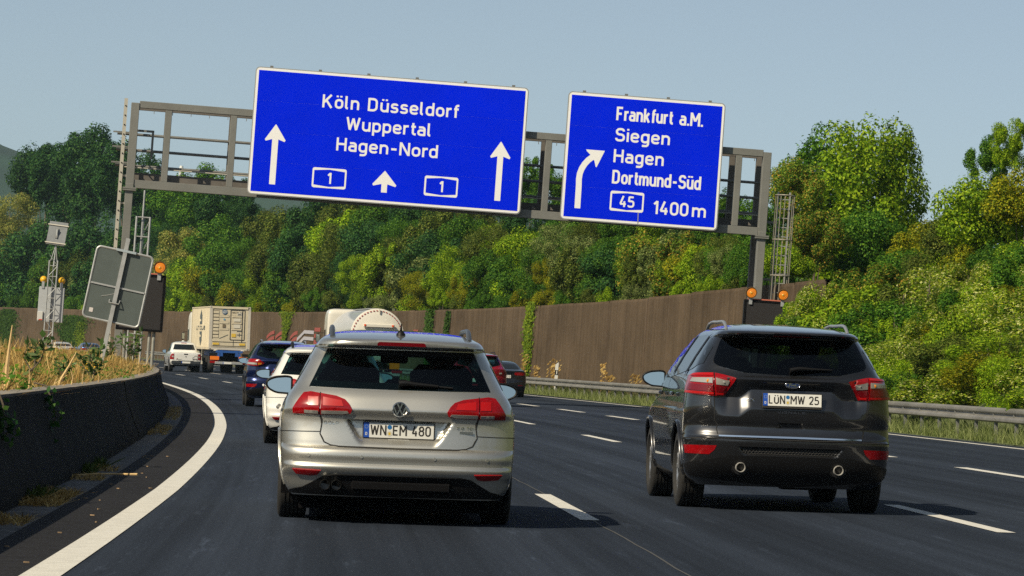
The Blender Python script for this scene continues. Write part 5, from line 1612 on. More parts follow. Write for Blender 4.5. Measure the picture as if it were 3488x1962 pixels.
        f = lambda a, b: (lambda uu: tuple(B.at(uu, .99 + b) + B.nrm(uu, .99 + b) * .004))(B.ux(-.37 + a, .99 + b))
        mb.tube([f(.038, .012), f(.015, -.008), f(-.012, -.011), f(-.034, .0), f(-.012, .011), f(.015, .008), f(.038, -.012)], .0022, 5); mb.build('fish_emblem', CHROME, car)
        number_plate(car, 0, -.95 + .012, .998, plate[0], plate[1], plate[2] if len(plate) > 2 else None, tilt=.10)
    else:
        z = .93 if style == 1 else .80
        number_plate(car, 0, -.95 + .0, z, plate[0], plate[1], None, detail=False)
        mb = MB(); c = B.at(0, 1.13); mb.tube([(.05 * math.cos(a), c.y - .01, 1.13 + .022 * math.sin(a)) for a in np.arange(16) * math.pi / 8], .005, 5, closed=True); mb.build('badge', CHROME, car)
    return car, B
DGREY = car_paint('dark_grey_paint', (.060, .060, .063), .28, .85)
NAVY = car_paint('navy_paint', (.008, .018, .085), .25, .6)
REDP = car_paint('red_paint', (.34, .006, .018), .25, .4)
suv(frame(4.04, 34.2), 'dark grey SUV in the middle lane, number plate LÜN MW 25', DGREY, ('LÜN', 'MW 25', ('Autohaus Lünen  ... mehr als gute Autos', .30, 0) if False else None), True, 0)
suv(frame(.38, 95.6), 'navy blue SUV in the left lane ahead of the white estate', NAVY, ('DO', 'A 1'), False, 1)
suv(frame(7.08, 115.4), 'red car with dark rear window, partly hidden by the silver estate', REDP, ('DO', 'B 2'), False, 2, rails=True, rail_mat=BLACK, hs=.97)

# ---------------------------------------------------------------- black saloon
SAL_REAR = [(.22, .16), (.32, .06), (.42, .015), (.52, .0), (.60, .006), (.66, .035), (.75, .045), (.90, .040), (1.0, .020), (1.035, .025), (1.052, .10), (1.060, .36), (1.08, .48), (1.15, .66), (1.25, .92), (1.33, 1.16), (1.37, 1.36), (1.40, 1.62), (1.42, 1.95), (1.426, 2.2)]
SAL_W = [(.22, .82), (.32, .87), (.5, .898), (.7, .905), (.85, .895), (.97, .868), (1.03, .835), (1.06, .80), (1.15, .745), (1.25, .68), (1.33, .615), (1.37, .565), (1.40, .48), (1.42, .33), (1.426, .18)]
SAL_F = [(.22, 4.45), (.5, 4.62), (.8, 4.5), (.92, 4.1), (.98, 3.6), (1.05, 3.4), (1.2, 3.05), (1.35, 2.65), (1.426, 2.3)]
def saloon(M, label, paint, group='cars driving away on the motorway', badge=True, detail=True):
    B = Body(SAL_REAR, SAL_W, SAL_F, lc=((.22, .32), (.9, .42), (1.1, .45), (1.42, .4)), n=3.3, y_off=-.95, nroof=(1.3, 1.38, 2.4))
    car = empty('car', M, label, 'car', group)
    AR = [(0, .32, .36), (2.81, .32, .36)]
    gpoly = [(-.50, 1.345), (.50, 1.345), (.655, 1.09), (-.655, 1.09)]
    shell(B, paint, car, .22, 1.426, arches=AR, dz=.018, nr=44, lower=lambda u, z, c: z < .30)
    patch(B, gpoly, .004, GLASS_S, 'rear_window', car, .006, .07, smooth_corner=.03)
    for sg in (-1, 1):
        q = lambda x, z: (sg * x, z)
        pl = [q(.42, .865), q(.40, .93), q(.44, .965), q(.60, .975), ('s', -.60, .97, sg), ('s', -.42, .94, sg), ('s', -.50, .88, sg), q(.70, .86)]
        if sg < 0: pl = pl[::-1]
        t = patch(B, pl, .012, RED_LENS, 'tail_light', car, .018, .04)
        b2_ = [q(.47, .925), q(.47, .945), q(.68, .95), q(.68, .93)]
        patch(B, b2_ if sg > 0 else b2_[::-1], .0135, RED_BRIGHT, 'lens_block', t, .003, .05)
        rp = [q(.55, .44), q(.55, .475), q(.74, .48), q(.74, .445)]
        patch(B, rp if sg > 0 else rp[::-1], .004, RED_DARK, 'reflector', car, .01, .05)
        for y in (0, 2.81):
            make_wheel(car, sg * .785, y, .32, .23, True, sg); wheel_well(car, sg * .86, y, .32, .362, sg)
        door_mirror(car, sg, sg * .93, 2.05, 1.0, .19, .13, paint)
        sw = [('s', -.1, 1.06, sg), ('s', 1.9, 1.0, sg), ('s', 1.3, 1.30, sg), ('s', .5, 1.33, sg)]
        patch(B, sw if sg > 0 else sw[::-1], .004, GLASS_S, 'side_window', car, .008, .1)
    seam(B, [(-.60, 1.03), (-.60, .70), (-.45, .665), (.45, .665), (.60, .70), (.60, 1.03)], car, .010)
    if detail:
        number_plate(car, 0, -.945 + .01, .80, 'H', '2409', None)
        c = B.at(0, .955); y = c.y - .012
        mb = MB(); mb.lathe([(y + .01, .041), (y, .041), (y, 0)], (0, 0, .955), 'y', 24); bd = mb.build('badge', BLACK, car, 40)
        for k in range(4):
            a0 = k * math.pi / 2
            mb = MB(); mb._add([(0, y - .002, .955)] + [(.03 * math.cos(a0 + t * math.pi / 10), y - .002, .955 + .03 * math.sin(a0 + t * math.pi / 10)) for t in range(6)], [tuple(range(7))[::-1]]); mb.build('badge_quarter', PLATE_W if k % 2 else pm('badge_sky', (.10, .30, .65), .3), bd)
        mb = MB(); mb.tube([(.041 * math.cos(a), y - .001, .955 + .041 * math.sin(a)) for a in np.arange(20) * math.pi / 10], .004, 5, closed=True); mb.build('badge_ring', CHROME, bd)
    mb = MB(); mb.box((0, 1.2, .26), (1.5, 4.0, .12)); mb.build('underbody', BLACK_M, car)
    mb = MB(); z0 = roof_z(B, 0, .3, 1.3, 1.426); mb.prism([(.15, z0 - .01), (.40, z0 - .01), (.18, z0 + .06)], -.02, .02, 'yz'); mb.build('aerial', BLACK, car)
    return car, B
BLACKP = car_paint('black_paint', (.010, .011, .014), .2, .3)
saloon(frame(11.50, 147.5), 'black saloon car on the far right beside the guardrail', BLACKP)

# three more cars, mostly hidden by the median planting
BLUEP = car_paint('blue_paint', (.03, .10, .26), .25, .5)
saloon(frame(2.0, 296), 'white car roof just showing above the median planting', WHITE_P, 'distant cars behind the median planting', detail=False)
saloon(frame(4.6, 300), 'blue car roof beside the white roof behind the median planting', BLUEP, 'distant cars behind the median planting', detail=False)
saloon(frame(-2.0, 318, .35), 'small blue car at the far left edge behind the broken stem', BLUEP, 'distant cars behind the median planting', detail=False)
# ---------------------------------------------------------------- white pickup
def pickup(M):
    car = empty('pickup', M, 'white pickup truck driving beside the container lorry', 'pickup', 'vehicles driving away on the motorway')
    wht = WHITE_P
    bedB = Body([(.42, .10), (.55, .03), (.62, .0), (1.0, .0), (1.13, .01), (1.15, .05)], [(.42, .86), (.6, .915), (.85, .925), (1.05, .90), (1.15, .87)], [(.42, 5.1), (.8, 5.2), (1.0, 5.0), (1.15, 4.2)], lc=((.4, .22), (1.2, .22)), n=5, y_off=-1.15)
    shell(bedB, wht, car, .42, 1.15, dz=.03, nr=30, arches=[(0, .40, .46), (3.15, .40, .46)])
    cabB = Body([(1.12, 1.35), (1.2, 1.38), (1.5, 1.55), (1.66, 1.66), (1.74, 1.80), (1.79, 2.1), (1.81, 2.3)], [(1.12, .86), (1.3, .80), (1.55, .72), (1.68, .66), (1.75, .58), (1.79, .42), (1.81, .2)], [(1.12, 4.0), (1.4, 3.5), (1.7, 2.95), (1.81, 2.5)], lc=((1.1, .3), (1.8, .3)), n=3.6, y_off=-1.15)
    cab = shell(cabB, wht, car, 1.12, 1.81, dz=.03, nr=30, name='cab')
    patch(cabB, [(-.56, 1.64), (.56, 1.64), (.66, 1.32), (-.66, 1.32)], .006, GLASS_S, 'rear_window', car, .01, .08)
    patch(cabB, [(-.16, 1.70), (.16, 1.70), (.16, 1.735), (-.16, 1.735)], .006, RED_LENS, 'brake_light', car, .01, .05)
    for sg in (-1, 1):
        sw = [('s', .55, 1.24, sg), ('s', 2.3, 1.18, sg), ('s', 1.6, 1.62, sg), ('s', .75, 1.64, sg)]
        patch(cabB, sw if sg > 0 else sw[::-1], .006, GLASS_S, 'side_window', car, .01, .12)
        tl = [(sg * .72, .74), (sg * .72, 1.08), (sg * .85, 1.08), ('s', -.95, .74, sg)]
        t = patch(bedB, tl if sg > 0 else tl[::-1], .012, RED_LENS, 'tail_light', car, .02, .05)
        cl = [(sg * .735, .86), (sg * .735, .95), (sg * .83, .95), (sg * .83, .86)]
        patch(bedB, cl if sg > 0 else cl[::-1], .0135, CLEAR_LENS, 'lens_block', t, .003, .05)
        for y in (0, 3.15):
            make_wheel(car, sg * .80, y, .385, .25, True, sg); wheel_well(car, sg * .88, y, .40, .46, sg)
        door_mirror(car, sg, sg * 1.03, 2.25, 1.20, .22, .22, wht)
        seam(bedB, [(sg * .70, .66), (sg * .70, 1.12)], car, .012)
        mb = MB(); mb.box((sg * .90, 1.55, .36), (.14, 1.9, .06), bev=.02); mb.build('side_step', STEEL, car)
    mb = MB(); mb.box((0, -1.17, .56), (1.72, .16, .20), bev=.04); mb.box((0, -1.22, .66), (.9, .08, .04)); mb.build('bumper', pm('bumper_dark', (.05, .055, .06), .4, .3), car)
    mb = MB(); mb.box((0, -1.155, 1.06), (.24, .02, .06), bev=.01); mb.build('tailgate_handle', BLACK, car)
    mb = MB(); mb.box((0, .05, 1.165), (1.70, 2.1, .03), bev=.01); mb.build('bed_cover', wht, car)
    number_plate(car, -.0, -1.26, .575, 'HA', 'P 7', None, detail=False)
    mb = MB(); mb.tube([(.035 * math.cos(a), -1.158, .92 + .028 * math.sin(a)) for a in np.arange(16) * math.pi / 8], .007, 5, closed=True); mb.build('badge', CHROME, car)
    mb = MB()
    O = lambda a, b: (a, -1.160, b)
    for pts in ([(.42, .80), (.40, .86), (.50, .92), (.55, .98), (.62, .98), (.68, .92), (.72, .90), (.72, .86)], [(.40, .80), (.46, .78), (.50, .82)], [(.53, .72), (.53, .80)], [(.53, .80), (.60, .80), (.60, .72)], [(.63, .72), (.63, .80), (.70, .80), (.70, .76), (.63, .76), (.71, .71)], [(.42, .72), (.42, .80), (.48, .78), (.50, .74), (.42, .72)]):
        stroke_quads(mb, pts, False, .016, lambda a, b, c: (a, -1.163 - c, b), 0)
    mb.build('tailgate_emblem', BLACK, car)
    mb = MB(); mb.box((-.52, -1.157, .785), (.06, .006, .035)); mb.build('model_sticker', RED_LENS, car)
    mb = MB(); mb.box((-.42, -1.157, .745), (.32, .006, .018)); mb.build('model_lettering', STEEL_D, car)
    mb = MB(); mb.box((0, 1.3, .48), (1.4, 4.4, .16)); mb.tube([(-.7, 0, .40), (.7, 0, .40)], .07, 8); mb.build('underbody', BLACK_M, car)
    mb = MB(); mb.box((0, 1.55, 1.25), (1.3, .6, .5), bev=.1); mb.build('rear_seat', CLOTH, car)
    return car
pickup(frame(4.0, 226.5))

# ---------------------------------------------------------------- articulated lorry with a sand-coloured container
CONT = pm('container_sand', (.62, .54, .39), .6, var=.12, vscale=1.5, bump=.1, bscale=6)
CONT_G = pm('container_frame', (.54, .50, .43), .6, var=.15, vscale=2)
GASK = pm('door_gasket', (.025, .024, .022), .8)
CHB = pm('chassis_blue', (.02, .09, .33), .5)
ORANGE = pm('orange_board', (.85, .20, .01), .45)
LOGO_B = pm('faded_logo_blue', (.045, .10, .19), .7)
LOGO_G = pm('faded_logo_grey', (.09, .11, .115), .8)
def truck_wheel(parent, x, y, r=.50, w=.36, side=1):
    h = w / 2
    prof = [(-h * .8, r * .55), (-h, r * .62), (-h, r * .86), (-h * .9, r * .97), (-h * .75, r), (h * .75, r), (h * .9, r * .97), (h, r * .86), (h, r * .62), (h * .8, r * .55)]
    mb = MB(); mb.lathe(prof, (0, 0, 0), 'x', 32); o = mb.build('wheel', RUBBER, parent, 40); o.location = (x, y, r - .004)
    mb = MB(); mb.lathe([(side * h * .8, r * .56), (side * h * .5, r * .5), (side * h * .55, r * .25), (side * h * .9, r * .2), (side * h * .95, 0)], (0, 0, 0), 'x', 24); mb.build('rim', STEEL, o, 40)
def cab_unit(parent, y0, wid, top, col, deflect=False):
    """tractor cab: y0 = back wall"""
    B = Body([(.95, .0), (1.4, .0), (top - .25, .03), (top - .06, .12), (top, .35)], [(.95, wid - .04), (1.5, wid), (top - .5, wid - .01), (top - .15, wid - .06), (top - .04, wid - .16), (top, wid - .35)], [(.95, 2.25), (1.8, 2.25), (top - .8, 2.05), (top - .2, 1.75), (top, 1.4)], lc=((0, .16), (4, .16)), n=5, y_off=y0, lf=.3)
    o = shell(B, col, parent, .95, top, dz=.05, nr=24, ns=16, nf=10, name='cab')
    mb = MB(); mb.box((0, y0 + 1.1, .75), (wid * 1.9, 2.1, .7), bev=.05); mb.build('cab_base', col, parent)
    for sg in (-1, 1):
        sw = [('s', y0 + .95, 1.95, sg), ('s', y0 + 1.75, 1.85, sg), ('s', y0 + 1.65, 2.60, sg), ('s', y0 + .95, 2.60, sg)]
        patch(B, sw if sg > 0 else sw[::-1], .01, GLASS_S, 'side_window', parent, .015, .15)
        seam(B, [('s', y0 + .82, 1.0, sg), ('s', y0 + .82, 2.7, sg)], parent, .03)
        mb = MB(); mb.box((sg * (wid + .27), y0 + 2.0, 2.18), (.20, .14, .42), bev=.04); m1 = mb.build('mirror_housing', BLACK, parent)
        mb = MB(); mb.box((sg * (wid + .27), y0 + 1.925, 2.18), (.16, .004, .36)); mb.build('mirror_glass', MIRROR, m1)
        mb = MB(); mb.box((sg * (wid + .26), y0 + 2.0, 1.80), (.19, .13, .19), bev=.05); m2 = mb.build('mirror_housing', pm('mirror_white', (.6, .6, .58), .4), parent)
        mb = MB(); mb.tube([(sg * wid, y0 + 2.05, 2.45), (sg * (wid + .26), y0 + 2.05, 2.43), (sg * (wid + .28), y0 + 2.05, 1.72), (sg * wid, y0 + 2.05, 1.75)], .018, 6); mb.build('mirror_arm', BLACK, parent)
        for y in ((y0 + 1.4), (y0 - 2.2)): truck_wheel(parent, sg * (wid - .18), y, side=sg)
    mb = MB(); mb.box((0, y0 - 1.4, .78), (.9, 3.2, .25)); mb.build('tractor_frame', BLACK_M, parent)
    return o
def container_truck(M):
    t = empty('container_lorry', M, 'lorry with a sand coloured shipping container and blue chassis', 'lorry', 'vehicles driving away on the motorway')
    L, W2, z0, H = 12.19, 1.219, 1.40, 2.59
    z1 = z0 + H
    cn = empty('shipping_container', M, 'sand coloured shipping container carried on the lorry', 'container')
    # corner posts, rails, castings
    for sx in (-1, 1):
        for y in (.08, L - .08):
            mb = MB(); mb.box((sx * (W2 - .08), y, (z0 + z1) / 2), (.16, .16, H - .24)); mb.build('corner_post', CONT_G if y < 1 else CONT, cn)
            for z in (z0 + .06, z1 - .06):
                mb = MB(); mb.box((sx * (W2 - .085), y, z), (.172, .172, .118), bev=.012); c = mb.build('corner_casting', CONT_G, cn)
                if y < 1:
                    mb = MB(); mb.box((sx * (W2 - .085), y - .0875, z), (.06, .004, .045)); mb.build('casting_hole', GASK, c)
        mb = MB(); mb.box((sx * (W2 - .05), L / 2, z1 - .045), (.08, L - .34, .07)); mb.build('top_rail', CONT, cn)
        mb = MB(); mb.box((sx * (W2 - .05), L / 2, z0 + .07), (.08, L - .34, .13)); mb.build('bottom_rail', CONT, cn)
        # corrugated side sheet
        rows = []
        xs = np.arange(.18, L - .18, .07)
        for k, y in enumerate(xs):
            dpt = .036 * (0, 1, 1, 0)[k % 4]
            rows.append([(sx * (W2 - .03 - dpt), y, z0 + .14), (sx * (W2 - .03 - dpt), y, z1 - .08)])
        link('side_sheet', grid_mesh('side_sheet', rows if sx > 0 else rows[::-1], CONT, smooth=False), cn)
    mb = MB(); mb.box((0, L / 2, z1 - .02), (2 * W2 - .12, L - .3, .03)); mb.build('roof_sheet', CONT, cn)
    mb = MB(); mb.box((0, L - .03, (z0 + z1) / 2), (2 * W2 - .3, .05, H - .2)); mb.build('front_wall', CONT, cn)
    # logo on the left side: slim spindle with cut-outs and a word across it
    xs_ = -(W2 - .022)
    P = lambda y, z: (xs_, y, z)
    def side_poly(pts, mat, nm):
        mb = MB(); mb._add([P(*q) for q in pts], [tuple(range(len(pts)))]); mb.build(nm, mat, cn)
    yc = 6.0; zc = (z0 + z1) / 2
    side_poly([(yc - .75, zc + .22), (yc - .75, zc + .75), (yc - .05, zc + 1.10), (yc + .75, zc + .75), (yc + .75, zc + .55), (yc - .10, zc + .52), (yc - .10, zc + .40), (yc + .75, zc + .40), (yc + .75, zc + .22)], LOGO_G, 'side_emblem')
    side_poly([(yc - .75, zc - .22), (yc + .75, zc - .22), (yc + .75, zc - .40), (yc - .10, zc - .42), (yc - .10, zc - .55), (yc + .75, zc - .55), (yc + .75, zc - .72), (yc + .05, zc - 1.10), (yc - .75, zc - .75)], LOGO_G, 'side_emblem')
    mb = MB(); text(mb, 'unique', lambda a, b, c: (xs_ - .001 - c, yc + 3.0 - a, zc - .13 + b), .36, 5.6, .2); mb.build('side_lettering', LOGO_G, cn)
    # rear: door end, left half ribbed door, right half framed inner door
    mb = MB(); mb.box((0, .05, (z0 + z1) / 2), (2 * W2 - .32, .08, H - .2)); mb.build('door_sheet', CONT, cn)
    mb = MB(); mb.box((0, .02, z1 - .07), (2 * W2 - .34, .12, .13)); mb.build('door_header', CONT, cn)
    mb = MB(); mb.box((0, .02, z0 + .07), (2 * W2 - .34, .12, .13)); mb.build('door_sill', CONT_G, cn)
    y_ = -.012
    def bar(x0, zz0, x1, zz1, w=.022, mat=GASK, nm='door_groove'):
        mb = MB(); mb.beam((x0, y_ + .012, zz0), (x1, y_ + .012, zz1), w, w); mb.build(nm, mat, cn)
    for k in range(8):                                   # stacked locking louvres at the left
        z = z1 - .26 - k * .205
        bar(-1.0, z, -.66, z, .018)
        mb = MB(); mb.box((-.83, .0, z - .1), (.33, .03, .155), bev=.01); mb.build('louvre', CONT, cn)
    bar(-1.02, z0 + .66, -1.02, z1 - .16)
    x0_, x1_ = .02, .86
    for a in ((x0_, z1 - .20, x1_, z1 - .20), (x0_, z0 + .62, x1_, z0 + .62), (x0_, z0 + .62, x0_, z1 - .20), (x1_, z0 + .62, x1_, z1 - .20), (.72, z0 + .5, .72, z1 - .08)):
        bar(*a, .03)
    for z in (z1 - .60, z1 - .98, z1 - 1.36):
        mb = MB(); mb.box((.40, -.0, z), (.60, .03, .10), bev=.01); mb.build('door_rib', CONT, cn); bar(.10, z + .055, .70, z + .055, .012); bar(.10, z - .055, .70, z - .055, .010)
        mb = MB(); mb.box((-.35, -.0, z), (.56, .03, .10), bev=.01); mb.build('door_rib', CONT, cn); bar(-.63, z + .055, -.07, z + .055, .012)
    for z in (z1 - 1.45, z1 - 1.66):
        bar(.42, z, .70, z, .03, STEEL_D, 'locking_handle')
    bar(.56, z1 - 1.76, .56, z1 - 1.56, .03, STEEL_D, 'locking_handle')
    bar(-1.02, z0 + .48, .98, z0 + .48, .022); bar(-1.02, z0 + .24, .98, z0 + .24, .022); bar(.22, z0 + .24, .22, z0 + .6, .018)
    bar(-1.02, z0 + .16, .98, z0 + .16, .014)
    bar(-.62, z0 + .68, -.10, z0 + .92, .02, LOGO_G, 'worn_lettering')
    def rear_poly(pts, mat, nm, yy=-.016):
        mb = MB(); mb._add([(a, yy, b) for a, b in pts], [tuple(range(len(pts)))]); mb.build(nm, mat, cn)
    cir = lambda cx, cz, r, n=24: [(cx + r * math.cos(a), cz + r * math.sin(a)) for a in np.linspace(0, 2 * math.pi, n, endpoint=False)]
    rear_poly(cir(-.34, z1 - .32, .165), LOGO_B, 'door_emblem')
    for (a, b, c_, d_) in ((-.42, z1 - .27, -.20, z1 - .245), (-.50, z1 - .345, -.18, z1 - .315), (-.48, z1 - .405, -.28, z1 - .38)):
        rear_poly([(a, b), (c_, b), (c_, d_), (a, d_)], PLATE_W, 'emblem_stripe', -.020)
    PALE = pm('label_white', (.66, .62, .52), .6)
    YEL = pm('label_yellow', (.72, .48, .06), .6)
    for (a, b, c_, d_, m_) in ((.40, z1 - .52, .68, z1 - .31, PALE), (.22, z1 - .88, .62, z1 - .70, PALE), (.22, z1 - 1.27, .62, z1 - 1.05, PALE), (.10, z0 + .78, .36, z0 + .99, YEL), (-1.0, z0 + .30, -.62, z0 + .42, YEL), (.58, z0 + .30, .94, z0 + .42, YEL), (-.40, z1 - .82, -.30, z1 - .72, pm('label_sky', (.12, .34, .55), .6)), (-.45, z1 - 1.26, -.27, z1 - 1.06, pm('label_brown', (.17, .13, .08), .7))):
        rear_poly([(a, b), (c_, b), (c_, d_), (a, d_)], m_, 'door_label')
    mb = MB(); text(mb, 'DNRU 004 743', lambda a, b, c: (.10 + a, -.0195 - c, z1 - .385 + b), .075, .60, .16); mb.build('container_number', GASK, cn)
    mb = MB(); text(mb, '2N00', lambda a, b, c: (.44 + a, -.0215 - c, z1 - .49 + b), .075, .20, .16); mb.build('container_number', GASK, cn)
    # chassis
    mb = MB(); mb.box((-.45, 5.2, 1.20), (.16, 10.6, .36)); mb.box((.45, 5.2, 1.20), (.16, 10.6, .36)); mb.build('chassis_rail', CHB, t)
    mb = MB(); mb.box((0, -.02, 1.30), (1.6, .14, .14)); mb.box((-.62, -.02, 1.02), (.12, .12, .52)); mb.box((.62, -.02, 1.02), (.12, .12, .52)); mb.build('rear_crossmember', CHB, t)
    mb = MB(); mb.box((0, .5, 1.0), (1.10, .3, .52)); mb.build('axle_carrier', BLACK_M, t)
    mb = MB(); mb.box((0, -.08, .62), (1.66, .10, .16), bev=.02); mb.build('underrun_bar', STEEL, t)
    for sx in (-1, 1):
        mb = MB(); mb.box((sx * .86, -.12, .90), (.54, .04, .22), bev=.01); mb.build('reflector_board', ORANGE, t)
        mb = MB(); mb.box((sx * .88, -.06, .66), (.50, .10, .15), bev=.02); mb.build('tail_light', RED_LENS, t)
        mb = MB(); mb.box((sx * .70, -.115, .66), (.10, .012, .10)); mb.build('lens_block', CLEAR_LENS, t)
        mb = MB(); mb.box((sx * .98, -.02, .98), (.40, .03, .42)); mb.build('mudflap', BLACK, t)
        mb = MB(); mb.ball((sx * .80, -.03, 1.36), (.14, .05, .05), 10, 6); mb.build('twistlock', CONT_G, t)
        for y in (1.15, 2.5, 3.85): truck_wheel(t, sx * 1.0, y, side=sx)
    mb = MB(); mb.box((-.10, -.14, .62), (.52, .01, .11)); mb.build('number_plate', PLATE_W, t)
    mb = MB(); mb.box((-.34, -.147, .62), (.045, .004, .11)); mb.build('country_band', PLATE_B, t)
    cab_unit(t, 12.75, 1.24, 3.75, pm('cab_cream', (.66, .63, .55), .4))
    for k in range(6):
        mb = MB(); mb.box((-.9 + k * .05, 12.66, 2.3), (.02, .05, 2.2)); mb.build('air_deflector', GASK, t)
    return t
container_truck(frame(6.52, 225.0))

# ---------------------------------------------------------------- white tanker lorry
TANKW = pm('tanker_white', (.74, .70, .61), .30, coat=.5, var=.05, vscale=1.5)
TANKG = pm('tank_shell_grey', (.62, .63, .63), .28, .25, coat=.4, var=.06, vscale=1)
def tanker(M):
    t = empty('tanker_lorry', M, 'white tanker lorry with a red dashed ring on its round rear', 'lorry', 'vehicles driving away on the motorway')
    R_, zc, L = 1.20, 2.34, 10.5
    mb = MB(); mb.lathe([(.12, R_), (.14, R_ - .005), (L, R_ - .005), (L + .25, R_ * .7), (L + .3, 0)], (0, 0, zc), 'y', 56); mb.build('tank_shell', TANKG, t, 40)
    mb = MB(); mb.lathe([(.12, R_), (.02, R_ + .02), (.0, R_ - .02), (-.05, R_ * .75), (-.10, R_ * .4), (-.12, 0)], (0, 0, zc), 'y', 56); mb.build('rear_dome', TANKW, t, 40)
    for k in range(48):
        a0 = 2 * math.pi * k / 48; a1 = a0 + 2 * math.pi / 48 * .55
        mb = MB()
        ri, ro = R_ * .915, R_ * .95
        vs = [(r * math.cos(a), -.033 - (R_ * .95 - r) * .25, zc + r * math.sin(a)) for a in (a0, (a0 + a1) / 2, a1) for r in (ri, ro)]
        mb._add(vs, [(0, 1, 3, 2), (2, 3, 5, 4)]); mb.build('ring_dash', pm('dash_red', (.32, .035, .03), .5), t)
    mb = MB(); mb.box((.05, -.16, zc + .44), (1.42, .10, .17), bev=.03); mb.build('light_bar', TANKW, t)
    for sx in (-1, 1):
        mb = MB(); mb.lathe([(-.20, .058), (-.225, .05), (-.235, 0)], (.05 + sx * .63, 0, zc + .45), 'y', 16); mb.build('marker_lamp', pm('lamp_orange_red', (.75, .10, .02), .2, coat=.5), t, 40)
    mb = MB(); mb.box((.06, -.10, zc + R_ - .09), (.05, .05, .20)); mb.build('ring_clip', TANKW, t)
    mb = MB(); mb._add([(-.36, -.19, zc + .08), (-.62, -.17, zc - .18), (-.36, -.17, zc - .44), (-.10, -.19, zc - .18)], [(0, 1, 2, 3)]); mb.build('hazard_diamond', pm('hazard_dark_red', (.16, .02, .04), .6), t)
    mb = MB(); mb.box((-.15, -.14, .88), (1.35, .05, .16)); mb.build('warning_board', ORANGE, t)
    mb = MB(); mb.box((.82, -.10, 1.02), (.46, .04, .34)); mb.build('hazard_panel', ORANGE, t)
    mb = MB(); mb.box((0, -.02, .62), (2.2, .14, .18), bev=.02); mb.build('underrun_bar', STEEL, t)
    mb = MB(); mb.box((0, 5.0, 1.0), (1.0, 10.4, .35)); mb.build('chassis_rail', BLACK_M, t)
    mb = MB(); mb.box((0, 5.5, 3.56), (.5, 7.5, .05)); mb.build('walkway', STEEL, t)
    for sx in (-1, 1):
        mb = MB(); mb.box((sx * .95, -.06, .72), (.5, .1, .13), bev=.02); mb.build('tail_light', RED_LENS, t)
        for y in (1.2, 2.55, 3.9): truck_wheel(t, sx * 1.0, y, side=sx)
    cab_unit(t, L + .9, 1.24, 3.62, TANKW)
    return t
tanker(frame(8.72, 170.0))
# ------------------------------------------------------------------ vegetation
def cloud_mesh(name, centers, radii, n_per, leaf, mat=None, seed=1, up=.25, aspect=.62, squash=None, jitter=.36):
    """leaf-sized faces spread over lumpy shells: one island per leaf"""
    g = np.random.default_rng(seed)
    C = np.repeat(np.asarray(centers, float), n_per, axis=0); Rr = np.repeat(np.asarray(radii, float), n_per)
    n = len(C)
    d = g.normal(size=(n, 3)); d /= np.linalg.norm(d, axis=1)[:, None]
    rad = Rr * (1 - np.abs(g.normal(0, .22, n)).clip(0, .8)) * (1 + .16 * (g.random(n) < .10))
    if squash is None: P = C + d * rad[:, None]
    else: P = C + d * rad[:, None] * np.asarray(squash)
    # drop leaves buried deep inside the crown
    N = d + np.array([0, 0, up]) + g.normal(0, jitter, (n, 3)); N /= np.linalg.norm(N, axis=1)[:, None]
    a = np.cross(N, g.normal(size=(n, 3))); a /= np.linalg.norm(a, axis=1)[:, None]
    b = np.cross(N, a)
    L = leaf * g.uniform(.6, 1.35, n)
    t = a * (L * .5)[:, None]; s = b * (L * .5 * aspect)[:, None]
    V = np.empty((n, 4, 3)); V[:, 0] = P - t; V[:, 1] = P + s * 1.0 - t * .1; V[:, 2] = P + t; V[:, 3] = P - s * 1.0 - t * .1
    V[:, 1] += N * (L * .08)[:, None]; V[:, 3] += N * (L * .08)[:, None]
    return quads(name, V, mat)

def quads(name, V, mat=None):
    n, k = V.shape[0], V.shape[1]
    me = bpy.data.meshes.new(name)
    me.vertices.add(n * k); me.vertices.foreach_set('co', V.reshape(-1).astype(np.float32))
    me.loops.add(n * k); me.loops.foreach_set('vertex_index', np.arange(n * k, dtype=np.int32))
    me.polygons.add(n); me.polygons.foreach_set('loop_start', np.arange(0, n * k, k, dtype=np.int32))
    me.update(calc_edges=True)
    if mat: me.materials.append(mat)
    return me

def lobes(seed, n, squash=(1, 1, 1), r=(.22, .40), inner=.72, flat_bottom=False):
    g = np.random.default_rng(seed)
    out, rr_ = [], []
    while len(out) < n:
        d = g.normal(size=3); d /= np.linalg.norm(d)
        k = inner + .22 * g.random() if g.random() < .8 else .45 * g.random()
        p = d * k
        if flat_bottom and p[2] < -.15: p[2] *= .25
        out.append(p * np.array(squash)); rr_.append(g.uniform(*r))
    return np.array(out), np.array(rr_)

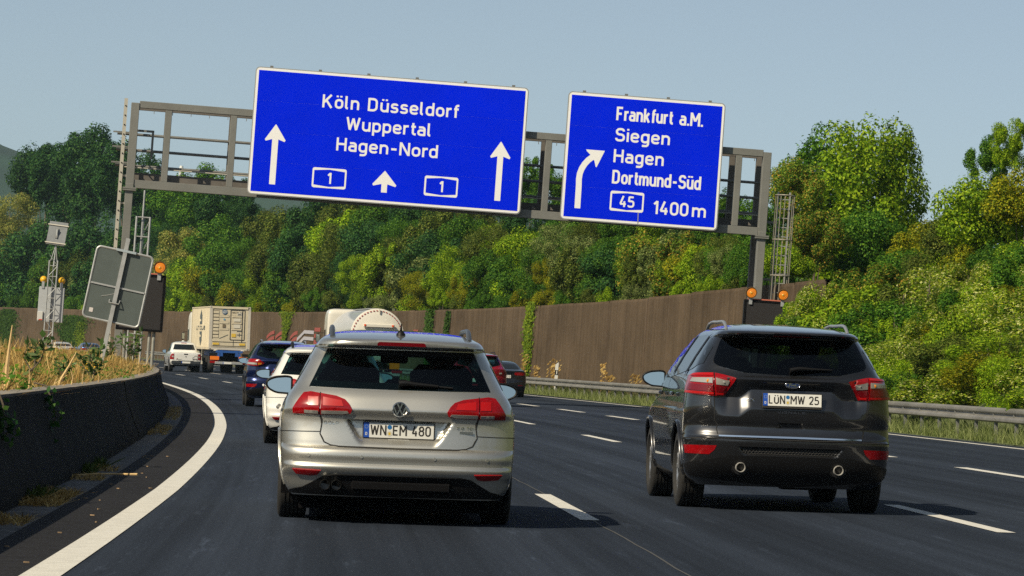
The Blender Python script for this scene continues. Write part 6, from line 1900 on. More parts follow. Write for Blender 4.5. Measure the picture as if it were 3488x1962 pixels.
# unit crowns (radius about 1, centred), shared by many trees
CROWNS = {}
def crown(kind, seed):
    key = (kind, seed)
    if key in CROWNS: return CROWNS[key]
    if kind == 'round':
        c, r = lobes(seed, 46, (1, 1, .95)); me = cloud_mesh('crown', c, r, 430, .068, seed=seed)
    elif kind == 'fine':
        c, r = lobes(seed, 60, (1, 1, 1.0), (.18, .34)); me = cloud_mesh('crown', c, r, 390, .052, seed=seed, aspect=.45)
    elif kind == 'spiky':
        c, r = lobes(seed, 64, (1, 1, 1.05), (.14, .30), .80); me = cloud_mesh('crown', c, r, 340, .066, seed=seed, squash=(.85, .85, 1.25))
    elif kind == 'column':
        c, r = lobes(seed, 78, (.80, .80, 1.5), (.18, .34), .74); me = cloud_mesh('crown', c, r, 300, .060, seed=seed, squash=(.75, .75, 1.5), up=.1)
    elif kind == 'bush':
        c, r = lobes(seed, 44, (1, 1, .85), (.22, .38), .72, True); me = cloud_mesh('crown', c, r, 420, .064, seed=seed, up=.4)
    elif kind == 'weedy':
        c, r = lobes(seed, 54, (1, 1, .9), (.12, .28), .80, True); me = cloud_mesh('crown', c, r, 400, .064, seed=seed, up=.5, aspect=.42, squash=(.8, .8, 1.3))
    CROWNS[key] = me
    return me
_tk = MB(); _tk.tube([(0, 0, 0), (.02, .01, .5), (-.02, .02, 1.0), (.03, 0, 1.5)], [.09, .07, .05, .02], 8)
for (a, b) in (((0, 0, .7), (.45, .1, 1.25)), ((0, 0, .8), (-.4, .2, 1.3)), ((0, 0, .9), (.1, -.45, 1.4)), ((0, .0, .6), (-.3, -.35, 1.2))):
    _tk.tube([a, ((a[0] + b[0]) / 2, (a[1] + b[1]) / 2, (a[2] + b[2]) / 2 - .05), b], [.045, .03, .012], 6)
TRUNK = _tk.mesh('trunk', None, 60)
BARK = pm('bark', (.13, .105, .075), .9, var=.4, vscale=12, bump=.5, bscale=20)

LM = {
 'dark': leafmat('leaf_dark_green', [(0.0093, 0.0430, 0.0118), (0.0218, 0.0799, 0.0185), (0.0435, 0.1306, 0.0264), (0.0933, 0.1997, 0.0370)]),
 'green': leafmat('leaf_green', [(0.0187, 0.0737, 0.0066), (0.0466, 0.1414, 0.0106), (0.0901, 0.2150, 0.0159), (0.1710, 0.3072, 0.0238)]),
 'bright': leafmat('leaf_bright_green', [(0.0699, 0.1536, 0.0039), (0.1554, 0.2918, 0.0066), (0.2798, 0.4301, 0.0106), (0.4663, 0.5837, 0.0330)]),
 'yellow': leafmat('leaf_yellow_green', [(0.0699, 0.1152, 0.0039), (0.1710, 0.2227, 0.0066), (0.2953, 0.3072, 0.0092), (0.4663, 0.3994, 0.0159)]),
 'olive': leafmat('leaf_olive', [(0.0311, 0.0646, 0.0079), (0.0746, 0.1198, 0.0132), (0.1321, 0.1766, 0.0212), (0.2332, 0.2611, 0.0463)]),
 'sage': leafmat('leaf_sage', [(0.0544, 0.0998, 0.0238), (0.1244, 0.1843, 0.0423), (0.2176, 0.2765, 0.0728), (0.3886, 0.4301, 0.1455)]),
 'maple': leafmat('leaf_maple', [(0.0233, 0.0845, 0.0066), (0.0699, 0.1613, 0.0106), (0.1477, 0.2611, 0.0171), (0.2953, 0.3379, 0.0397), (0.5285, 0.3072, 0.0463)]),
 'pale': leafmat('leaf_pale', [(0.1088, 0.1690, 0.0264), (0.2176, 0.2611, 0.0463), (0.3420, 0.3379, 0.0728), (0.4663, 0.4147, 0.1058)]),
 'bramble': leafmat('leaf_bramble', [(0.0466, 0.1229, 0.0053), (0.1321, 0.2458, 0.0092), (0.2642, 0.3840, 0.0132), (0.4352, 0.4762, 0.0264), (0.7500, 0.7500, 0.3438)]),
}
LNAME = {'dark': 'dark green', 'green': 'mid green', 'bright': 'bright green', 'yellow': 'yellow-green', 'olive': 'olive green', 'sage': 'grey-green', 'maple': 'green and rust flecked', 'pale': 'pale straw-green', 'bramble': 'mottled green'}
ORD = ['first', 'second', 'third', 'fourth', 'fifth', 'sixth', 'seventh', 'eighth', 'ninth', 'tenth', 'eleventh', 'twelfth', 'thirteenth', 'fourteenth', 'fifteenth', 'sixteenth', 'seventeenth', 'eighteenth', 'nineteenth', 'twentieth', 'twenty-first', 'twenty-second', 'twenty-third', 'twenty-fourth', 'twenty-fifth', 'twenty-sixth', 'twenty-seventh', 'twenty-eighth', 'twenty-ninth', 'thirtieth']
ORD += ['thirty-' + o for o in ORD[:9]] + ['fortieth'] + ['forty-' + o for o in ORD[:9]] + ['fiftieth'] + ['fifty-' + o for o in ORD[:9]] + ['sixtieth'] + ['sixty-' + o for o in ORD[:9]] + ['seventieth'] + ['seventy-' + o for o in ORD[:9]] + ['eightieth']

def slotmat(o, mat):
    if not o.data.materials: o.data.materials.append(mat)
    o.material_slots[0].link = 'OBJECT'
    o.material_slots[0].material = mat

def plant(name, cat, label, group, base, height, rx, kind, seed, mat, trunk_h=.25, rz=None, mirror=False):
    """tree or bush: foliage ellipsoid from trunk_h*height up to height"""
    t = empty(name, Matrix.Translation(base), label, cat, group)
    cz0 = height * trunk_h
    rzc = min((height - cz0) / 2, rx * {'column': 2.6, 'spiky': 1.10, 'bush': .95, 'weedy': 1.0}.get(kind, .98))
    cz0 = height - 2 * rzc
    o = link('crown' if cat == 'tree' else 'foliage', crown(kind, seed), t)
    kz = 1.0 / {'column': 1.75, 'spiky': 1.18, 'weedy': 1.12}.get(kind, 1.06)
    kx = 1.0 / {'column': .92, 'spiky': 1.05}.get(kind, 1.08)
    o.location = (0, 0, cz0 + rzc); o.scale = (rx * kx, rx * kx, rzc * kz)
    o.rotation_euler = (0, 0, random.random() * 6.28)
    slotmat(o, LM[mat])
    tr = link('trunk' if cat == 'tree' else 'stem', TRUNK, t)
    tr.scale = (rx * .45, rx * .45, height * .58); tr.rotation_euler = (0, 0, random.random() * 6.28)
    slotmat(tr, BARK)
    return t

def wall_depth(px):
    s = wall_s_at(px); q = pt(D_WALL, s, 2) - Vector((0, 0, CAM_H)); return q.dot(FWD)
def ground_z(p):
    d, s = d_of(p), s_of(p)
    return BANK * d + bank_z(d, s) - (BANK * max(0, d - 30) * .8 if d > 17.6 else 0)
PXM = FPX * 2576 / 3488
def tree_px(px, py, behind, wpx, kind, mat, seed, rows, trunk_h=.12, dd=None):
    """a tree whose crown top is seen at (px, py), standing `behind` metres behind the wall line"""
    if rows is not low_row: wpx *= 1.24
    D = dd or (wall_depth(px) + behind)
    top = ray(px, py, D)
    while d_of(top) < D_WALL + .35 + wpx / PXM * D / 2 * .92:
        D += .5; top = ray(px, py, D)
    # follow the lean of the picture down to the ground
    gz_ = ground_z(top)
    base = Vector((top.x, top.y, gz_ - .2))
    rows.append((px, base, top.z - gz_ + .2, wpx / PXM * D / 2, kind, mat, seed, trunk_h))

far_row, mid_row, low_row = [], [], []
# tall trees furthest back (photo column, crown top, extra distance, crown width)
for a in [(30, 482, 25, 150, 'fine', 'pale', 3), (128, 352, 70, 160, 'round', 'dark', 1), (185, 338, 74, 170, 'spiky', 'dark', 2), (250, 320, 62, 190, 'round', 'dark', 4), (325, 352, 66, 150, 'spiky', 'dark', 1), (385, 432, 60, 130, 'round', 'dark', 2),
          (455, 455, 58, 130, 'spiky', 'green', 2), (520, 415, 55, 150, 'round', 'green', 4), (580, 440, 52, 130, 'spiky', 'dark', 1), (616, 500, 50, 90, 'round', 'dark', 2),
          (715, 560, 30, 120, 'fine', 'olive', 5), (745, 512, 34, 130, 'spiky', 'olive', 1), (820, 470, 42, 150, 'round', 'dark', 4), (900, 480, 44, 150, 'spiky', 'olive', 2), (985, 470, 46, 150, 'round', 'green', 1), (1070, 460, 46, 150, 'spiky', 'dark', 2),
          (1150, 470, 46, 150, 'round', 'dark', 4), (1230, 450, 46, 140, 'fine', 'olive', 5), (1300, 430, 44, 110, 'round', 'dark', 2), (1345, 388, 40, 100, 'spiky', 'green', 1), (1408, 430, 40, 110, 'round', 'green', 2), (1490, 470, 36, 150, 'fine', 'sage', 3), (1580, 480, 36, 150, 'round', 'green', 4), (1670, 470, 36, 150, 'spiky', 'olive', 2), (1760, 490, 34, 140, 'round', 'dark', 1), (1850, 478, 34, 130, 'spiky', 'green', 2), (1905, 500, 26, 110, 'round', 'green', 4)]:
    tree_px(*a, far_row, .06)
for a in [(120, 560, 26, 200, 'round', 'dark', 4), (235, 545, 26, 190, 'spiky', 'dark', 2), (340, 560, 24, 160, 'round', 'dark', 1), (70, 590, 18, 160, 'fine', 'olive', 3), (470, 570, 20, 130, 'round', 'pale', 5), (425, 560, 30, 120, 'fine', 'dark', 3), (560, 545, 22, 150, 'round', 'green', 4), (640, 590, 20, 130, 'fine', 'green', 5), (690, 600, 20, 110, 'round', 'olive', 1),
          (770, 570, 24, 150, 'round', 'dark', 1), (860, 560, 26, 150, 'fine', 'olive', 3), (935, 555, 26, 150, 'round', 'dark', 2), (1010, 590, 22, 150, 'fine', 'olive', 5), (1090, 585, 24, 160, 'round', 'dark', 4), (1170, 590, 22, 150, 'spiky', 'dark', 1), (1250, 560, 22, 150, 'fine', 'olive', 3), (1325, 575, 20, 130, 'round', 'bright', 2), (1400, 560, 18, 140, 'fine', 'sage', 5), (1470, 585, 16, 140, 'round', 'sage', 1), (1560, 590, 15, 150, 'fine', 'green', 3), (1650, 585, 14, 150, 'round', 'maple', 2), (1745, 585, 13, 160, 'spiky', 'maple', 4), (1830, 590, 12, 140, 'fine', 'olive', 5), (1890, 610, 10, 110, 'round', 'green', 1)]:
    tree_px(*a, mid_row, .04)
cols_ = ['green', 'olive', 'bright', 'yellow', 'sage', 'green', 'bright', 'olive', 'green', 'bright', 'yellow', 'sage']
_q = random.Random(5)
x = -30
i = 0
while x < 1990:
    w_ = _q.uniform(95, 150) * (1.15 if x > 1200 else 1)
    yt = _q.uniform(640, 690) - (10 if 650 < x < 1000 else 0) - max(0, x - 1350) * .05
    if x > 1400: yt -= 20
    c_ = cols_[i % len(cols_)]
    if 640 < x < 700: c_ = 'bright'
    if 500 < x < 580: c_ = 'yellow'
    if 1000 < x < 1080: c_ = 'yellow'
    if 1150 < x < 1230: c_ = 'yellow'
    if 1380 < x < 1500: c_ = 'yellow'
    if x < 220: c_ = ('dark', 'green', 'olive')[i % 3]
    tree_px(x, yt, 4.5 + _q.uniform(0, 3), w_, ('bush', 'weedy', 'fine')[i % 3], c_, 1 + i % 3, low_row, .0)
    x += w_ * .52; i += 1
x = -20
while x < 1960:                                   # closes the gaps between the rows
    w_ = _q.uniform(110, 150)
    yt = _q.uniform(596, 640) - (15 if x > 1350 else 0)
    tree_px(x, yt, 9 + _q.uniform(0, 4), w_, ('round', 'fine', 'spiky')[i % 3], ('green', 'green', 'olive', 'dark', 'bright', 'sage', 'bright', 'green')[i % 8], 1 + i % 2, mid_row, .0)
    x += w_ * .6; i += 1
x = 700
while x < 1900:
    w_ = _q.uniform(110, 150)
    tree_px(x, _q.uniform(500, 560), 28 + _q.uniform(0, 10), w_, ('round', 'fine', 'spiky')[i % 3], ('dark', 'green', 'olive', 'green', 'bright')[i % 5], 1 + i % 2, far_row, .0)
    x += w_ * .6; i += 1
x = -10
while x < 1960:                                   # low fringe right behind the coping
    w_ = _q.uniform(70, 110)
    yt = _q.uniform(712, 742) - (max(0, x - 1300) * .055)
    tree_px(x, yt, 1.6 + _q.uniform(0, .8), w_, ('weedy', 'bush')[i % 2], cols_[(i * 5) % len(cols_)] if x > 250 else 'green', 1 + i % 3, low_row, .0)
    x += w_ * .62; i += 1

for rows_, nm, cat, where, grp in ((far_row, 'tree', 'tree', 'back-row tree behind the wall', 'tall trees in the back row'), (mid_row, 'tree', 'tree', 'middle-row tree behind the wall', 'trees in the middle row'), (low_row, 'bush', 'bush', 'bush just behind the wall', 'bushes just behind the noise wall')):
    rows_.sort(key=lambda r: r[0])
    cnt = {}
    for (px, base, h, rx, kind, mat, seed, th) in rows_:
        cnt[mat] = cnt.get(mat, 0) + 1
        plant(nm, cat, f'{LNAME[mat]} {where}, {ORD[cnt[mat] - 1]} of its colour from the left', grp, base, h, rx, kind, seed, mat, th)

# single trees at the right
def solo(px, py, D, wpx, kind, mat, seed, label, th=.1, name='tree', cat='tree'):
    top = ray(px, py, D); gz_ = ground_z(top)
    return plant(name, cat, label, None, Vector((top.x, top.y, gz_ - .2)), top.z - gz_ + .2, wpx / PXM * D / 2, kind, seed, mat, th)
solo(2165, 262, 146, 300, 'column', 'bright', 1, 'tall bright green poplar rising above the embankment, its tallest top', .12)
solo(2075, 300, 148, 270, 'column', 'green', 2, 'green poplar stem just left of the tallest poplar', .10)
solo(2255, 290, 147, 230, 'column', 'bright', 3, 'slim bright poplar just right of the tallest poplar', .10)
solo(2010, 400, 140, 160, 'round', 'maple', 4, 'rust flecked maple beside the right gantry leg', .05)
solo(2060, 520, 136, 170, 'round', 'maple', 1, 'low maple with rusty seed clusters below the poplars', .02)
solo(2200, 520, 138, 240, 'round', 'green', 2, 'broad green tree filling the foot of the poplars', .02)
solo(2330, 548, 132, 190, 'bush', 'yellow', 3, 'small yellowing tree right of the poplars', .02)
solo(2500, 330, 128, 130, 'spiky', 'green', 1, 'sparse green branches rising at the right edge', .05)
solo(2555, 300, 126, 120, 'spiky', 'bright', 2, 'tall thin tree at the upper right corner', .05)
solo(2505, 428, 118, 300, 'bush', 'bright', 2, 'large dense bright green tree on the right embankment', .02)
solo(2590, 405, 116, 240, 'bush', 'yellow', 3, 'dense yellow-green tree cut by the right picture edge', .02)
solo(2425, 520, 120, 220, 'bush', 'olive', 3, 'rounded olive bush left of the large bright green tree', .0, 'bush', 'bush')
solo(2375, 548, 150, 170, 'bush', 'sage', 1, 'distant grey-green bush in the gap on the right skyline', .0, 'bush', 'bush')

for k, (px_, py_, D_, w_, m_) in enumerate(((2290, 610, 124, 190, 'green'), (2350, 622, 121, 180, 'olive'), (2405, 612, 120, 180, 'bright'), (2465, 606, 117, 190, 'yellow'), (2525, 600, 115, 190, 'green'), (2585, 590, 113, 190, 'bright'), (2440, 650, 112, 190, 'bramble'), (2540, 645, 110, 190, 'bramble'), (2335, 660, 114, 180, 'bramble'))):
    solo(px_, py_, D_, w_, 'bush', m_, 1 + k % 3, f'{LNAME[m_]} shrub filling the crest of the right embankment, {ORD[k]} of these', .0, 'bush', 'bush')

# bushes that cover the right-hand embankment down to the guardrail
emb = []
_q = random.Random(21)
for row in range(9):
    d0 = 16.4 + row * 1.25
    s = 58.0
    while s < 122:
        dd_ = d0 + _q.uniform(-.5, .5); ss = s + _q.uniform(-1.2, 1.2)
        h = _q.uniform(1.5, 2.5) + (.5 if row > 3 else 0) + (.9 if row > 5 else 0); rx = _q.uniform(1.1, 1.9)
        if row == 0: h *= .72; rx *= .8
        if not (ss > 106 and row < 2):
            emb.append((dd_, ss, h, rx, row))
        s += _q.uniform(2.2, 3.6)
for (dd_, ss, h, rx) in ((15.9, 104, 2.2, 1.5), (16.6, 107, 2.9, 1.7), (16.2, 109.5, 3.3, 1.4), (17.0, 110.6, 4.5, 1.35), (17.9, 109.4, 4.7, 1.6), (17.3, 107.5, 4.0, 1.8), (16.6, 111.6, 4.2, 1.1), (18.4, 107, 3.6, 2.0), (18.8, 112, 4.4, 2.0), (17.6, 104, 3.0, 1.9), (19.6, 109, 4.0, 2.2)):
    emb.append((dd_, ss, h, rx, 1 if dd_ < 17 else 2))
cnt = {}
emb.sort(key=lambda e: (e[4], -e[1]))
for i, (dd_, ss, h, rx, row) in enumerate(emb):
    mat = ('bramble', 'green', 'bramble', 'bright', 'maple', 'olive', 'yellow', 'bright', 'bramble')[(i * 7 + row) % 9]
    if mat == 'maple' and i % 2: mat = 'bright'
    kind = ('weedy', 'bush', 'weedy', 'fine')[(i + row) % 4]
    z = BANK * dd_ + bank_z(dd_, ss)
    p = pt(dd_, ss); p.z = z - .3
    k_ = (mat, row); cnt[k_] = cnt.get(k_, 0) + 1
    tier = ('lowest tier', 'second tier', 'third tier', 'fourth tier', 'fifth tier', 'sixth tier', 'seventh tier', 'eighth tier', 'topmost tier')[row]
    plant('bush', 'bush', f'{LNAME[mat]} embankment bush, {tier} above the guardrail, {ORD[cnt[k_] - 1]} of its colour', 'bushes on the right embankment', p, h, rx, kind, 1 + i % 3, mat, 0)

# ivy climbing the noise wall
IVY = leafmat('leaf_ivy', [(.05, .10, .006), (.10, .17, .008), (.16, .23, .01), (.22, .27, .02)])
IVYD = leafmat('leaf_ivy_dark', [(.02, .06, .008), (.045, .10, .012), (.07, .14, .016)])
def ivy(px, w, z0, z1, label, mat, top_spread=1.0, dens=900, leaf=.13):
    s = wall_s_at(px)
    w = abs(wall_s_at(px - w / 2) - wall_s_at(px + w / 2)) * .75
    n = int(dens * (z1 - z0) / 3)
    g = np.random.default_rng(int(px))
    t = empty('ivy', frame(D_WALL, s, level=True), label, 'ivy', 'ivy on the noise wall')
    inv = t.matrix_world.inverted()
    zz = z0 + (z1 - z0) * g.random(n)
    wob = .12 * np.sin(zz * 2.1 + px) * w
    wid = w * (.75 + .35 * np.sin(zz * 1.3 + px * .3)) * np.where(zz > z1 - .35, top_spread, 1)
    ss = s + wob + g.normal(0, .33, n) * wid
    V = np.empty((n, 4, 3))
    for k in range(n):
        out = .04 + .16 * g.random()
        P = inv @ pt(D_WALL - out, ss[k], zz[k])
        P = np.array(P)
        N = np.array((-1, -.3, .4)) + g.normal(0, .5, 3); N /= np.linalg.norm(N)
        a = np.cross(N, g.normal(size=3)); a /= np.linalg.norm(a); b = np.cross(N, a)
        l = leaf * g.uniform(.6, 1.3) / 2
        V[k] = (P - a * l, P + b * l * .75, P + a * l, P - b * l * .75)
    o = link('foliage', quads('foliage', V), t); slotmat(o, mat)
    mb = MB(); pts = [inv @ pt(D_WALL - .04, s + .12 * math.sin(z * 2.1 + px) * w, z) for z in np.linspace(0, z1 - .2, 9)]
    mb.tube(pts, [.03] * 8 + [.008], 5); mb.build('stem', BARK, t)
    return t
ivy(1334, 20, .2, 4.25, 'bright ivy column on the wall in front of the guardrail', IVY, 1.4, 2200, .14)
ivy(1082, 18, .4, 4.15, 'ivy column on the wall just right of the tanker', IVYD, 1.2, 1800, .15)
ivy(1127, 12, .4, 4.0, 'thinner ivy column right of the one beside the tanker', IVYD, 1.0, 1300, .15)
ivy(1105, 6, .4, 2.4, 'short ivy shoot between the two columns beside the tanker', IVY, 1.0, 500)
ivy(720, 18, .3, 4.3, 'bright ivy column between the painted stripes', IVY, 1.8, 2200, .17)
ivy(180, 72, .2, 3.9, 'broad green ivy curtain behind the solar mast', IVYD, 1.0, 3200, .24)
ivy(205, 22, .2, 3.3, 'lighter ivy patch at the right end of the curtain', IVY, 1.0, 1400, .2)
ivy(15, 60, .2, 4.4, 'ivy curtain on the wall at the left edge', IVYD, 1.0, 3200, .24)
ivy(346, 9, .2, 2.6, 'ivy strand on the wall behind the message board', IVY, 1.0, 700, .16)

# the wood that goes on along both sides of the road behind the camera
g = np.random.default_rng(77)
Vs = []
for k in range(46):
    left = k % 2 == 0
    d_ = g.uniform(-46, -29) if left else g.uniform(20, 34)
    s_ = -12 - 5.2 * k + g.uniform(-3, 3)
    h_ = g.uniform(7, 12); P0 = np.array(pt(d_, s_, h_ * .5 + (0 if left else bank_z(d_, s_))))
    dd_ = g.normal(size=(1300, 3)); dd_ /= np.linalg.norm(dd_, axis=1)[:, None]
    P = P0 + dd_ * np.array((3.6, 3.6, h_ * .52)) * g.uniform(.75, 1.0, (1300, 1))
    a_ = np.cross(dd_, g.normal(size=(1300, 3))); a_ /= np.linalg.norm(a_, axis=1)[:, None]; b_ = np.cross(dd_, a_)
    l_ = g.uniform(.25, .5, (1300, 1))
    Vs.append(np.stack([P - a_ * l_, P + b_ * l_ * .7, P + a_ * l_, P - b_ * l_ * .7], 1))
o = link('roadside_wood', quads('roadside_wood', np.concatenate(Vs), LM['dark'])); tag(o, 'dark roadside wood continuing behind the viewpoint', 'wood', kind='stuff')
# ------------------------------------------------------------------ dry median planting, verge grass, debris
STRAW = leafmat('dry_grass', [(.12, .07, .022), (.34, .20, .055), (.52, .34, .10), (.66, .46, .16), (.74, .56, .24)], .25, .7)
GRN = leafmat('median_green', [(.03, .06, .010), (.06, .10, .015), (.10, .15, .03), (.15, .20, .06)], .3)
VERGE = leafmat('verge_grass', [(.08, .12, .03), (.15, .19, .05), (.23, .27, .09), (.34, .37, .16)], .3)
def blades(name, pos, h, w, lean, seed, mat, parent=None, kind='stuff'):
    """thin tapering blades; pos: (n, 3) root points"""
    g = np.random.default_rng(seed)
    n = len(pos)
    hh = h * g.uniform(.45, 1.35, n); ww = w * g.uniform(.6, 1.4, n)
    a = g.uniform(0, 2 * math.pi, n)
    side = np.stack([np.cos(a), np.sin(a), np.zeros(n)], 1)
    ln = g.normal(0, lean, (n, 3)); ln[:, 2] = 0
    tip = pos + np.array([0, 0, 1]) * hh[:, None] + ln * hh[:, None]
    V = np.empty((n, 4, 3))
    V[:, 0] = pos - side * ww[:, None] / 2; V[:, 1] = pos + side * ww[:, None] / 2
    V[:, 2] = tip + side * ww[:, None] * .15; V[:, 3] = tip - side * ww[:, None] * .15
    o = link(name, quads(name, V, mat), parent)
    if kind: o['kind'] = kind
    return o
def bed_pts(n, d0, d1, s0, s1, seed, z=.76, power=1.0):
    g = np.random.default_rng(seed)
    d = d0 + (d1 - d0) * g.random(n) ** power; s = s0 + (s1 - s0) * g.random(n) ** 1.5
    out = np.empty((n, 3))
    a = s / RAD
    out[:, 0] = (RAD + d) * np.cos(a) - RAD; out[:, 1] = (RAD + d) * np.sin(a); out[:, 2] = BANK * d + z - .02 + .30 * np.sin(np.clip((-3.0 - d) / 2.5, 0, 1) * 1.5)
    return out
tag(blades('dry_grass', bed_pts(64000, -8.0, -3.0, 20, 150, 1), .19, .010, .55, 2, STRAW), 'dry straw-coloured cut grass covering the median bed', 'grass')
tag(blades('dry_litter', bed_pts(26000, -6.0, -2.92, 20, 130, 3, .77), .09, .011, 1.6, 4, STRAW), 'flattened dry straw along the barrier top', 'straw')
tag(blades('tall_straw', bed_pts(2600, -7.5, -3.1, 22, 120, 5), .36, .010, .30, 6, STRAW), 'taller dry stalks standing in the median bed', 'stalks')
tag(blades('median_weeds', bed_pts(7000, -8.0, -3.0, 20, 150, 7), .17, .022, .7, 8, GRN), 'green weeds mixed into the dry median grass', 'weeds')
def verge_pts(n, d0, d1, s0, s1, seed):
    g = np.random.default_rng(seed); d = g.uniform(d0, d1, n); s = s0 + (s1 - s0) * g.random(n) ** 1.4
    a = s / RAD
    return np.stack([(RAD + d) * np.cos(a) - RAD, (RAD + d) * np.sin(a), BANK * d + .0], 1)
tag(blades('verge_grass', verge_pts(52000, 14.62, 15.9, 45, 260, 11), .27, .015, .45, 12, VERGE), 'pale green grass under the guardrail', 'grass')
tag(blades('verge_weeds', verge_pts(9000, 15.2, 16.9, 60, 260, 13), .40, .025, .5, 14, GRN), 'green weeds between guardrail and noise wall', 'weeds')

# low leafy weeds in clumps through the bed
def leafy(name, n_cl, per, d0, d1, s0, s1, leaf, h, seed, mat, label):
    g = np.random.default_rng(seed)
    c = bed_pts(n_cl, d0, d1, s0, s1, seed)
    C = np.repeat(c, per, axis=0); n = len(C)
    P = C + g.normal(0, 1, (n, 3)) * np.array((.10, .22, 0)) + np.array((0, 0, 1)) * (h * g.random((n, 1)) + .02)
    N = np.array((0, -.5, .9)) + g.normal(0, .45, (n, 3)); N /= np.linalg.norm(N, axis=1)[:, None]
    a = np.cross(N, g.normal(size=(n, 3))); a /= np.linalg.norm(a, axis=1)[:, None]; b = np.cross(N, a)
    l = leaf * g.uniform(.5, 1.4, (n, 1))
    V = np.stack([P - a * l * .5, P + b * l * .28, P + a * l * .5, P - b * l * .28], 1)
    return tag(link(name, quads(name, V, mat)), label, 'weeds', kind='stuff')
leafy('leafy_weeds', 70, 34, -6.5, -2.98, 30, 120, .075, .22, 31, GRN, 'low leafy green weeds growing through the dry median bed')
leafy('leafy_weeds', 20, 40, -3.7, -2.95, 34, 62, .065, .20, 32, LM['green'], 'dark leafy weeds along the near end of the barrier top')
leafy('leafy_weeds', 12, 22, -6.0, -3.1, 34, 100, .085, .34, 33, LM['pale'], 'pale leaved weeds standing above the dry grass')

# leafy sprigs and stumps standing in the near part of the bed
SPRIG = leafmat('sprig_leaf', [(.03, .08, .012), (.07, .14, .03), (.12, .20, .06), (.20, .27, .12)], .35)
SPLIT = pm('splintered_wood', (.62, .43, .20), .8, var=.35, vscale=9, bump=.6, bscale=30, stretch=(1, 1, .15))
def sprig(d, s, z, h, nleaf, leaf, label, lean=(0, 0), seed=1, mat=None):
    t = empty('sapling_sprig', frame(d, s, z, level=True), label, 'plant')
    g = np.random.default_rng(seed)
    n_st = 3; V = []
    for k in range(n_st):
        ex = np.array((lean[0] + g.normal(0, .25), lean[1] + g.normal(0, .25), 1.0)) * h * g.uniform(.7, 1.0)
        mb = MB(); pts = [tuple(ex * q + np.array((0, 0, 0)) + np.array((.04 * math.sin(q * 5 + k), 0, 0))) for q in np.linspace(0, 1, 6)]
        mb.tube(pts, [.010, .009, .008, .006, .004, .003], 5); mb.build('stem', BARK, t)
        for q in range(nleaf // n_st):
            u = g.uniform(.25, 1.0); P = ex * u
            dr = g.normal(size=3); dr[2] = abs(dr[2]) * .5; dr /= np.linalg.norm(dr)
            N = np.array((0, -.6, 1)) + g.normal(0, .4, 3); N /= np.linalg.norm(N)
            b = np.cross(N, dr); b /= np.linalg.norm(b)
            l = leaf * g.uniform(.6, 1.3); c = P + dr * l * .15
            V.append((c, c + dr * l * .5 + b * l * .26, c + dr * l, c + dr * l * .5 - b * l * .26))
    o = link('foliage', quads('foliage', np.array(V)), t); slotmat(o, mat or SPRIG)
    return t
sprig(-3.20, 40.0, .98, .40, 60, .11, 'broad-leaved green sapling regrowing at the left edge of the bed', (.15, 0), 3)
sprig(-3.10, 44.0, .86, .30, 80, .075, 'small dark green plant on the barrier top left of centre', (.1, 0), 5)
sprig(-3.02, 50.0, .82, .36, 110, .085, 'green nettle clump with yellow flowers near the barrier edge', (.0, 0), 7)
sprig(-3.55, 62.0, .95, .45, 30, .13, 'pale leaved sprig in the middle of the dry bed', (.1, 0), 9)
sprig(-3.75, 70.0, .84, .50, 70, .12, 'leafy green tuft at the foot of the leaning sign', (.1, 0), 11)
sprig(-4.1, 90.0, .84, .75, 80, .16, 'green weed below the message board', (.0, 0), 13)
sprig(-3.5, 102.0, .84, 1.0, 90, .17, 'tall weed growing through the message board legs', (.0, 0), 15)
mb = MB()
for k in range(26):
    g = random.Random(k); P = pt(-3.05 + g.uniform(-.10, .10), 50.4 + g.uniform(-.3, .6), .95 + g.uniform(0, .14))
    mb.ball(P, .012, 6, 4)
yf = mb.build('yellow_flowers', pm('yellow_petals', (.75, .45, .01), .6)); tag(yf, 'tiny yellow flowers near the barrier edge', 'flowers', kind='stuff')
def stump(d, s, z, pts, r, label):
    t = empty('broken_stem', frame(d, s, z, level=True), label, 'stump')
    for k, (path, rad) in enumerate(pts):
        mb = MB(); n = len(path)
        mb.tube(path, [rad * (1 - .82 * i / (n - 1)) for i in range(n)], 6); mb.build('splinter', SPLIT, t, 30)
    return t
stump(-3.13, 36.0, .84, [([(0, 0, -.1), (.005, 0, .22), (.015, 0, .42), (.025, 0, .60)], .030), ([(.03, .02, -.1), (.05, 0, .08), (.09, 0, .20)], .016), ([(-.02, .02, -.1), (-.03, 0, .12), (-.02, 0, .22)], .014), ([(.02, -.02, 0), (.04, -.02, .10), (.05, -.02, .18)], .012)], 0, 'tall pale splintered sapling stump at the left edge')
stump(-3.04, 42.4, .82, [([(0, 0, -.08), (.06, 0, .10), (.13, 0, .24), (.20, 0, .40)], .026), ([(-.03, 0, -.05), (-.01, 0, .05), (.01, 0, .11)], .016), ([(-.10, 0, -.02), (-.06, 0, .04), (-.04, 0, .09)], .015), ([(.02, -.03, -.02), (.06, -.04, .01), (.11, -.05, .03)], .012)], 0, 'low bundle of pale broken stems beside the tall stump')
for k in range(14):
    g = random.Random(100 + k)
    d, s = g.uniform(-3.6, -2.86), g.uniform(27, 75)
    h = g.uniform(.08, .22)
    stump(d, s, .82, [([(0, 0, -.05), (g.uniform(-.02, .02), 0, h * .5), (g.uniform(-.05, .05), 0, h)], g.uniform(.008, .014))], 0, f'short cut woody stalk in the median bed, {ORD[k]} by distance')

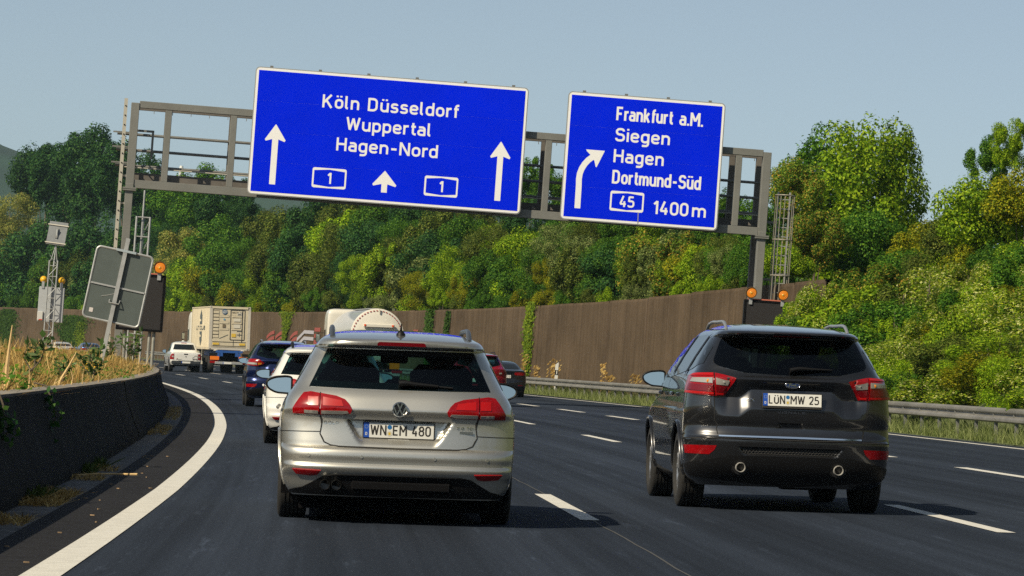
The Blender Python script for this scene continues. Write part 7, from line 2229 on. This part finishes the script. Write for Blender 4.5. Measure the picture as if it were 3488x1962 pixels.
# trailing twigs that hang over the barrier face
def hanging(d, s, label, n, drop, seed):
    t = empty('hanging_branch', frame(d, s, .85, level=True), label, 'branch')
    g = np.random.default_rng(seed); V = []
    pts = [(-.12, 0, .05), (.0, -.02, .03), (.05, -.03, -.08)] + [(.06 + .05 * math.sin(k), -.03 - .05 * k * drop / 4, -.08 - drop * (k + 1) / 6) for k in range(6)]
    mb = MB(); mb.tube(pts, [.008] * 4 + [.006] * (len(pts) - 4), 5); mb.build('stem', BARK, t)
    for k in range(n):
        P = np.array(pts[g.integers(2, len(pts))]) + g.normal(0, .045, 3); l = g.uniform(.02, .05)
        a = g.normal(size=3); a /= np.linalg.norm(a); b = np.cross(a, g.normal(size=3)); b /= np.linalg.norm(b)
        V.append((P - a * l, P + b * l * .6, P + a * l, P - b * l * .6))
    o = link('foliage', quads('foliage', np.array(V)), t); slotmat(o, LM['dark'])
hanging(-2.70, 29.8, 'leafy twig hanging over the barrier at the left edge', 90, .42, 1)
hanging(-2.70, 35.4, 'brown twig hanging down the dark barrier face', 60, .38, 2)

# weeds and clippings in the gutter
gp_ = []
g = np.random.default_rng(4)
for (s0, s1, n) in ((26, 27.2, 260), (29.5, 32.5, 1500), (36, 37, 200), (39, 40, 180), (58, 66, 500), (72, 90, 700)):
    d = g.uniform(-2.50, -2.16, n); s = g.uniform(s0, s1, n); a = s / RAD
    gp_.append(np.stack([(RAD + d) * np.cos(a) - RAD, (RAD + d) * np.sin(a), BANK * d - .01], 1))
tag(blades('gutter_clippings', np.concatenate(gp_), .05, .010, 1.3, 5, STRAW), 'dry clippings and weeds lying in the gutter by the barrier', 'clippings')
gp2 = []
for (s0, s1, n) in ((30.2, 31.6, 260), (38.0, 38.5, 160), (40.3, 40.8, 120)):
    d = g.uniform(-2.52, -2.34, n); s = g.uniform(s0, s1, n); a = s / RAD
    gp2.append(np.stack([(RAD + d) * np.cos(a) - RAD, (RAD + d) * np.sin(a), BANK * d - .01], 1))
tag(blades('gutter_weeds', np.concatenate(gp2), .09, .022, .7, 6, GRN), 'small green weeds rooted at the foot of the barrier', 'weeds')
mb = MB()
for k in range(20):
    r = random.Random(300 + k); P = pt(r.uniform(-2.1, -1.6), 20 + 26 * r.random(), .008); mb.box(P, (r.uniform(.01, .03), r.uniform(.015, .05), .008), Matrix.Rotation(r.random() * 3, 3, 'Z'))
tag(mb.build('road_debris', pm('wood_chips', (.32, .22, .13), .8, var=.4, vscale=20)), 'small wood chips scattered beside the white edge line', 'debris', kind='stuff')
mb = MB(); mb.tube([pt(-2.42, 36.6, .02), pt(-2.25, 36.9, .03), pt(-2.0, 37.1, .03), pt(-1.86, 37.0, .035)], [.008, .010, .009, .012], 6)
tag(mb.build('fallen_stalk', SPLIT), 'pale fallen stalk lying across the gutter', 'stalk')

# thin dry stalks in front of the noise wall
for k, (px, h) in enumerate(((1350, 1.7), (1383, 1.2), (1425, 1.5), (1432, 1.3), (1555, 1.4), (1575, .9), (1640, 1.0))):
    s = wall_s_at(px)
    t = empty('dry_weed_stalk', frame(16.3, s - .8, .05, level=True), f'thin dry weed stalk in front of the wall, {ORD[k]} right of the ivy column', 'plant', 'dry stalks in front of the wall')
    g = random.Random(k)
    mb = MB(); mb.tube([(0, 0, 0), (.04, 0, h * .5), (g.uniform(-.1, .15), 0, h)], [.018, .012, .005], 5); mb.build('stem', pm('dry_stalk', (.33, .20, .07), .8), t)
    V = []
    for q in range(60):
        z = h * g.uniform(.35, 1.0); P = np.array((g.gauss(.05, .10), g.gauss(0, .08), z)); l = g.uniform(.03, .07)
        V.append((P - np.array((l, 0, l)), P + np.array((l * .3, 0, -l * .4)), P + np.array((l, 0, l)), P + np.array((-l * .3, 0, l * .4))))
    o = link('seed_head', quads('seed_head', np.array(V)), t); slotmat(o, STRAW); o['kind'] = 'stuff'

# ------------------------------------------------------------------ distant hills, tower and haze
HILL = pm('far_wood', (.016, .048, .022), .95, var=.5, vscale=.02, bump=1.0, bscale=.03)
def hill(name, x0, x1, y, prof, depth, mat, seed):
    g = np.random.default_rng(seed)
    nx, ny = 130, 22
    ph = g.uniform(0, 6, 8)
    rows = []
    for j in range(ny):
        t = j / (ny - 1)
        row = []
        for i in range(nx):
            x = x0 + (x1 - x0) * i / (nx - 1)
            z = prof(x) * math.sin(min(1, t * 1.6) * math.pi / 2)
            z += (4 * math.sin(x * .021 + ph[0]) + 3 * math.sin(x * .047 + ph[1] + j) + 2.2 * math.sin(x * .11 + ph[2] + j * 2) + g.normal(0, 1.6)) * min(1, t * 3)
            row.append((x, y + depth * t, z - 4))
        rows.append(row)
    return tag(link(name, grid_mesh(name, rows, mat)), kind='structure')
hill('hills', -1000, 900, 2050, lambda x: 113 + 20 * math.exp(-((x + 300) / 90) ** 2) + 5 * math.sin(x * .012), 600, HILL, 2)
hill('hills', -500, 300, 1500, lambda x: 40 + 10 * math.exp(-((x + 210) / 90) ** 2) + 6 * math.sin(x * .01 + 2), 300, HILL, 5)
tw = empty('tower', Matrix.Translation((ray(455, 440, 900).x, ray(455, 440, 900).y, -3)), 'slim white tower far behind the trees, seen through the gantry', 'tower')
zt_ = ray(455, 417, 900).z + 3
mb = MB(); mb.lathe([(0, .55), (zt_ - 3, .38), (zt_ - 2.6, .5), (zt_ - .6, .5), (zt_, .38), (zt_, 0)], (0, 0, 0), 'z', 20); mb.build('shaft', pm('tower_white', (.7, .7, .68), .6), tw, 40)

# the summer air itself: one even, very thin volume round everything but the sky
hm = bpy.data.materials.new('summer_haze'); hm.use_nodes = True
hn = hm.node_tree.nodes; hn.clear()
ho = hn.new('ShaderNodeOutputMaterial'); hv = hn.new('ShaderNodeVolumePrincipled')
hv.inputs['Color'].default_value = (.62, .84, 1.0, 1); hv.inputs['Density'].default_value = .00010; hv.inputs['Anisotropy'].default_value = .2
hm.node_tree.links.new(hv.outputs[0], ho.inputs['Volume'])
mb = MB(); mb.box((0, 1450, 77), (2600, 3500, 164))
hz = mb.build('haze', hm); hz['kind'] = 'stuff'
